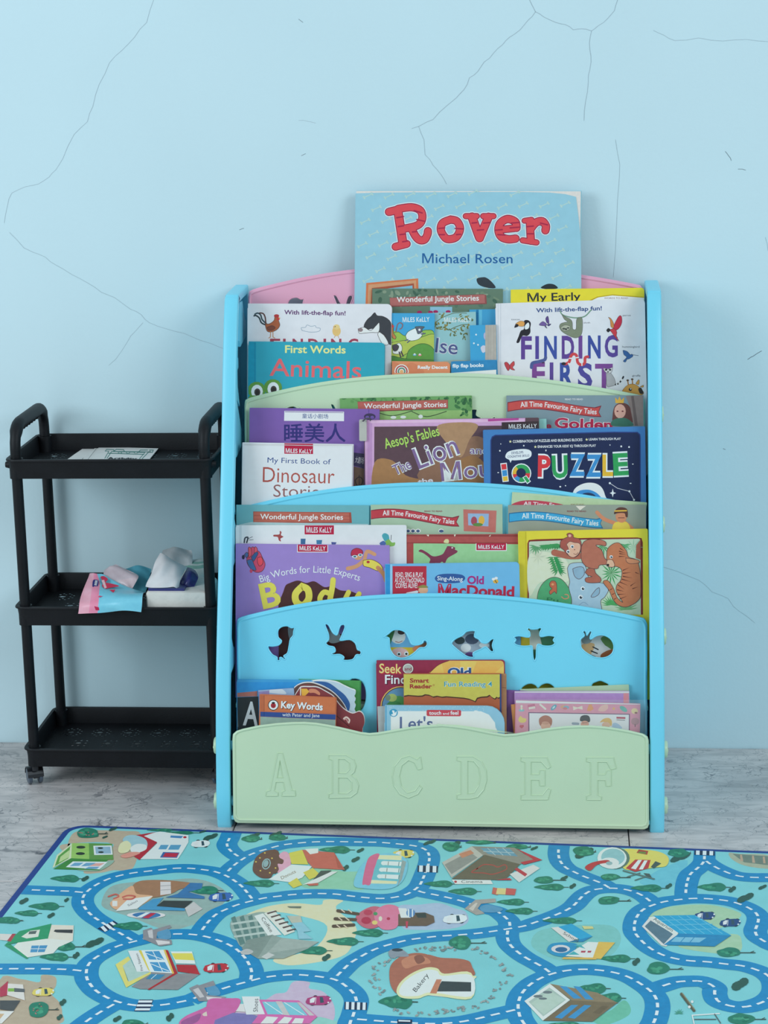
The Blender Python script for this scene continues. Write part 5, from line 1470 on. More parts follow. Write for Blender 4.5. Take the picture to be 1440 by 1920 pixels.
# casters
cm = mat('caster_black', '1c2026', .3, .1)
wm = mat('caster_tread', '46586a', .35, .1)
for (lx, ly), ang in zip(legs, (115, 60, 140, 20)):
    M = Matrix.Translation((lx, ly, 0)) @ Matrix.Rotation(math.radians(ang), 4, 'Z')
    b = MB()
    b.tube([(0, 0, .036), (0, 0, .026)], .0055, 10)
    # hood over the twin wheels
    hood = [(.012 + .0135 * math.cos(math.radians(a)), .0145 + .0135 * math.sin(math.radians(a))) for a in range(-10, 191, 20)]
    b.prism(hood + [(.004, .012), (.020, .012)], -.004, .004, lambda u, v, d: (u, d, v))
    b.prism([(.012 + .0145 * math.cos(math.radians(a)), .0145 + .0145 * math.sin(math.radians(a))) for a in range(0, 181, 20)] + [(.012 + .0128 * math.cos(math.radians(a)), .0145 + .0128 * math.sin(math.radians(a))) for a in range(180, -1, -20)], -.0125, .0125, lambda u, v, d: (u, d, v))
    c = b.build('caster', cm, cart, False, M)
    for s in (-1, 1):
        b = MB()
        b.tube([(.012, s * .005, .0142), (.012, s * .0062, .0142), (.012, s * .0105, .0142), (.012, s * .0118, .0142)], [.012, .0138, .0138, .011], 18)
        b.build('wheel', wm, c, True)

# --- paper cards on the top tray
zc = TZ[0] - .0250


def card(label, z, px, art, zz):
    P4 = [floor_pt(p, z) for p in px]
    cen = sum(P4, Vector()) / len(P4)
    root = thing('activity_card', label, 'paper card', Matrix.Translation(cen), 'paper cards on the cart')
    b = MB()
    b.prism([(p.x - cen.x, p.y - cen.y) for p in P4], 0, .0008, lambda u, v, d: (u, v, d))
    b.build('sheet', mat('card_paper', 'c8d3d6', .7, .03, 60), root)

    def to3d(p, h):
        q = floor_pt(p, z + .0008) - cen
        return (q.x, q.y, q.z + h)
    print_on(art, zz, to3d, root, ink('paper_ink', .7), ('printed_drawing', 'printed_lettering'))


ZP = Z(0, 740, 1 / 3)
card('pale card lying under the castle card, leftmost on the top tray', zc, [(121, 866), (139, 853), (156, 841.5), (200, 842), (192, 866)], [LS('5a6a6c', 4, (458, 368), (470, 358), (488, 362))], ZP)
card('narrow pale card between the other two cards on the top tray', zc + .001, [(150, 866), (178, 841), (225, 840), (215, 866)], [L('8a9498', 3, (490, 370), (545, 300)), L('8a9498', 3, (520, 370), (575, 300))], ZP)
castle = []
k1 = '3f7c78'
for pts in ([(590, 358), (612, 318), (592, 318), (600, 308), (640, 310), (640, 320), (845, 322), (842, 312), (862, 312), (858, 324), (835, 324), (800, 360)], [(602, 358), (628, 320), (815, 326), (785, 360)], [(610, 330), (810, 336)], [(640, 318), (655, 308), (695, 310), (700, 320)], [(780, 322), (790, 312), (830, 312)]):
    castle.append(L(k1, 4, *pts))
castle += [E(k1, x, 327, 12, 4) for x in (675, 720, 765)] + [E('c8d3d6', x, 327, 8, 2.5) for x in (675, 720, 765)] + [T('2a3238', 'Activity', 602, 364, 12, 170, 1, b=.05)]
card('card printed with a castle outline and the word Activity', zc + .002, [(168, 867), (186, 838.5), (297, 841.5), (276, 867)], castle, ZP)


# --- soft packs on the middle tray
def net_surface(rows, n=7):
    """smooth surface through rows of (px, y) control points"""
    G = [[at_y(p, y) for p, y in r] for r in rows]
    mid = []
    for r in G:
        o_ = []
        m = len(r)
        for i in range(m - 1):
            a, b, c, d = r[max(i - 1, 0)], r[i], r[i + 1], r[min(i + 2, m - 1)]
            for k in range(n):
                t = k / n
                o_.append(.5 * ((2 * b) + (c - a) * t + (2 * a - 5 * b + 4 * c - d) * t * t + (3 * b - a - 3 * c + d) * t ** 3))
        o_.append(r[-1].copy())
        mid.append(o_)
    full = []
    m = len(mid)
    for i in range(m - 1):
        for k in range(n):
            t = k / n
            row = []
            for j in range(len(mid[0])):
                a, b, c, d = mid[max(i - 1, 0)][j], mid[i][j], mid[i + 1][j], mid[min(i + 2, m - 1)][j]
                row.append(.5 * ((2 * b) + (c - a) * t + (2 * a - 5 * b + 4 * c - d) * t * t + (3 * b - a - 3 * c + d) * t ** 3))
            full.append(row)
    full.append(mid[-1])
    return full


def soft(name, rows, colour, m, parent, thick=.006, crumple=.0015, seed=1, n=7):
    """a crumpled soft pack with thickness, pinched at its edges; colour(s, t) by place on the pack"""
    g = net_surface(rows, n)
    R_, Cn = len(g), len(g[0])
    rg = random.Random(seed)
    ph = [(rg.uniform(1, 5), rg.uniform(-4, 5), rg.uniform(0, 6)) for _ in range(5)]
    b = MB()
    org = parent.matrix_world.translation
    vs = []
    for i in range(R_):
        for j in range(Cn):
            s, t = j / (Cn - 1), i / (R_ - 1)
            w_ = sum(math.sin(a * s * 3 + c * t * 3 + d) for a, c, d in ph) * crumple * .5
            p = g[i][j] - org
            vs.append(p + Vector((0, -1, .6)).normalized() * w_)
    top = len(vs)
    for i in range(R_):
        for j in range(Cn):
            s, t = j / (Cn - 1), i / (R_ - 1)
            e = min(1, 6 * min(s, 1 - s, t, 1 - t)) * thick + .0006
            vs.append(vs[i * Cn + j] + Vector((0, .55, -.25)) * e)
    fsx = []
    cols = []
    for i in range(R_ - 1):
        for j in range(Cn - 1):
            a = i * Cn + j
            fsx.append((a, a + 1, a + Cn + 1, a + Cn))
            cols.append(C(colour((j + .5) / (Cn - 1), (i + .5) / (R_ - 1))))
            fsx.append((top + a, top + a + Cn, top + a + Cn + 1, top + a + 1))
            cols.append(cols[-1])
    bd = [j for j in range(Cn)] + [i * Cn + Cn - 1 for i in range(1, R_)] + [(R_ - 1) * Cn + j for j in range(Cn - 2, -1, -1)] + [i * Cn for i in range(R_ - 2, 0, -1)]
    for a, c in zip(bd, bd[1:] + bd[:1]):
        fsx.append((a, top + a, top + c, c))
        cols.append(cols[0])
    b.v = [tuple(v) for v in vs]
    b.f = fsx
    b.c = cols
    return b.build(name, m, parent, True)


film = ink('pack_film', .3, .25, 90, .5)
ZW = Z(130, 1020, .19444)
zt2 = TZ[1] - .026
wipes = thing('wipes_pack', 'crumpled pink and light blue wipes packet hanging over the middle tray rim', 'wipes pack', Matrix.Translation((-.52, -.17, zt2)))


def wp(q, y):
    return (ZW.p(q), y)


def pink_blue(s, t):
    if s < .36:
        return 'e3a9bf' if s < .22 else 'dd8fb0'
    return '74cbe6'


soft('packet', [[wp((88, 676), -.2235), wp((240, 665), -.2240), wp((480, 645), -.2240), wp((690, 655), -.2230)], [wp((95, 590), -.2195), wp((250, 575), -.2215), wp((480, 560), -.2215), wp((702, 550), -.2190)],
                [wp((110, 500), -.2000), wp((260, 490), -.2050), wp((480, 490), -.2050), wp((712, 470), -.1990)], [wp((150, 390), -.170), wp((270, 385), -.172), wp((480, 415), -.172), wp((720, 462), -.170)],
                [wp((190, 275), -.135), wp((260, 290), -.140), wp((340, 300), -.142), wp((480, 410), -.150)]], pink_blue, film, wipes, .007, .0022, 3)
soft('flap', [[wp((490, 400), -.160), wp((560, 420), -.158), wp((610, 425), -.156)], [wp((350, 360), -.150), wp((500, 330), -.146), wp((665, 310), -.144)], [wp((335, 250), -.128), wp((480, 230), -.126), wp((600, 270), -.125)], [wp((380, 225), -.120), wp((450, 200), -.118), wp((520, 240), -.118)]],
     lambda s, t: 'b9b6c2' if t > .3 else 'c4bcc6', film, wipes, .003, .0022, 5)
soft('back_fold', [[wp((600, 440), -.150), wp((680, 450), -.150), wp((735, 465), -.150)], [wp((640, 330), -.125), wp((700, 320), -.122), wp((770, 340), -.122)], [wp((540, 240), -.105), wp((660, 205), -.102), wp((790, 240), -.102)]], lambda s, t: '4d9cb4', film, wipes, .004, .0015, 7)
def on_pack(px, h):
    """prints on the sloping face of the packet"""
    y = -.170 + (390 - (px[1] - 1020) / .19444) * .0003
    q = at_y(px, y - .006 - h)
    return q - wipes.matrix_world.translation


print_on([S('2a2f78', (222, 405), (228, 355), (245, 342), (280, 352), (276, 395), (265, 415), (235, 415)), T('e8eef2', 'BEBE', 262, 400, 22, 50, -78, b=.02), S('c03a5a', (300, 320), (335, 310), (372, 340), (350, 370), (400, 380), (480, 405), (400, 420), (345, 430), (315, 400), (330, 370)), P('d9c0cc', (310, 350), (335, 345), (360, 420), (340, 430)), P('c03a5a', (385, 440), (445, 440), (425, 470)), P('c02f5a', (240, 600), (285, 610), (290, 640), (255, 640)), P('c45a80', (280, 505), (320, 480), (335, 500), (290, 515))], ZW, on_pack, wipes, ink('pack_print', .35), ('printed_picture', 'printed_lettering'))

tis = thing('tissue_pack', 'white tissue pack with a navy lid and a tissue pulled out, middle tray', 'tissue pack', Matrix.Translation((-.415, -.15, zt2)))
b = MB()
A, B_ = at_y((275, 1141), -.200), at_y((393, 1141), -.200)
x0, x1 = A.x, min(B_.x, XR - .012)
z0 = zt2
z1 = at_y((330, 1108), -.200).z
org = tis.matrix_world.translation
prof = rrect(x0 - org.x, x1 - org.x, z0 - org.z, z1 - org.z, .006, 5)
rings = [(-.203 - org.y, .97), (-.205 - org.y, .94), (-.200 - org.y, 1.0), (-.120 - org.y, 1.0), (-.112 - org.y, .95)]
cxm, czm = (x0 + x1) / 2 - org.x, (z0 + z1) / 2 - org.z
rr = []
for y, s in [rings[1], rings[0], rings[2], rings[3], rings[4]]:
    rr.append([(cxm + (u - cxm) * s, y, czm + (v - czm) * s) for u, v in prof])
n = len(prof)
vs = [p for r in rr for p in r]
f = [(i * n + k, (i + 1) * n + k, (i + 1) * n + (k + 1) % n, i * n + (k + 1) % n) for i in range(4) for k in range(n)] + [tuple(range(n)), tuple(4 * n + k for k in range(n))[::-1]]
b.raw(vs, f)
b.build('pack_body', mat('pack_white', 'd3dddc', .32, .05, 60, .5, 90), tis, True)
soft('tissue', [[wp((735, 412), -.196), wp((860, 425), -.200), wp((990, 412), -.200), wp((1050, 440), -.196)], [wp((780, 300), -.180), wp((890, 300), -.188), wp((1000, 310), -.186), wp((1075, 340), -.180)], [wp((825, 180), -.160), wp((910, 170), -.166), wp((1010, 200), -.164), wp((1105, 270), -.158)], [wp((872, 80), -.140), wp((930, 110), -.145), wp((1020, 165), -.145), wp((1140, 225), -.140)]],
     lambda s, t: 'c9d5dd', ink('tissue_paper', .85, .3, 60, .1), tis, .001, .0018, 9)
soft('lid', [[wp((1050, 440), -.178), wp((1110, 445), -.180), wp((1190, 435), -.178)], [wp((1075, 350), -.168), wp((1150, 350), -.176), wp((1238, 340), -.166)], [wp((1115, 270), -.150), wp((1170, 270), -.158), wp((1240, 300), -.148)], [wp((1140, 225), -.132), wp((1175, 232), -.134), wp((1215, 255), -.132)]],
     lambda s, t: '2a3272', ink('lid_plastic', .25, 0, 90, .5), tis, .006, .0004, 2)
b = MB()
L1, L2 = at_y((276, 1108), -.190), at_y((325, 1103), -.190)
b.box(x0 - org.x + .004, x0 - org.x + .060, -.200 - org.y, -.150 - org.y, z1 - org.z - .001, z1 - org.z + .004)
b.build('lid_base', mat('navy_plastic', '2a3272', .3), tis)
pk = thing('wipes_pack', 'pale grey-green wipes packet leaning behind the tissue pack on the middle tray', 'wipes pack', Matrix.Translation((-.385, -.10, zt2)))
soft('packet', [[wp((1080, 470), -.115), wp((1220, 470), -.115), wp((1362, 470), -.115)], [wp((1080, 330), -.095), wp((1230, 320), -.105), wp((1362, 310), -.095)], [wp((1130, 190), -.070), wp((1240, 190), -.078), wp((1362, 180), -.070)], [wp((1170, 148), -.055), wp((1260, 145), -.056), wp((1362, 135), -.055)]],
     lambda s, t: ('6fa39c' if .52 < t < .60 or .66 < t < .76 else 'a9c0c2'), film, pk, .012, .0012, 4)
pk2 = thing('plastic_bag', 'translucent crumpled plastic bag at the back of the middle tray', 'plastic bag', Matrix.Translation((-.43, -.06, zt2)))
soft('bag_film', [[wp((880, 330), -.085), wp((980, 330), -.085), wp((1150, 330), -.085)], [wp((875, 180), -.070), wp((1000, 150), -.074), wp((1190, 170), -.070)], [wp((900, 60), -.055), wp((1010, 32), -.056), wp((1180, 60), -.055)]], lambda s, t: '9fb0b8', ink('bag_plastic', .4, .3, 90, .4), pk2, .003, .002, 6)

# ------------------------------------------------------------------ play mat
MZ = .0045
e1 = (floor_pt((1440, 1596), MZ) - floor_pt((390, 1556), MZ)).normalized()
e2 = Vector((e1.y, -e1.x, 0))            # towards the camera
c0 = floor_pt((390, 1556), MZ)
lft = floor_pt((60, 1633), MZ)
s0 = (lft - c0).dot(e1)
corner = c0 + e1 * s0
corner.z = 0
MW, MH = 1.50, .86
Mm = Matrix(((e1.x, e2.x, 0, corner.x), (e1.y, e2.y, 0, corner.y), (0, 0, -1, 0), (0, 0, 0, 1)))
# local: x along the back edge, y towards the camera, z up (right-handed version below)
Mm = Matrix(((e1.x, -e2.x, 0, corner.x), (e1.y, -e2.y, 0, corner.y), (0, 0, 1, 0), (0, 0, 0, 1)))
rug = thing('play_mat', 'blue printed road map play mat on the floor before the bookshelf', 'play mat', Mm)
Mi = Mm.inverted()


def mpt(px, h=0.0):
    p = Mi @ floor_pt(px, MZ)
    return (p.x, p.y, MZ + h)


b = MB()
b.prism(rrect(0, MW, -MH, 0, .03, 6), 0, MZ - .0003, lambda u, v, d: (u, v, d))
b.build('binding', mat('navy_binding', '1d3f8c', .6, .05, 100, .3, 600), rug)
b = MB()
b.prism(rrect(.0095, MW - .0095, -MH + .0095, -.0085, .024, 6), MZ - .001, MZ, lambda u, v, d: (u, v, d))
b.build('printed_ground', mat('mat_aqua', '7fd2da', .45, .05, 14, .25, 900), rug)
mat_ink = ink('mat_ink', .45, .2, 900)
BASE = [.00005]
REG = []


def motif(name, z, cmds, label=None):
    """one printed figure of the map"""
    items = prepare(cmds, z)
    layers(items, REG)
    mb = MB()
    emit(items, mpt, BASE[0], .000012, mb)
    o_ = mb.build(name, mat_ink, rug)
    if label:
        o_['label'] = label
    return o_


ZM1, ZM2, ZM3, ZM4 = Z(0, 1530, 1 / 3), Z(0, 1720, 1 / 3), Z(400, 1550, 1 / 3), Z(400, 1720, 1 / 3)
ZM5, ZM6 = Z(800, 1560, .44444), Z(800, 1720, .44444)
GP = Z(0, 0, 1)

# ground patches
motif('printed_sand', ZM1, [S('b9b19c', (372, 205), (388, 135), (420, 92), (500, 80), (700, 84), (790, 98), (780, 200), (740, 300), (640, 305), (560, 320), (470, 310), (640, 160), (350, 160))])
motif('printed_yard', ZM1, [S('93b4b0', (575, 470), (620, 400), (720, 375), (900, 365), (1080, 352), (1200, 380), (1280, 440), (1240, 510), (1150, 580), (1060, 620), (930, 640), (740, 570), (590, 520))])
motif('printed_sand', ZM2, [S('b3aa94', (0, 350), (120, 348), (220, 365), (235, 325), (310, 335), (315, 385), (290, 430), (335, 480), (350, 540), (330, 600), (0, 640))])
motif('printed_yard', ZM2, [S('8fb9b4', (760, -10), (1250, -10), (1130, 40), (960, 40), (860, 25))])
motif('printed_lawn', ZM3, [S('8fcdb0', (470, 290), (540, 240), (620, 200), (720, 250), (860, 260), (850, 350), (700, 350), (520, 345))])
motif('printed_sand', ZM3, [S('d8dcb8', (180, 500), (300, 450), (450, 430), (600, 440), (625, 412), (730, 415), (690, 460), (800, 560), (790, 640), (740, 720), (600, 760), (420, 780), (340, 745), (560, 690), (640, 560), (480, 500), (330, 480))])
motif('printed_yard', ZM3, [S('a9c2dc', (1040, 450), (1150, 440), (1270, 430), (1360, 460), (1420, 480), (1430, 540), (1330, 575), (1120, 580), (1060, 560))])
motif('printed_sand', ZM4, [S('c4b9d2', (300, 460), (350, 430), (410, 420), (450, 362), (540, 365), (540, 400), (620, 420), (680, 500), (660, 600), (500, 640), (300, 640), (-30, 640), (0, 520), (250, 480))])
motif('printed_lawn', ZM4, [S('8fd0c8', (560, 620), (600, 560), (800, 640), (700, 700))])
motif('printed_lawn', ZM5, [S('a4cfae', (930, 340), (1050, 312), (1200, 308), (1320, 340), (1310, 370), (1250, 400), (1180, 430), (960, 430), (900, 390))])
motif('printed_lawn', ZM6, [S('a4cfae', (1060, 118), (1290, 70), (1330, 110), (1310, 150), (1200, 150))])
motif('printed_lawn', ZM6, [S('7cc6c4', (440, 110), (470, 60), (560, 40), (700, 30), (790, 40), (820, 90), (790, 150), (720, 180), (580, 185), (480, 150))])
motif('printed_lawn', ZM6, [S('6cc0a8', (700, 430), (780, 390), (830, 350), (858, 375), (855, 410), (800, 440), (740, 455)), ])
motif('printed_pool', ZM5, [S('6ec4d8', (930, 190), (1000, 150), (1100, 120), (1060, 210), (980, 240), (900, 215))])
motif('printed_sand', ZM5, [S('a9b49c', (1276, 88), (1320, 92), (1440, 98), (1460, 150), (1400, 152), (1330, 138), (1285, 112)), P('6f8478', (1290, 92), (1440, 102), (1440, 140), (1340, 128)), P('b9a48c', (1322, 96), (1330, 96), (1336, 122), (1324, 124)), P('b9a48c', (1372, 100), (1380, 100), (1386, 130), (1374, 130)), P('b9a48c', (1418, 104), (1426, 104), (1430, 132), (1420, 132))])

# roads: kerb-less blue ribbons of one width with white dashes
ROADS = {
    'a': [(25, 1667.5), (60, 1669), (100, 1670.5), (130, 1671.5), (158, 1674)],
    'b': [(252, 1766), (230, 1753), (207, 1740), (190, 1729), (179, 1722), (168, 1713), (159, 1702), (155, 1692), (157, 1680), (168, 1668), (183, 1658), (202, 1649), (225, 1642), (251, 1637), (277, 1634), (303, 1631), (329, 1628.5), (355, 1628.5), (380, 1631), (402, 1634.5), (423, 1642), (440, 1652), (453, 1662), (462, 1672), (469, 1681), (476, 1690)],
    'c': [(436, 1559), (433, 1565), (430, 1573), (425.5, 1583), (430, 1593), (442, 1603), (456, 1611)],
    'd': [(425, 1637), (433, 1628), (445, 1618), (457, 1610), (469, 1603), (485, 1597), (502, 1592), (520, 1587), (538, 1583.5), (557, 1581.5), (580, 1579.5), (607, 1578.5), (633, 1578.5), (660, 1579), (687, 1579.5), (713, 1580), (737, 1582), (758, 1584), (780, 1587), (797, 1593), (804, 1602), (805, 1612), (802, 1625), (797, 1638), (793, 1648), (787, 1660), (777, 1669), (760, 1678), (733, 1684), (707, 1685), (680, 1683), (653, 1680), (630, 1677), (607, 1676), (583, 1676), (547, 1678), (522, 1681), (497, 1684), (471, 1690), (445, 1697), (425, 1705), (408, 1713), (395, 1724), (384, 1737), (374, 1752)],
    'e': [(768, 1567), (765, 1576), (762, 1585)],
    'f': [(780, 1668), (790, 1673), (815, 1678), (840, 1683.5), (866, 1690), (893, 1699), (915, 1705), (933, 1710), (947, 1720), (955, 1729), (956, 1740)],
    'g': [(628, 1834), (634, 1828), (645, 1817), (657, 1806), (675, 1795), (695, 1784), (715, 1776), (740, 1769), (765, 1763), (793, 1759), (822, 1756), (853, 1754), (891, 1751), (922, 1747), (953, 1742), (982, 1737), (1000, 1731), (1018, 1725), (1042, 1716), (1062, 1707), (1076, 1698), (1087, 1686), (1098, 1676), (1113, 1669), (1138, 1666), (1164, 1667), (1187, 1672), (1207, 1681), (1222, 1693)],
    'h': [(1050, 1580), (1048, 1589), (1047, 1602), (1051, 1616), (1062, 1628), (1078, 1636), (1093, 1643), (1111, 1650), (1129, 1657), (1142, 1665)],
    'i': [(1800, 1800), (1700, 1806), (1600, 1802), (1520, 1792), (1456, 1776), (1436, 1767), (1421, 1757), (1416, 1746), (1420, 1734), (1422, 1722), (1416, 1711), (1398, 1700), (1371, 1691), (1338, 1686.5), (1302, 1685), (1267, 1688), (1240, 1692.5), (1211, 1703), (1197, 1715), (1190, 1731), (1190, 1747), (1198, 1759), (1216, 1776), (1240, 1790), (1267, 1798), (1293, 1802), (1327, 1804), (1360, 1808), (1389, 1811), (1413, 1817), (1436, 1827), (1450, 1842), (1450, 1862), (1433, 1878), (1400, 1888), (1371, 1887), (1347, 1878), (1340, 1864), (1339, 1851), (1318, 1841), (1293, 1840), (1267, 1842), (1240, 1850), (1222, 1856)],
    'j': [(1321, 1592), (1321, 1604), (1319, 1617), (1307, 1629), (1294, 1640), (1288, 1656), (1286, 1671), (1286, 1684)],
    'k': [(1321, 1612), (1331, 1620), (1351, 1631), (1380, 1642), (1409, 1645.5), (1450, 1646), (1540, 1650), (1640, 1660), (1760, 1668), (1900, 1672)],
    'l': [(987, 1926), (976, 1909), (972, 1894), (972, 1880), (978, 1864), (989, 1851), (1002, 1841), (1022, 1831), (1044, 1824), (1069, 1819.5), (1098, 1818), (1127, 1820), (1156, 1825), (1182, 1834), (1204, 1847), (1220, 1859), (1230, 1872), (1233, 1887), (1231, 1902), (1226, 1917), (1216, 1930), (1190, 1950), (1150, 1985), (1100, 2010)],
    'm': [(953, 1742), (951, 1756), (956, 1771), (969, 1784), (984, 1795), (1000, 1804), (1018, 1814), (1034, 1826)],
    'n': [(974, 1892), (944, 1899), (922, 1904), (893, 1911), (860, 1917), (820, 1920), (780, 1919), (740, 1917), (700, 1914), (664, 1911)],
    'o': [(356, 1876), (384, 1864), (412, 1856), (438, 1848), (465, 1841), (492, 1834), (520, 1830), (550, 1828), (578, 1829.5), (607, 1833), (630, 1838), (648, 1849), (662, 1862), (668, 1875), (667, 1887), (662, 1905), (656, 1920), (652, 1950), (655, 1990), (670, 2030), (700, 2080)],
    'p': [(358, 1875), (328, 1881), (302, 1885), (270, 1886.5), (243, 1884), (218, 1878), (197, 1869), (180, 1858), (170, 1847), (163, 1835), (162, 1822), (166, 1809), (178, 1797), (197, 1786), (218, 1775.5), (243, 1768), (267, 1762), (293, 1755), (323, 1752), (352, 1752), (378, 1755), (402, 1761), (423, 1769), (440, 1778), (452, 1788), (462, 1800), (469, 1813), (472, 1824), (470, 1838)],
    'q': [(-22, 1817), (15, 1817), (73, 1817), (130, 1818.5), (160, 1822)],
    'r': [(220, 1880), (202, 1890), (185, 1900), (167, 1912), (150, 1925), (120, 1950), (90, 1985), (70, 2030)],
}
RWD, DSH = .0305, .0205
road_c, dash_c = C('1f8ac4'), C('e2eef4')
for key, pts in ROADS.items():
    sm = [Vector(mpt(p)[:2]) for p in smooth(pts, 5, False)]
    b = MB()
    nrm = []
    for i in range(len(sm)):
        a, c = sm[max(i - 1, 0)], sm[min(i + 1, len(sm) - 1)]
        t = (c - a).normalized()
        nrm.append(Vector((-t.y, t.x)))
    Lr = [p + q * RWD / 2 for p, q in zip(sm, nrm)]
    Rr = [p - q * RWD / 2 for p, q in zip(sm, nrm)]
    h = MZ + .00022 + .000004 * (ord(key) - 97)
    clampy = lambda p: (min(max(p.x, .0095), MW - .0095), max(min(p.y, -.0085), -MH + .0095))
    for i in range(len(sm) - 1):
        b.poly([(*clampy(Rr[i]), h), (*clampy(Rr[i + 1]), h), (*clampy(Lr[i + 1]), h), (*clampy(Lr[i]), h)], road_c)
    # dashes
    acc = [0]
    for a, c in zip(sm, sm[1:]):
        acc.append(acc[-1] + (c - a).length)

    def pos(s):
        j = 0
        while j < len(acc) - 2 and acc[j + 1] < s:
            j += 1
        f = (s - acc[j]) / max(1e-9, acc[j + 1] - acc[j])
        return sm[j].lerp(sm[j + 1], f)
    s = .006
    while s + .012 < acc[-1]:
        q0, q1, q2 = pos(s), pos(s + .006), pos(s + .012)
        s += DSH
        if max(q0.y, q2.y) > -.0095 or min(q0.x, q2.x) < .011:
            continue
        for a, c in ((q0, q1), (q1, q2)):
            t = (c - a).normalized()
            m_ = Vector((-t.y, t.x)) * .0019
            b.poly([(*(a - m_), h + .0002), (*(c - m_), h + .0002), (*(c + m_), h + .0002), (*(a + m_), h + .0002)], dash_c)
    b.build('printed_road', mat_ink, rug)

BASE[0] = .00062
REG.clear()


def zebra(x, y, w_, hgt, n, ang):
    """crosswalk: dark bar with white blocks"""
    out = []
    a = math.radians(ang)
    ca, sa = math.cos(a), math.sin(a)
    R_ = lambda u, v: (x + u * ca - v * sa, y + u * sa + v * ca)
    out.append(P('1c2c4c', R_(-w_ / 2, -hgt / 2), R_(w_ / 2, -hgt / 2), R_(w_ / 2, hgt / 2), R_(-w_ / 2, hgt / 2)))
    for i in range(n):
        u = -w_ / 2 + w_ * (i + .5) / n
        d = w_ / n * .27
        out.append(P('e4eef4', R_(u - d, -hgt / 2), R_(u + d, -hgt / 2), R_(u + d, hgt / 2), R_(u - d, hgt / 2)))
    motif('printed_crosswalk', GP, out)


zebra(802, 1630, 38, 12, 3, 2)
zebra(667, 1887, 42, 14, 4, 2)
zebra(1321, 1600, 38, 8, 3, 2)
motif('printed_crosswalk', ZM2, [P('1c2c4c', (548, 65), (640, 22), (668, 40), (590, 85)), P('e4eef4', (565, 58), (582, 50), (606, 76), (590, 84)), P('e4eef4', (590, 45), (606, 38), (634, 62), (618, 70)), P('e4eef4', (616, 33), (632, 26), (658, 46), (644, 54))])
motif('printed_crosswalk', ZM2, [P('1c2c4c', (785, 465), (862, 465), (840, 530), (755, 530)), P('e4eef4', (780, 470), (858, 470), (854, 482), (776, 482)), P('e4eef4', (772, 492), (852, 492), (848, 504), (768, 504)), P('e4eef4', (764, 514), (846, 514), (842, 526), (758, 526))])
motif('printed_crosswalk', ZM4, [P('1c2c4c', (1035, 577), (1118, 577), (1118, 600), (1035, 600)), P('e4eef4', (1042, 580), (1108, 582), (1108, 590), (1042, 588))])


TREE_D, TREE_L = '2a7f68', '45a080'


def cypress(x, y, ln, hh, flip=1, rot=0):
    """tree lying on its side: pointed crown, short trunk, mottled foliage"""
    a = math.radians(rot)
    ca, sa = math.cos(a), math.sin(a)
    R_ = lambda u, v: (x + u * ca - v * sa, y + u * sa + v * ca)
    pts = [(-ln / 2, 0), (-ln * .3, -hh * .30), (-ln * .1, -hh * .38), (ln * .1, -hh * .52), (ln * .3, -hh * .5), (ln * .44, -hh * .2), (ln * .46, hh * .15), (ln * .3, hh * .52), (ln * .1, hh * .46), (-ln * .12, hh * .42), (-ln * .3, hh * .22)]
    rg = random.Random(int(x * 7 + y))
    out = [L('3f5a52', max(1.0, hh * .08), R_(ln * .42, 0), R_(ln * .62, hh * .02)), S(TREE_D, *[R_(*q) for q in pts])]
    for i in range(9):
        u = rg.uniform(-.3, .38) * ln
        out.append(E(rg.choice((TREE_L, '3a9474', '1f7058')), *R_(u, rg.uniform(-.26, .26) * hh * (1 if u > 0 else .5)), ln * rg.uniform(.04, .08), hh * rg.uniform(.08, .16), rot, 7))
    motif('printed_tree', GP, out)


def round_tree(x, y, rx, ry, trunk=14, fruit=False):
    rg = random.Random(int(x * 3 + y))
    out = [L('3f4f48', 1.6, (x + rx * .8, y + 1), (x + rx + trunk, y + 1)), L('3f4f48', 1.2, (x + rx + trunk * .6, y + 1), (x + rx + trunk * .9, y - 2))]
    pts = []
    for k in range(11):
        a = k * math.tau / 11
        q = rg.uniform(.85, 1.1)
        pts.append((x + rx * q * math.cos(a), y + ry * q * math.sin(a)))
    out.append(S(TREE_D, *pts))
    for i in range(9):
        a, q = rg.uniform(0, 6.28), rg.uniform(0, .7)
        out.append(E(rg.choice((TREE_L, '3a9474', '1f7058')), x + rx * q * math.cos(a), y + ry * q * math.sin(a), rx * .22, ry * .22, 0, 7))
    if fruit:
        for i in range(8):
            a, q = rg.uniform(0, 6.28), rg.uniform(.1, .8)
            out.append(E('b0706c', x + rx * q * math.cos(a), y + ry * q * math.sin(a), 1.5, 1.0, 0, 6))
    motif('printed_tree', GP, out)


OUT = [(1520, 1700, 56, 14), (1610, 1725, 60, 14), (1700, 1702, 56, 13), (1560, 1850, 60, 16), (1680, 1880, 60, 16), (1500, 1940, 60, 16), (300, 1985, 60, 18), (480, 2010, 60, 18), (860, 1990, 60, 18), (1000, 2030, 62, 18), (1290, 1990, 60, 18), (1380, 2040, 60, 18), (1640, 1990, 60, 18)]


def bush(x, y, rx, ry, c='2f5a50', tilt=-25):
    rg = random.Random(int(x + y * 5))
    motif('printed_bush', GP, [E(c, x - rx * .35, y + ry * .25, rx * .6, ry * .6, tilt, 9), E(c, x + rx * .35, y - ry * .3, rx * .55, ry * .55, tilt, 9), E(c, x, y, rx * .5, ry * .5, 0, 9)])


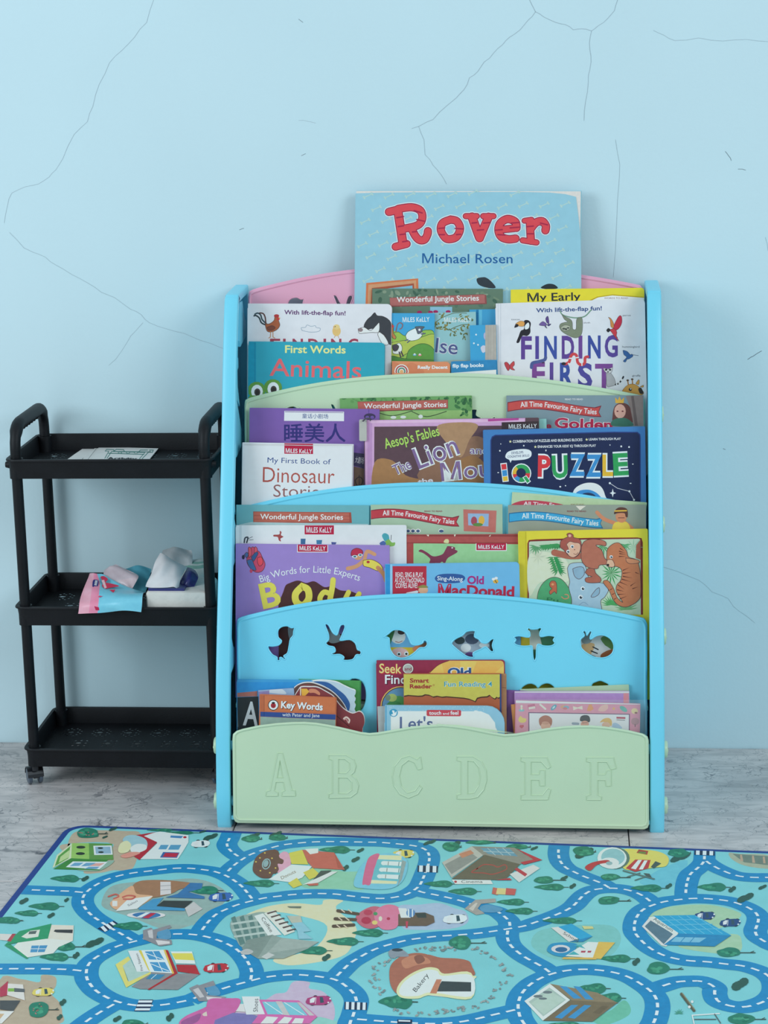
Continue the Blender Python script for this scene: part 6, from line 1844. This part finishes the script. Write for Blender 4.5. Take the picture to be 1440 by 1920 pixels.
for a in ((122, 1648, 56, 13), (83, 1700, 60, 14), (50, 1713, 46, 11), (5, 1726, 60, 12), (18, 1727, 42, 10), (240, 1737, 58, 15), (102, 1795, 56, 15), (486, 1657, 60, 13), (628, 1594, 60, 13), (582, 1783, 66, 15), (643, 1766, 62, 15), (690, 1750, 60, 14),
          (1030, 1664, 58, 12), (822, 1658, 56, 12), (868, 1672, 56, 13), (958, 1692, 54, 12), (974, 1709, 54, 12), (1050, 1727, 66, 12), (1335, 1664, 56, 15), (1212, 1666, 60, 13), (1154, 1798, 60, 14), (1110, 1854, 56, 18), (1140, 1872, 54, 18), (380, 1670, 62, 15), (1058, 1921, 60, 8), (742, 1879, 66, 26), (335, 1562, 60, 6), (300, 1557, 50, 5)):
    cypress(*a)
for a in OUT:
    cypress(*a)
for a in ((121, 1775, 20, 9, 20), (1020, 1650, 19, 7, 22), (1142, 1689, 21, 8, 20), (864, 1768, 22, 13, 26), (1234, 1817, 21, 12, 26), (1368, 1786, 22, 9, 26), (1390, 1911, 24, 10, 22), (248, 1920, 20, 8, 10), (1144, 1645, 18, 7, 20)):
    round_tree(*a)
round_tree(72, 1893, 20, 15, 18, True)
round_tree(164, 1563, 22, 10, 16, True)
for a in ((160, 1648, 8, 6), (45, 1690, 10, 7), (125, 1688, 5, 5), (96, 1717, 8, 6), (178, 1768, 20, 10), (143, 1792, 7, 8), (667, 1612, 9, 6), (676, 1595, 8, 5), (648, 1628, 7, 7), (612, 1796, 9, 8), (1058, 1647, 8, 5), (1074, 1662, 7, 6), (1254, 1662, 7, 6), (1373, 1668, 8, 7), (1193, 1804, 8, 9), (1388, 1846, 18, 14), (1398, 1684, 18, 10), (118, 1880, 7, 8), (112, 1908, 6, 7), (220, 1911, 9, 7), (319, 1908, 8, 10), (212, 1555, 9, 4), (197, 1570, 6, 3), (1276, 1608, 22, 9), (1096, 1600, 20, 11), (850, 1585, 16, 8), (806, 1580, 14, 5), (1430, 1664, 9, 5), (395, 1570, 16, 7), (475, 1568, 15, 6), (517, 1565, 14, 6), (1002, 1591, 8, 4), (380, 1560, 8, 2.5)):
    bush(*a)
for a in ((470, 1573, 18, 6), (520, 1571, 16, 6), (846, 1588, 16, 9), (1094, 1597, 20, 9), (1272, 1600, 20, 8), (900, 1580, 26, 4), (970, 1588, 22, 5)):
    round_tree(a[0], a[1], a[2], a[3], 3)


def car(x, y, c, s=1.0, d=1):
    """small printed car seen from above"""
    R_ = lambda u, v: (x + u * s * d, y + v * s)
    motif('printed_car', GP, [E('22282e', *R_(-9, 6), 4, 2.2), E('22282e', *R_(12, 5), 4, 2.2), E('22282e', *R_(15, -6), 4, 2.2), E('22282e', *R_(-4, -7), 3.5, 2),
                              P(c, *[R_(*q) for q in [(-20, 2), (-17, -4), (-6, -7), (11, -8), (20, -6), (22, 0), (18, 4), (8, 7), (-10, 7), (-18, 5)]]),
                              P('dbe6ea', *[R_(*q) for q in [(-13, -2), (-8, -5), (-4, -5), (-6, 3), (-13, 4)]]), P('33505e', *[R_(*q) for q in [(3, -6), (8, -6), (10, 3), (4, 4)]]),
                              L('dbe6ea', 1.0, R_(-3, -5), R_(-4, 5)), E('e8eef0', *R_(20, -3), 1.6, 1.6), E('e8eef0', *R_(17, 3), 1.6, 1.4)])


car(80, 1861, 'd8cf6a', 1.0)
car(404, 1816, 'b8323c', 1.15)
car(413, 1683, '3a6ab8', 1.1)
car(755, 1602, 'd8cf6a', 1.0)
car(852, 1724, 'e2ecf0', 1.1)
car(596, 1877, 'a83a78', 1.15)
car(1320, 1718, '2a4a80', .95)
car(1368, 1731, '2a4a80', .95)
car(375, 1583, 'e2ecf0', .85)


def bridge(z, a):
    motif('printed_bridge', z, a)


bridge(ZM2, [S('5a9ac0', (880, 90), (900, 75), (950, 70), (960, 120), (900, 125)), P('8a8f96', (805, 75), (850, 60), (862, 72), (955, 45), (965, 60), (885, 85), (880, 120), (965, 130), (968, 155), (900, 165), (805, 125)), P('c2c6ca', (830, 78), (858, 70), (862, 122), (838, 115)), P('d5d8da', (875, 130), (955, 138), (955, 150), (890, 158))])
bridge(ZM2, [S('5a9ac0', (1160, 390), (1210, 385), (1240, 435), (1180, 440)), P('8a8f96', (1065, 400), (1110, 380), (1120, 385), (1200, 358), (1212, 385), (1150, 400), (1170, 440), (1275, 450), (1240, 470), (1120, 475)), P('c2c6ca', (1085, 410), (1115, 398), (1150, 450), (1125, 455)), P('d5d8da', (1160, 448), (1250, 455), (1220, 466), (1165, 465))])
bridge(ZM5, [S('5a9ac0', (225, 320), (260, 308), (320, 325), (300, 340), (240, 340)), P('a3a39e', (160, 325), (205, 288), (290, 282), (292, 298), (230, 305), (215, 325), (245, 345), (210, 352)), P('c9c8c0', (178, 325), (208, 300), (215, 302), (195, 335))])

# ---- printed buildings
motif('printed_building', ZM1, [S('8fb8a8', (430, 300), (640, 250), (560, 310)), P('3f8a3f', (300, 300), (400, 240), (610, 245), (560, 308)), P('cfe2c0', (295, 295), (320, 222), (405, 155), (400, 240)), P('5aa04a', (308, 285), (328, 228), (395, 172), (385, 240)), P('b8d89a', (330, 265), (340, 232), (395, 190), (388, 235)), P('94c86a', (405, 155), (500, 155), (502, 245), (400, 240)), P('5f9a50', (500, 155), (630, 158), (638, 248), (502, 245)), P('dfeaf0', (525, 170), (628, 168), (634, 220), (530, 222)), P('8fb8d0', (535, 176), (620, 175), (625, 214), (540, 215)), E('2a3a34', 565, 183, 16, 5), E('2a3a34', 568, 206, 16, 5), E('2a3a34', 455, 178, 26, 8), E('2a3a34', 452, 214, 26, 8),
                                P('e2ecf0', (370, 290), (410, 258), (605, 260), (560, 303)), P('6aa5cc', (392, 285), (420, 265), (470, 265), (445, 283)), P('6aa5cc', (455, 285), (485, 266), (540, 266), (510, 284)), P('6aa5cc', (475, 300), (500, 288), (560, 288), (545, 300)), P('d8a8a0', (500, 284), (540, 268), (590, 268), (560, 284))])
motif('printed_building', ZM1, [P('e2eaec', (800, 110), (900, 90), (1060, 110), (1060, 150), (1030, 200), (1000, 245), (790, 245), (885, 155)), P('b03040', (765, 110), (880, 92), (810, 115), (885, 150), (785, 250), (755, 230), (825, 165), (815, 130)), P('5aa0c8', (905, 165), (950, 165), (935, 190), (890, 190)), P('5aa0c8', (960, 165), (1020, 165), (1005, 192), (945, 192)), P('4a88c0', (960, 112), (1030, 115), (1020, 128), (958, 124)), P('3a6aa8', (918, 205), (1010, 208), (995, 238), (900, 236)), P('b8304a', (930, 210), (1005, 212), (990, 234), (915, 232)), E('b03040', 1040, 122, 10, 6),
                                S('9ccbd8', (690, 140), (710, 115), (760, 110), (815, 130), (830, 165), (810, 195), (760, 200), (720, 160)), S('dfe2b8', (665, 185), (680, 155), (715, 142), (738, 165), (725, 200), (690, 212), (668, 205)), S('e2eaea', (735, 180), (770, 160), (820, 165), (822, 190), (780, 208), (740, 205)), S('d99a8c', (680, 225), (740, 205), (790, 210), (740, 232), (700, 238))])
motif('printed_building', ZM1, [S('9f7c60', (745, 400), (780, 370), (850, 362), (960, 365), (1100, 385), (1010, 415), (960, 440), (850, 462), (770, 440)), S('d8b08c', (640, 470), (740, 395), (770, 440), (860, 455), (760, 520), (660, 530), (620, 500)), P('d5d8da', (902, 372), (960, 372), (962, 440), (902, 448)), L('9aa0a4', 3, (902, 396), (960, 392)), L('9aa0a4', 3, (902, 420), (960, 416)), P('3f7ab0', (1000, 440), (1070, 378), (1140, 380), (1135, 410), (1060, 430), (1150, 455), (1150, 468), (930, 460)), P('e2e8e8', (650, 538), (720, 470), (860, 452), (770, 525)), T('5a5a60', 'Salon', 722, 512, 12, 60, -28, b=.0), P('4a9ac8', (780, 520), (860, 470), (920, 462), (880, 510), (1040, 522), (1040, 536), (780, 530)), P('3a4444', (880, 510), (920, 478), (1085, 480), (1040, 520)), P('c2c8c8', (1040, 520), (1090, 485), (1140, 525), (1060, 570)), E('d8dee0', 822, 560, 110, 18, 0, 16), S('3f7ab0', (745, 560), (790, 545), (880, 548), (900, 565), (820, 580)), P('b8344a', (800, 575), (850, 548), (880, 548), (835, 578)), P('e6ecee', (770, 570), (820, 546), (845, 546), (795, 574)), LS('c2685c', 9, (690, 460), (720, 450), (760, 455), (740, 470), (695, 470)), LS('c2685c', 8, (610, 455), (650, 442), (668, 455), (640, 468)), P('dfe4e4', (632, 480), (660, 480), (660, 510), (632, 510))])
motif('printed_building', ZM2, [P('e2e6e0', (65, 180), (115, 130), (330, 120), (410, 135), (330, 170), (300, 205), (155, 228)), P('dfdcd0', (290, 45), (415, 48), (410, 135), (270, 122)), P('2f9a6c', (110, 80), (290, 38), (270, 122), (80, 148), (25, 160)), P('2f9a6c', (25, 160), (60, 155), (160, 232), (150, 236)), P('d8e2d8', (120, 112), (170, 78), (225, 72), (215, 112), (150, 122)), P('5a6a68', (165, 82), (208, 78), (200, 96), (160, 98)), P('3a3c40', (310, 72), (410, 72), (408, 92), (320, 88), (302, 82)), P('4a94c4', (178, 162), (268, 160), (250, 198), (170, 200)), L('dfe8ea', 3, (222, 160), (210, 200)), L('dfe8ea', 3, (172, 180), (260, 180)), P('d5d8d4', (0, 95), (70, 98), (50, 135), (0, 130)), P('a84850', (40, 135), (70, 95), (90, 95), (60, 140))])
motif('printed_building', ZM2, [P('8a9094', (740, 392), (850, 310), (990, 318), (1130, 318), (1000, 410), (790, 406)), P('e2e8ea', (720, 190), (780, 190), (845, 308), (770, 308)), P('d9d87a', (650, 268), (722, 222), (735, 240), (690, 275), (720, 362), (850, 305), (848, 320), (710, 398)), P('a9cfc8', (690, 275), (735, 240), (770, 308), (845, 310), (725, 365)), P('eaeef0', (780, 188), (930, 185), (985, 318), (845, 310)), P('d9d05c', (780, 188), (795, 188), (845, 308), (835, 300)), P('4a9acc', (815, 195), (895, 192), (925, 242), (840, 240)), P('4a9acc', (842, 255), (928, 255), (958, 310), (868, 305)), L('e6eef2', 4, (822, 205), (918, 240)), L('e6eef2', 4, (858, 192), (885, 242)), L('e6eef2', 4, (850, 265), (950, 305)), L('e6eef2', 4, (890, 255), (915, 308)), P('a82f34', (930, 185), (945, 188), (1000, 318), (840, 412), (830, 408), (978, 318)), P('d9c05c', (920, 186), (930, 185), (980, 318), (970, 322)), P('eceeea', (960, 195), (1080, 195), (1100, 265), (990, 262)), P('ddd860', (965, 205), (1080, 205), (1095, 245), (985, 240)), P('b03038', (990, 268), (1100, 270), (1125, 325), (1000, 308)), P('3f8ab4', (820, 350), (850, 322), (930, 325), (895, 352)), L('e6eef2', 3, (850, 350), (880, 324)), T('5a5e64', 'Fire Station', 806, 300, 14, 100, -108, b=.0)])
motif('printed_building', ZM2, [P('b03a54', (0, 400), (45, 360), (45, 440), (0, 450)), P('d8dcd8', (45, 375), (130, 380), (140, 470), (40, 440)), P('7cb44a', (45, 402), (80, 402), (80, 420), (45, 420)), P('5a6468', (80, 400), (138, 405), (138, 424), (80, 422)), P('4a5052', (0, 470), (115, 470), (75, 530), (0, 520)), P('e0e4e2', (0, 530), (80, 530), (10, 600), (0, 600)), P('c8b08a', (0, 545), (25, 545), (0, 575))])
motif('printed_building', ZM3, [S('6a4a40', (222, 230), (240, 175), (290, 140), (350, 132), (370, 150), (375, 180), (392, 195), (385, 215), (360, 215), (365, 245), (335, 270), (320, 290), (270, 290), (230, 262)), E('e0a8c0', 395, 210, 42, 70, 8), S('6a4a40', (330, 140), (365, 140), (372, 175), (395, 190), (388, 212), (362, 212), (368, 245), (340, 262)), E('93b8bc', 298, 212, 24, 32, 20), E('5a3c34', 298, 212, 18, 26, 20), E('8fb0b4', 296, 210, 14, 21, 20), P('d2cf5a', (425, 150), (500, 132), (535, 215), (440, 212)), P('c2685a', (500, 132), (680, 148), (740, 245), (560, 235), (530, 200)), P('b05a4c', (680, 148), (725, 230), (740, 245), (700, 235)), P('e2e8e6', (515, 128), (590, 124), (590, 150), (545, 158)), P('e6eaea', (310, 300), (440, 215), (555, 225), (500, 290), (430, 315)), P('d2cf5a', (420, 320), (470, 290), (500, 330), (450, 348)), P('d2cf5a', (505, 260), (560, 235), (605, 275), (540, 300)), P('4a5450', (545, 320), (605, 250), (665, 248), (610, 300)), P('dfe4e2', (500, 330), (665, 255), (700, 255), (590, 318)), P('c2685a', (525, 325), (590, 320), (590, 332), (540, 335)), T('8a7a58', 'Donuts', 385, 300, 18, 90, -26, b=.0)])
for x, y in ((240, 200), (262, 178), (330, 180), (265, 250), (318, 262), (290, 150), (350, 235)):
    motif('printed_sprinkle', ZM3, [E('e2c45a', x, y, 5, 4)])
motif('printed_building', ZM3, [S('7cc8e0', (790, 330), (820, 240), (880, 180), (990, 150), (1090, 190), (1070, 300), (990, 352), (850, 350)), S('d06c92', (838, 318), (865, 195), (900, 160), (935, 160), (905, 240), (885, 325), (855, 328)), P('dfe2b8', (935, 162), (1060, 165), (1058, 192), (925, 185)), P('6ec0cc', (922, 188), (1062, 195), (1045, 310), (890, 300)), P('dfe2b8', (890, 302), (1035, 310), (1030, 325), (885, 322)), P('93a8a8', (1062, 190), (1085, 200), (1060, 300), (1035, 338), (1045, 300)), *[q for y in (208, 245, 282) for q in (P('e6eaea', (960 - (y - 208) * .2, y - 12), (1060 - (y - 208) * .2, y - 8), (1055 - (y - 208) * .2, y + 16), (955 - (y - 208) * .2, y + 10)), E('e6eaea', 958 - (y - 208) * .3, y, 15, 12), L('8a8c80', 4, (985 - (y - 208) * .2, y - 8), (983 - (y - 208) * .2, y + 10)), L('5a8a8c', 4, (1045, y - 6), (1042, y + 14)))]])
motif('printed_building', ZM5, [P('b8bcb4', (65, 130), (190, 62), (245, 95), (105, 195)), P('8f9490', (75, 140), (180, 85), (215, 110), (105, 180)), P('8f8f86', (190, 62), (370, 68), (420, 100), (485, 120), (390, 138), (245, 105)), P('6a6454', (245, 98), (395, 138), (330, 205), (105, 200)), P('6a9cb4', (225, 70), (350, 72), (385, 105), (260, 95)), *[L('a9c4cc', 3, (225 + i * 32, 70), (258 + i * 32, 100)) for i in range(1, 4)], L('a9c4cc', 3, (240, 84), (368, 90)), P('b83a48', (375, 70), (488, 120), (410, 140), (395, 130), (450, 118)), P('b83a48', (290, 205), (350, 196), (360, 205)), P('d4dcda', (350, 180), (450, 140), (478, 155), (390, 215)), P('b83a48', (370, 160), (382, 152), (425, 180), (415, 190)), P('dfe6e4', (105, 203), (270, 205), (280, 222), (120, 222)), T('4a4a50', 'Cinema', 146, 217, 11, 90, 0, b=.0), E('b03a48', 122, 212, 6, 5), P('c2886c', (135, 95), (185, 78), (200, 92), (150, 112)), LS('a84a44', 4, (210, 160), (240, 140), (280, 142), (300, 150), (330, 140), (335, 160), (280, 180), (240, 175), (190, 172), (215, 155))])
motif('printed_popcorn', ZM5, [P('c46a5c', (280, 235), (305, 240), (300, 268), (275, 262)), P('d8cf8c', (298, 238), (338, 240), (335, 266), (292, 264)), P('c4605c', (335, 238), (378, 242), (372, 268), (332, 266))])
motif('printed_building', ZM5, [S('ddd66a', (820, 80), (900, 75), (980, 85), (1020, 110), (1010, 145), (960, 152), (900, 160), (830, 155)), E('5a7a70', 795, 112, 62, 46, 0, 20), E('e2eaea', 782, 112, 62, 46, 0, 20), E('8fc4cc', 786, 108, 50, 36, 0, 20), E('dfe6e6', 770, 132, 42, 22, 0, 16), S('b83a40', (668, 150), (700, 130), (760, 120), (770, 130), (720, 140), (690, 165)), E('93b8bc', 770, 134, 14, 8), P('b83a40', (840, 155), (880, 118), (945, 120), (935, 155), (880, 170)), P('e8ecec', (862, 155), (892, 120), (908, 120), (882, 160)), P('e8ecec', (895, 160), (918, 122), (932, 122), (912, 160)), P('a8443c', (885, 90), (895, 75), (935, 82), (930, 98)), P('6a8a44', (895, 84), (925, 86), (925, 94), (893, 92)), P('4a5a54', (945, 150), (965, 125), (990, 135), (960, 155))])
motif('printed_bench', ZM5, [L('5a7a78', 6, (830, 165), (960, 200)), L('5a7a78', 5, (850, 190), (900, 175)), L('5a7a78', 5, (880, 205), (930, 188)), P('4a5a58', (915, 175), (940, 178), (950, 195), (930, 190))])
motif('printed_building', ZM5, [P('d8dedc', (908, 400), (940, 362), (1060, 432), (1010, 485), (990, 480)), P('5a7a8c', (920, 400), (945, 375), (1040, 432), (1000, 475)), P('e2e6e2', (935, 362), (960, 358), (1065, 425), (1050, 440)), P('2fa5d4', (955, 355), (1130, 352), (1285, 438), (1065, 430)), P('2a88bc', (1065, 430), (1285, 438), (1215, 485), (1000, 478)), *[L('6cc4e4', 2.5, (990 + i * 36, 356), (1095 + i * 38, 431)) for i in range(5)], *[L('6cc4e4', 2.5, (985 + i * 40, 375 + i * 20), (1165 + i * 40, 370 + i * 20)) for i in range(3)], P('7cc0dc', (1050, 445), (1180, 448), (1150, 468), (1030, 465)), L('2a88bc', 3, (1090, 445), (1070, 468)), L('2a88bc', 3, (1130, 445), (1110, 468)), T('5a6468', 'Aquarium', 955, 372, 14, 95, 33, b=.0)])
motif('printed_building', ZM6, [P('d8dedc', (525, 45), (555, 42), (640, 92), (600, 105)), P('2fa5d4', (555, 42), (610, 28), (700, 82), (645, 95)), P('2a88bc', (645, 95), (700, 82), (660, 105), (600, 105)), P('cfd290', (655, 38), (700, 40), (705, 50), (665, 52)), S('2f94c4', (508, 135), (530, 112), (600, 108), (635, 120), (600, 165), (550, 165), (515, 150)), E('d5d8dc', 565, 135, 40, 17), E('2f6a9c', 568, 138, 26, 11), P('e2e8e6', (585, 165), (680, 105), (770, 110), (715, 175)), P('e0bc5a', (725, 105), (795, 108), (735, 178), (700, 175)), P('dfb85c', (578, 170), (720, 172), (715, 180), (570, 178)), P('4ab0b8', (595, 160), (620, 145), (645, 160)), P('4ab0b8', (620, 120), (650, 118), (670, 135)), P('b04a5c', (652, 143), (672, 143), (668, 151), (650, 151)), P('b04a5c', (680, 143), (696, 143), (692, 151), (678, 151)), T('4a5258', 'School', 575, 72, 12, 70, 30, b=.0)])
motif('printed_building', ZM6, [P('e4e8e6', (412, 355), (520, 282), (605, 350), (490, 438)), P('a9c4bc', (430, 358), (518, 298), (588, 350), (492, 420)), P('b4d0c4', (440, 365), (520, 310), (580, 350), (495, 412)), E('6a7a80', 470, 335, 20, 6), E('6a7a80', 510, 318, 20, 6), E('6a7a80', 490, 345, 18, 5), P('8a7f64', (520, 282), (720, 320), (810, 365), (610, 352)), P('766c54', (605, 352), (805, 362), (700, 442), (490, 438)), P('3f94cc', (560, 292), (590, 294), (655, 345), (620, 345)), P('3f94cc', (620, 292), (650, 296), (705, 350), (670, 348)), P('3f94cc', (540, 425), (610, 372), (640, 372), (570, 430)), P('3f94cc', (595, 425), (665, 372), (695, 374), (625, 430)), P('6a604a', (700, 405), (740, 375), (770, 378), (730, 410))])
motif('printed_building', ZM3, [S('93aea8', (95, 560), (120, 515), (200, 495), (300, 490), (330, 620), (300, 680), (230, 690), (160, 680), (130, 640)), *[P('5f8480', (100 + i * 48, 515 - i * 4), (122 + i * 48, 505 - i * 4), (180 + i * 40, 660), (150 + i * 40, 670)) for i in range(4)], *[P('b4cac4', (98 + i * 8, 545 + i * 36), (300 + i * 12, 515 + i * 36), (304 + i * 12, 526 + i * 36), (102 + i * 8, 556 + i * 36)) for i in range(3)], P('e2e8e6', (230, 505), (280, 490), (385, 610), (310, 620)), P('e2e4dc', (285, 490), (340, 472), (460, 592), (400, 615)), *[P('5a4a48', (300 + i * 22, 488 + i * 20), (352 + i * 22, 474 + i * 20), (358 + i * 22, 480 + i * 20), (306 + i * 22, 496 + i * 20)) for i in range(6)], P('8fc8d8', (410, 500), (470, 510), (550, 590), (480, 600), (440, 545)), P('b8c0b0', (415, 505), (490, 505), (500, 540), (440, 545)), T('5a5a58', 'Coffee', 268, 520, 20, 95, 56, b=.0), P('6a7a70', (415, 450), (495, 450), (492, 460), (430, 458))])
motif('printed_building', ZM4, [P('8fa49e', (160, 180), (330, 100), (385, 118), (595, 140), (530, 180), (395, 235), (250, 235)), P('7f948e', (160, 180), (190, 130), (335, 100), (250, 232)), P('9fb2ac', (385, 120), (595, 140), (540, 170), (300, 205)), P('c2ccca', (270, 225), (310, 200), (345, 215), (300, 240)), S('b4bcbc', (155, 195), (190, 180), (225, 195), (200, 212), (160, 210)), P('8fc8d8', (470, 60), (560, 125), (480, 125))])
motif('printed_building', ZM3, [S('c2687c', (800, 520), (830, 480), (900, 450), (960, 470), (960, 540), (900, 575), (840, 565)), S('d880a0', (930, 460), (985, 440), (1040, 455), (1050, 500), (1030, 570), (960, 582), (920, 550), (905, 500)), P('6a5a4c', (1040, 495), (1080, 488), (1190, 485), (1240, 505), (1245, 540), (1200, 560), (1040, 560)), P('3a4444', (1135, 490), (1195, 488), (1200, 515), (1150, 515)), P('dfe6e6', (1040, 460), (1085, 462), (1110, 515), (1055, 515)), E('5a8ac0', 1110, 488, 25, 24), L('e6ecee', 8, (1098, 470), (1098, 508)), L('e6ecee', 7, (1120, 470), (1120, 508)), *[q for x, y in ((700, 475), (685, 520), (675, 562)) for q in (L('5a4a3c', 17, (x, y), (x + 115, y + 5 + (520 - y) * .3)), L('d8cfb8', 6, (x + 20, y - 6), (x + 38, y + 8)), L('d8cfb8', 6, (x + 60, y - 5), (x + 78, y + 9)))], E('4a9a64', 912, 492, 12, 10), E('b02f50', 860, 530, 28, 20), E('b8405c', 870, 485, 25, 16), E('e2cf7c', 908, 542, 16, 12), E('e8dcc8', 940, 520, 10, 14), E('b02f50', 985, 520, 10, 8), P('c2405c', (1082, 535), (1096, 535), (1092, 572), (1084, 570))])
motif('printed_building', ZM6, [S('a86c58', (0, 160), (60, 172), (160, 182), (205, 240), (160, 245), (60, 225), (0, 205)), P('e6eaea', (0, 220), (60, 228), (210, 252), (140, 345), (0, 330)), P('ece4b4', (60, 226), (210, 250), (208, 258), (60, 234)), P('3a4448', (55, 270), (198, 280), (168, 322), (30, 312)), P('c28468', (12, 325), (40, 265), (62, 265), (40, 328))])
motif('printed_building', ZM4, [S('a86c58', (990, 330), (1000, 270), (1050, 225), (1130, 203), (1200, 210), (1260, 240), (1340, 232), (1420, 242), (1450, 265), (1450, 330), (1300, 320), (1200, 290), (1100, 330), (1040, 400), (1030, 430), (1000, 390)), S('c2886c', (1060, 245), (1130, 215), (1200, 230), (1220, 260), (1150, 270), (1080, 290)), S('8a5a4c', (1130, 225), (1170, 215), (1190, 245), (1150, 265)), S('ece4b4', (1030, 420), (1055, 365), (1120, 315), (1200, 285), (1260, 290), (1300, 320), (1450, 315), (1450, 460), (1230, 440), (1150, 460), (1060, 455)), S('e6eaea', (1045, 420), (1070, 370), (1130, 325), (1205, 298), (1260, 305), (1290, 332), (1450, 328), (1450, 448), (1230, 425), (1150, 445), (1070, 445)), P('3a4448', (1250, 420), (1285, 362), (1450, 368), (1450, 420)), P('c28468', (1218, 430), (1255, 352), (1285, 352), (1255, 432)), T('3a3c40', 'Bakery', 1140, 425, 26, 120, -52, b=.0), S('8a98a4', (985, 200), (1010, 180), (1060, 182), (1100, 220), (1040, 225), (1000, 232)), E('3a4450', 1035, 186, 32, 9)])
motif('printed_building', ZM2, [S('c869a8', (1010, 590), (1050, 555), (1130, 520), (1240, 470), (1340, 458), (1350, 490), (1310, 545), (1220, 560), (1240, 600), (1100, 640), (1020, 620)), S('d5cfc4', (1140, 545), (1180, 525), (1215, 520), (1190, 550), (1150, 558)), S('9a5a94', (1020, 590), (1080, 560), (1130, 545), (1110, 590), (1040, 612)), P('d8dede', (1345, 490), (1370, 490), (1380, 535), (1310, 530)), P('dfe6e8', (1362, 448), (1460, 448), (1470, 550), (1385, 550))])
motif('printed_building', ZM4, [P('d06cae', (240, 465), (480, 470), (585, 562), (540, 600), (200, 600), (250, 555)), S('c869a8', (-30, 470), (60, 458), (140, 462), (150, 490), (110, 545), (20, 575), (-30, 570)), P('7a78b4', (10, 580), (110, 540), (200, 545), (250, 558), (200, 620), (0, 620)), P('dfe6e8', (160, 448), (250, 448), (290, 548), (185, 550)), P('7cc8d8', (275, 478), (350, 478), (400, 550), (305, 548)), P('7cc8d8', (385, 480), (470, 482), (530, 555), (430, 552)), P('c2c6c6', (350, 475), (385, 476), (430, 555), (395, 552)), P('c2c6c6', (470, 480), (490, 482), (570, 555), (540, 556)), L('dff0f0', 4, (290, 480), (390, 548)), L('dff0f0', 4, (400, 482), (510, 552)), T('4a4c52', 'Shoes', 250, 535, 26, 74, -88, b=.0), P('e2e6e4', (300, 560), (365, 565), (335, 600), (265, 600)), P('e2e6e4', (400, 562), (445, 568), (420, 600), (360, 600)), P('e2e6e4', (460, 570), (510, 572), (500, 600), (440, 600))])
rgp = random.Random(9)
ring = [(1165, 180), (1220, 178), (1290, 180), (1350, 180), (1000, 240), (960, 262), (925, 290), (900, 330), (905, 360), (925, 395), (945, 425), (1020, 530), (1080, 538), (1160, 542), (1240, 538), (1320, 530), (1400, 515)]
pts = []
for x, y in ring:
    for i in range(4):
        pts.append((x + rgp.uniform(-28, 28), y + rgp.uniform(-12, 12)))
motif('printed_pebbles', ZM4, [E(rgp.choice(('8a9a9c', '9aa8a8', '7a8a8e')), x, y, rgp.uniform(6, 11), rgp.uniform(4, 7), rgp.uniform(-50, 50), 7) for x, y in pts])['kind'] = 'stuff'
pts = []
for x, y in [(30, 132), (80, 132), (200, 130), (245, 145), (280, 170), (310, 195), (340, 220), (345, 250), (320, 280), (295, 310), (275, 340), (240, 360), (200, 378), (150, 390), (100, 398), (40, 405)]:
    for i in range(4):
        pts.append((x + rgp.uniform(-18, 18), y + rgp.uniform(-9, 9)))
motif('printed_pebbles', ZM6, [E(rgp.choice(('8a9a9c', '9aa8a8', '7a8a8e')), x, y, rgp.uniform(4, 8), rgp.uniform(3, 5), rgp.uniform(-50, 50), 7) for x, y in pts])['kind'] = 'stuff'
motif('printed_seesaw', ZM6, [L('5a5a48', 12, (1075, 325), (1128, 395)), L('8a8a6c', 4, (1078, 322), (1130, 390)), E('e2e8e8', 1120, 358, 6, 6), E('e2e8e8', 1108, 380, 6, 6)])
motif('printed_swing', ZM6, [L('e2e8ea', 5, (1120, 415), (1235, 408)), L('e2e8ea', 5, (1120, 415), (1128, 450)), L('5a6468', 4, (1130, 432), (1220, 432)), L('5a6468', 4, (1215, 410), (1240, 448))])
motif('printed_grass', ZM6, fronds(1065, 408, 7, 22, 180, 360, '4aa088', 4))

# houses of the map repeat on the part of the mat outside the photograph
bl = [o_ for o_ in rug.children if o_.name.startswith('printed_building')]
for i, (dx, dy) in ((0, (1.02, -.22)), (4, (.62, -.62)), (3, (1.05, -.50))):
    c = bl[i].copy()
    c.location = (dx, dy, 0)
    COL.objects.link(c)
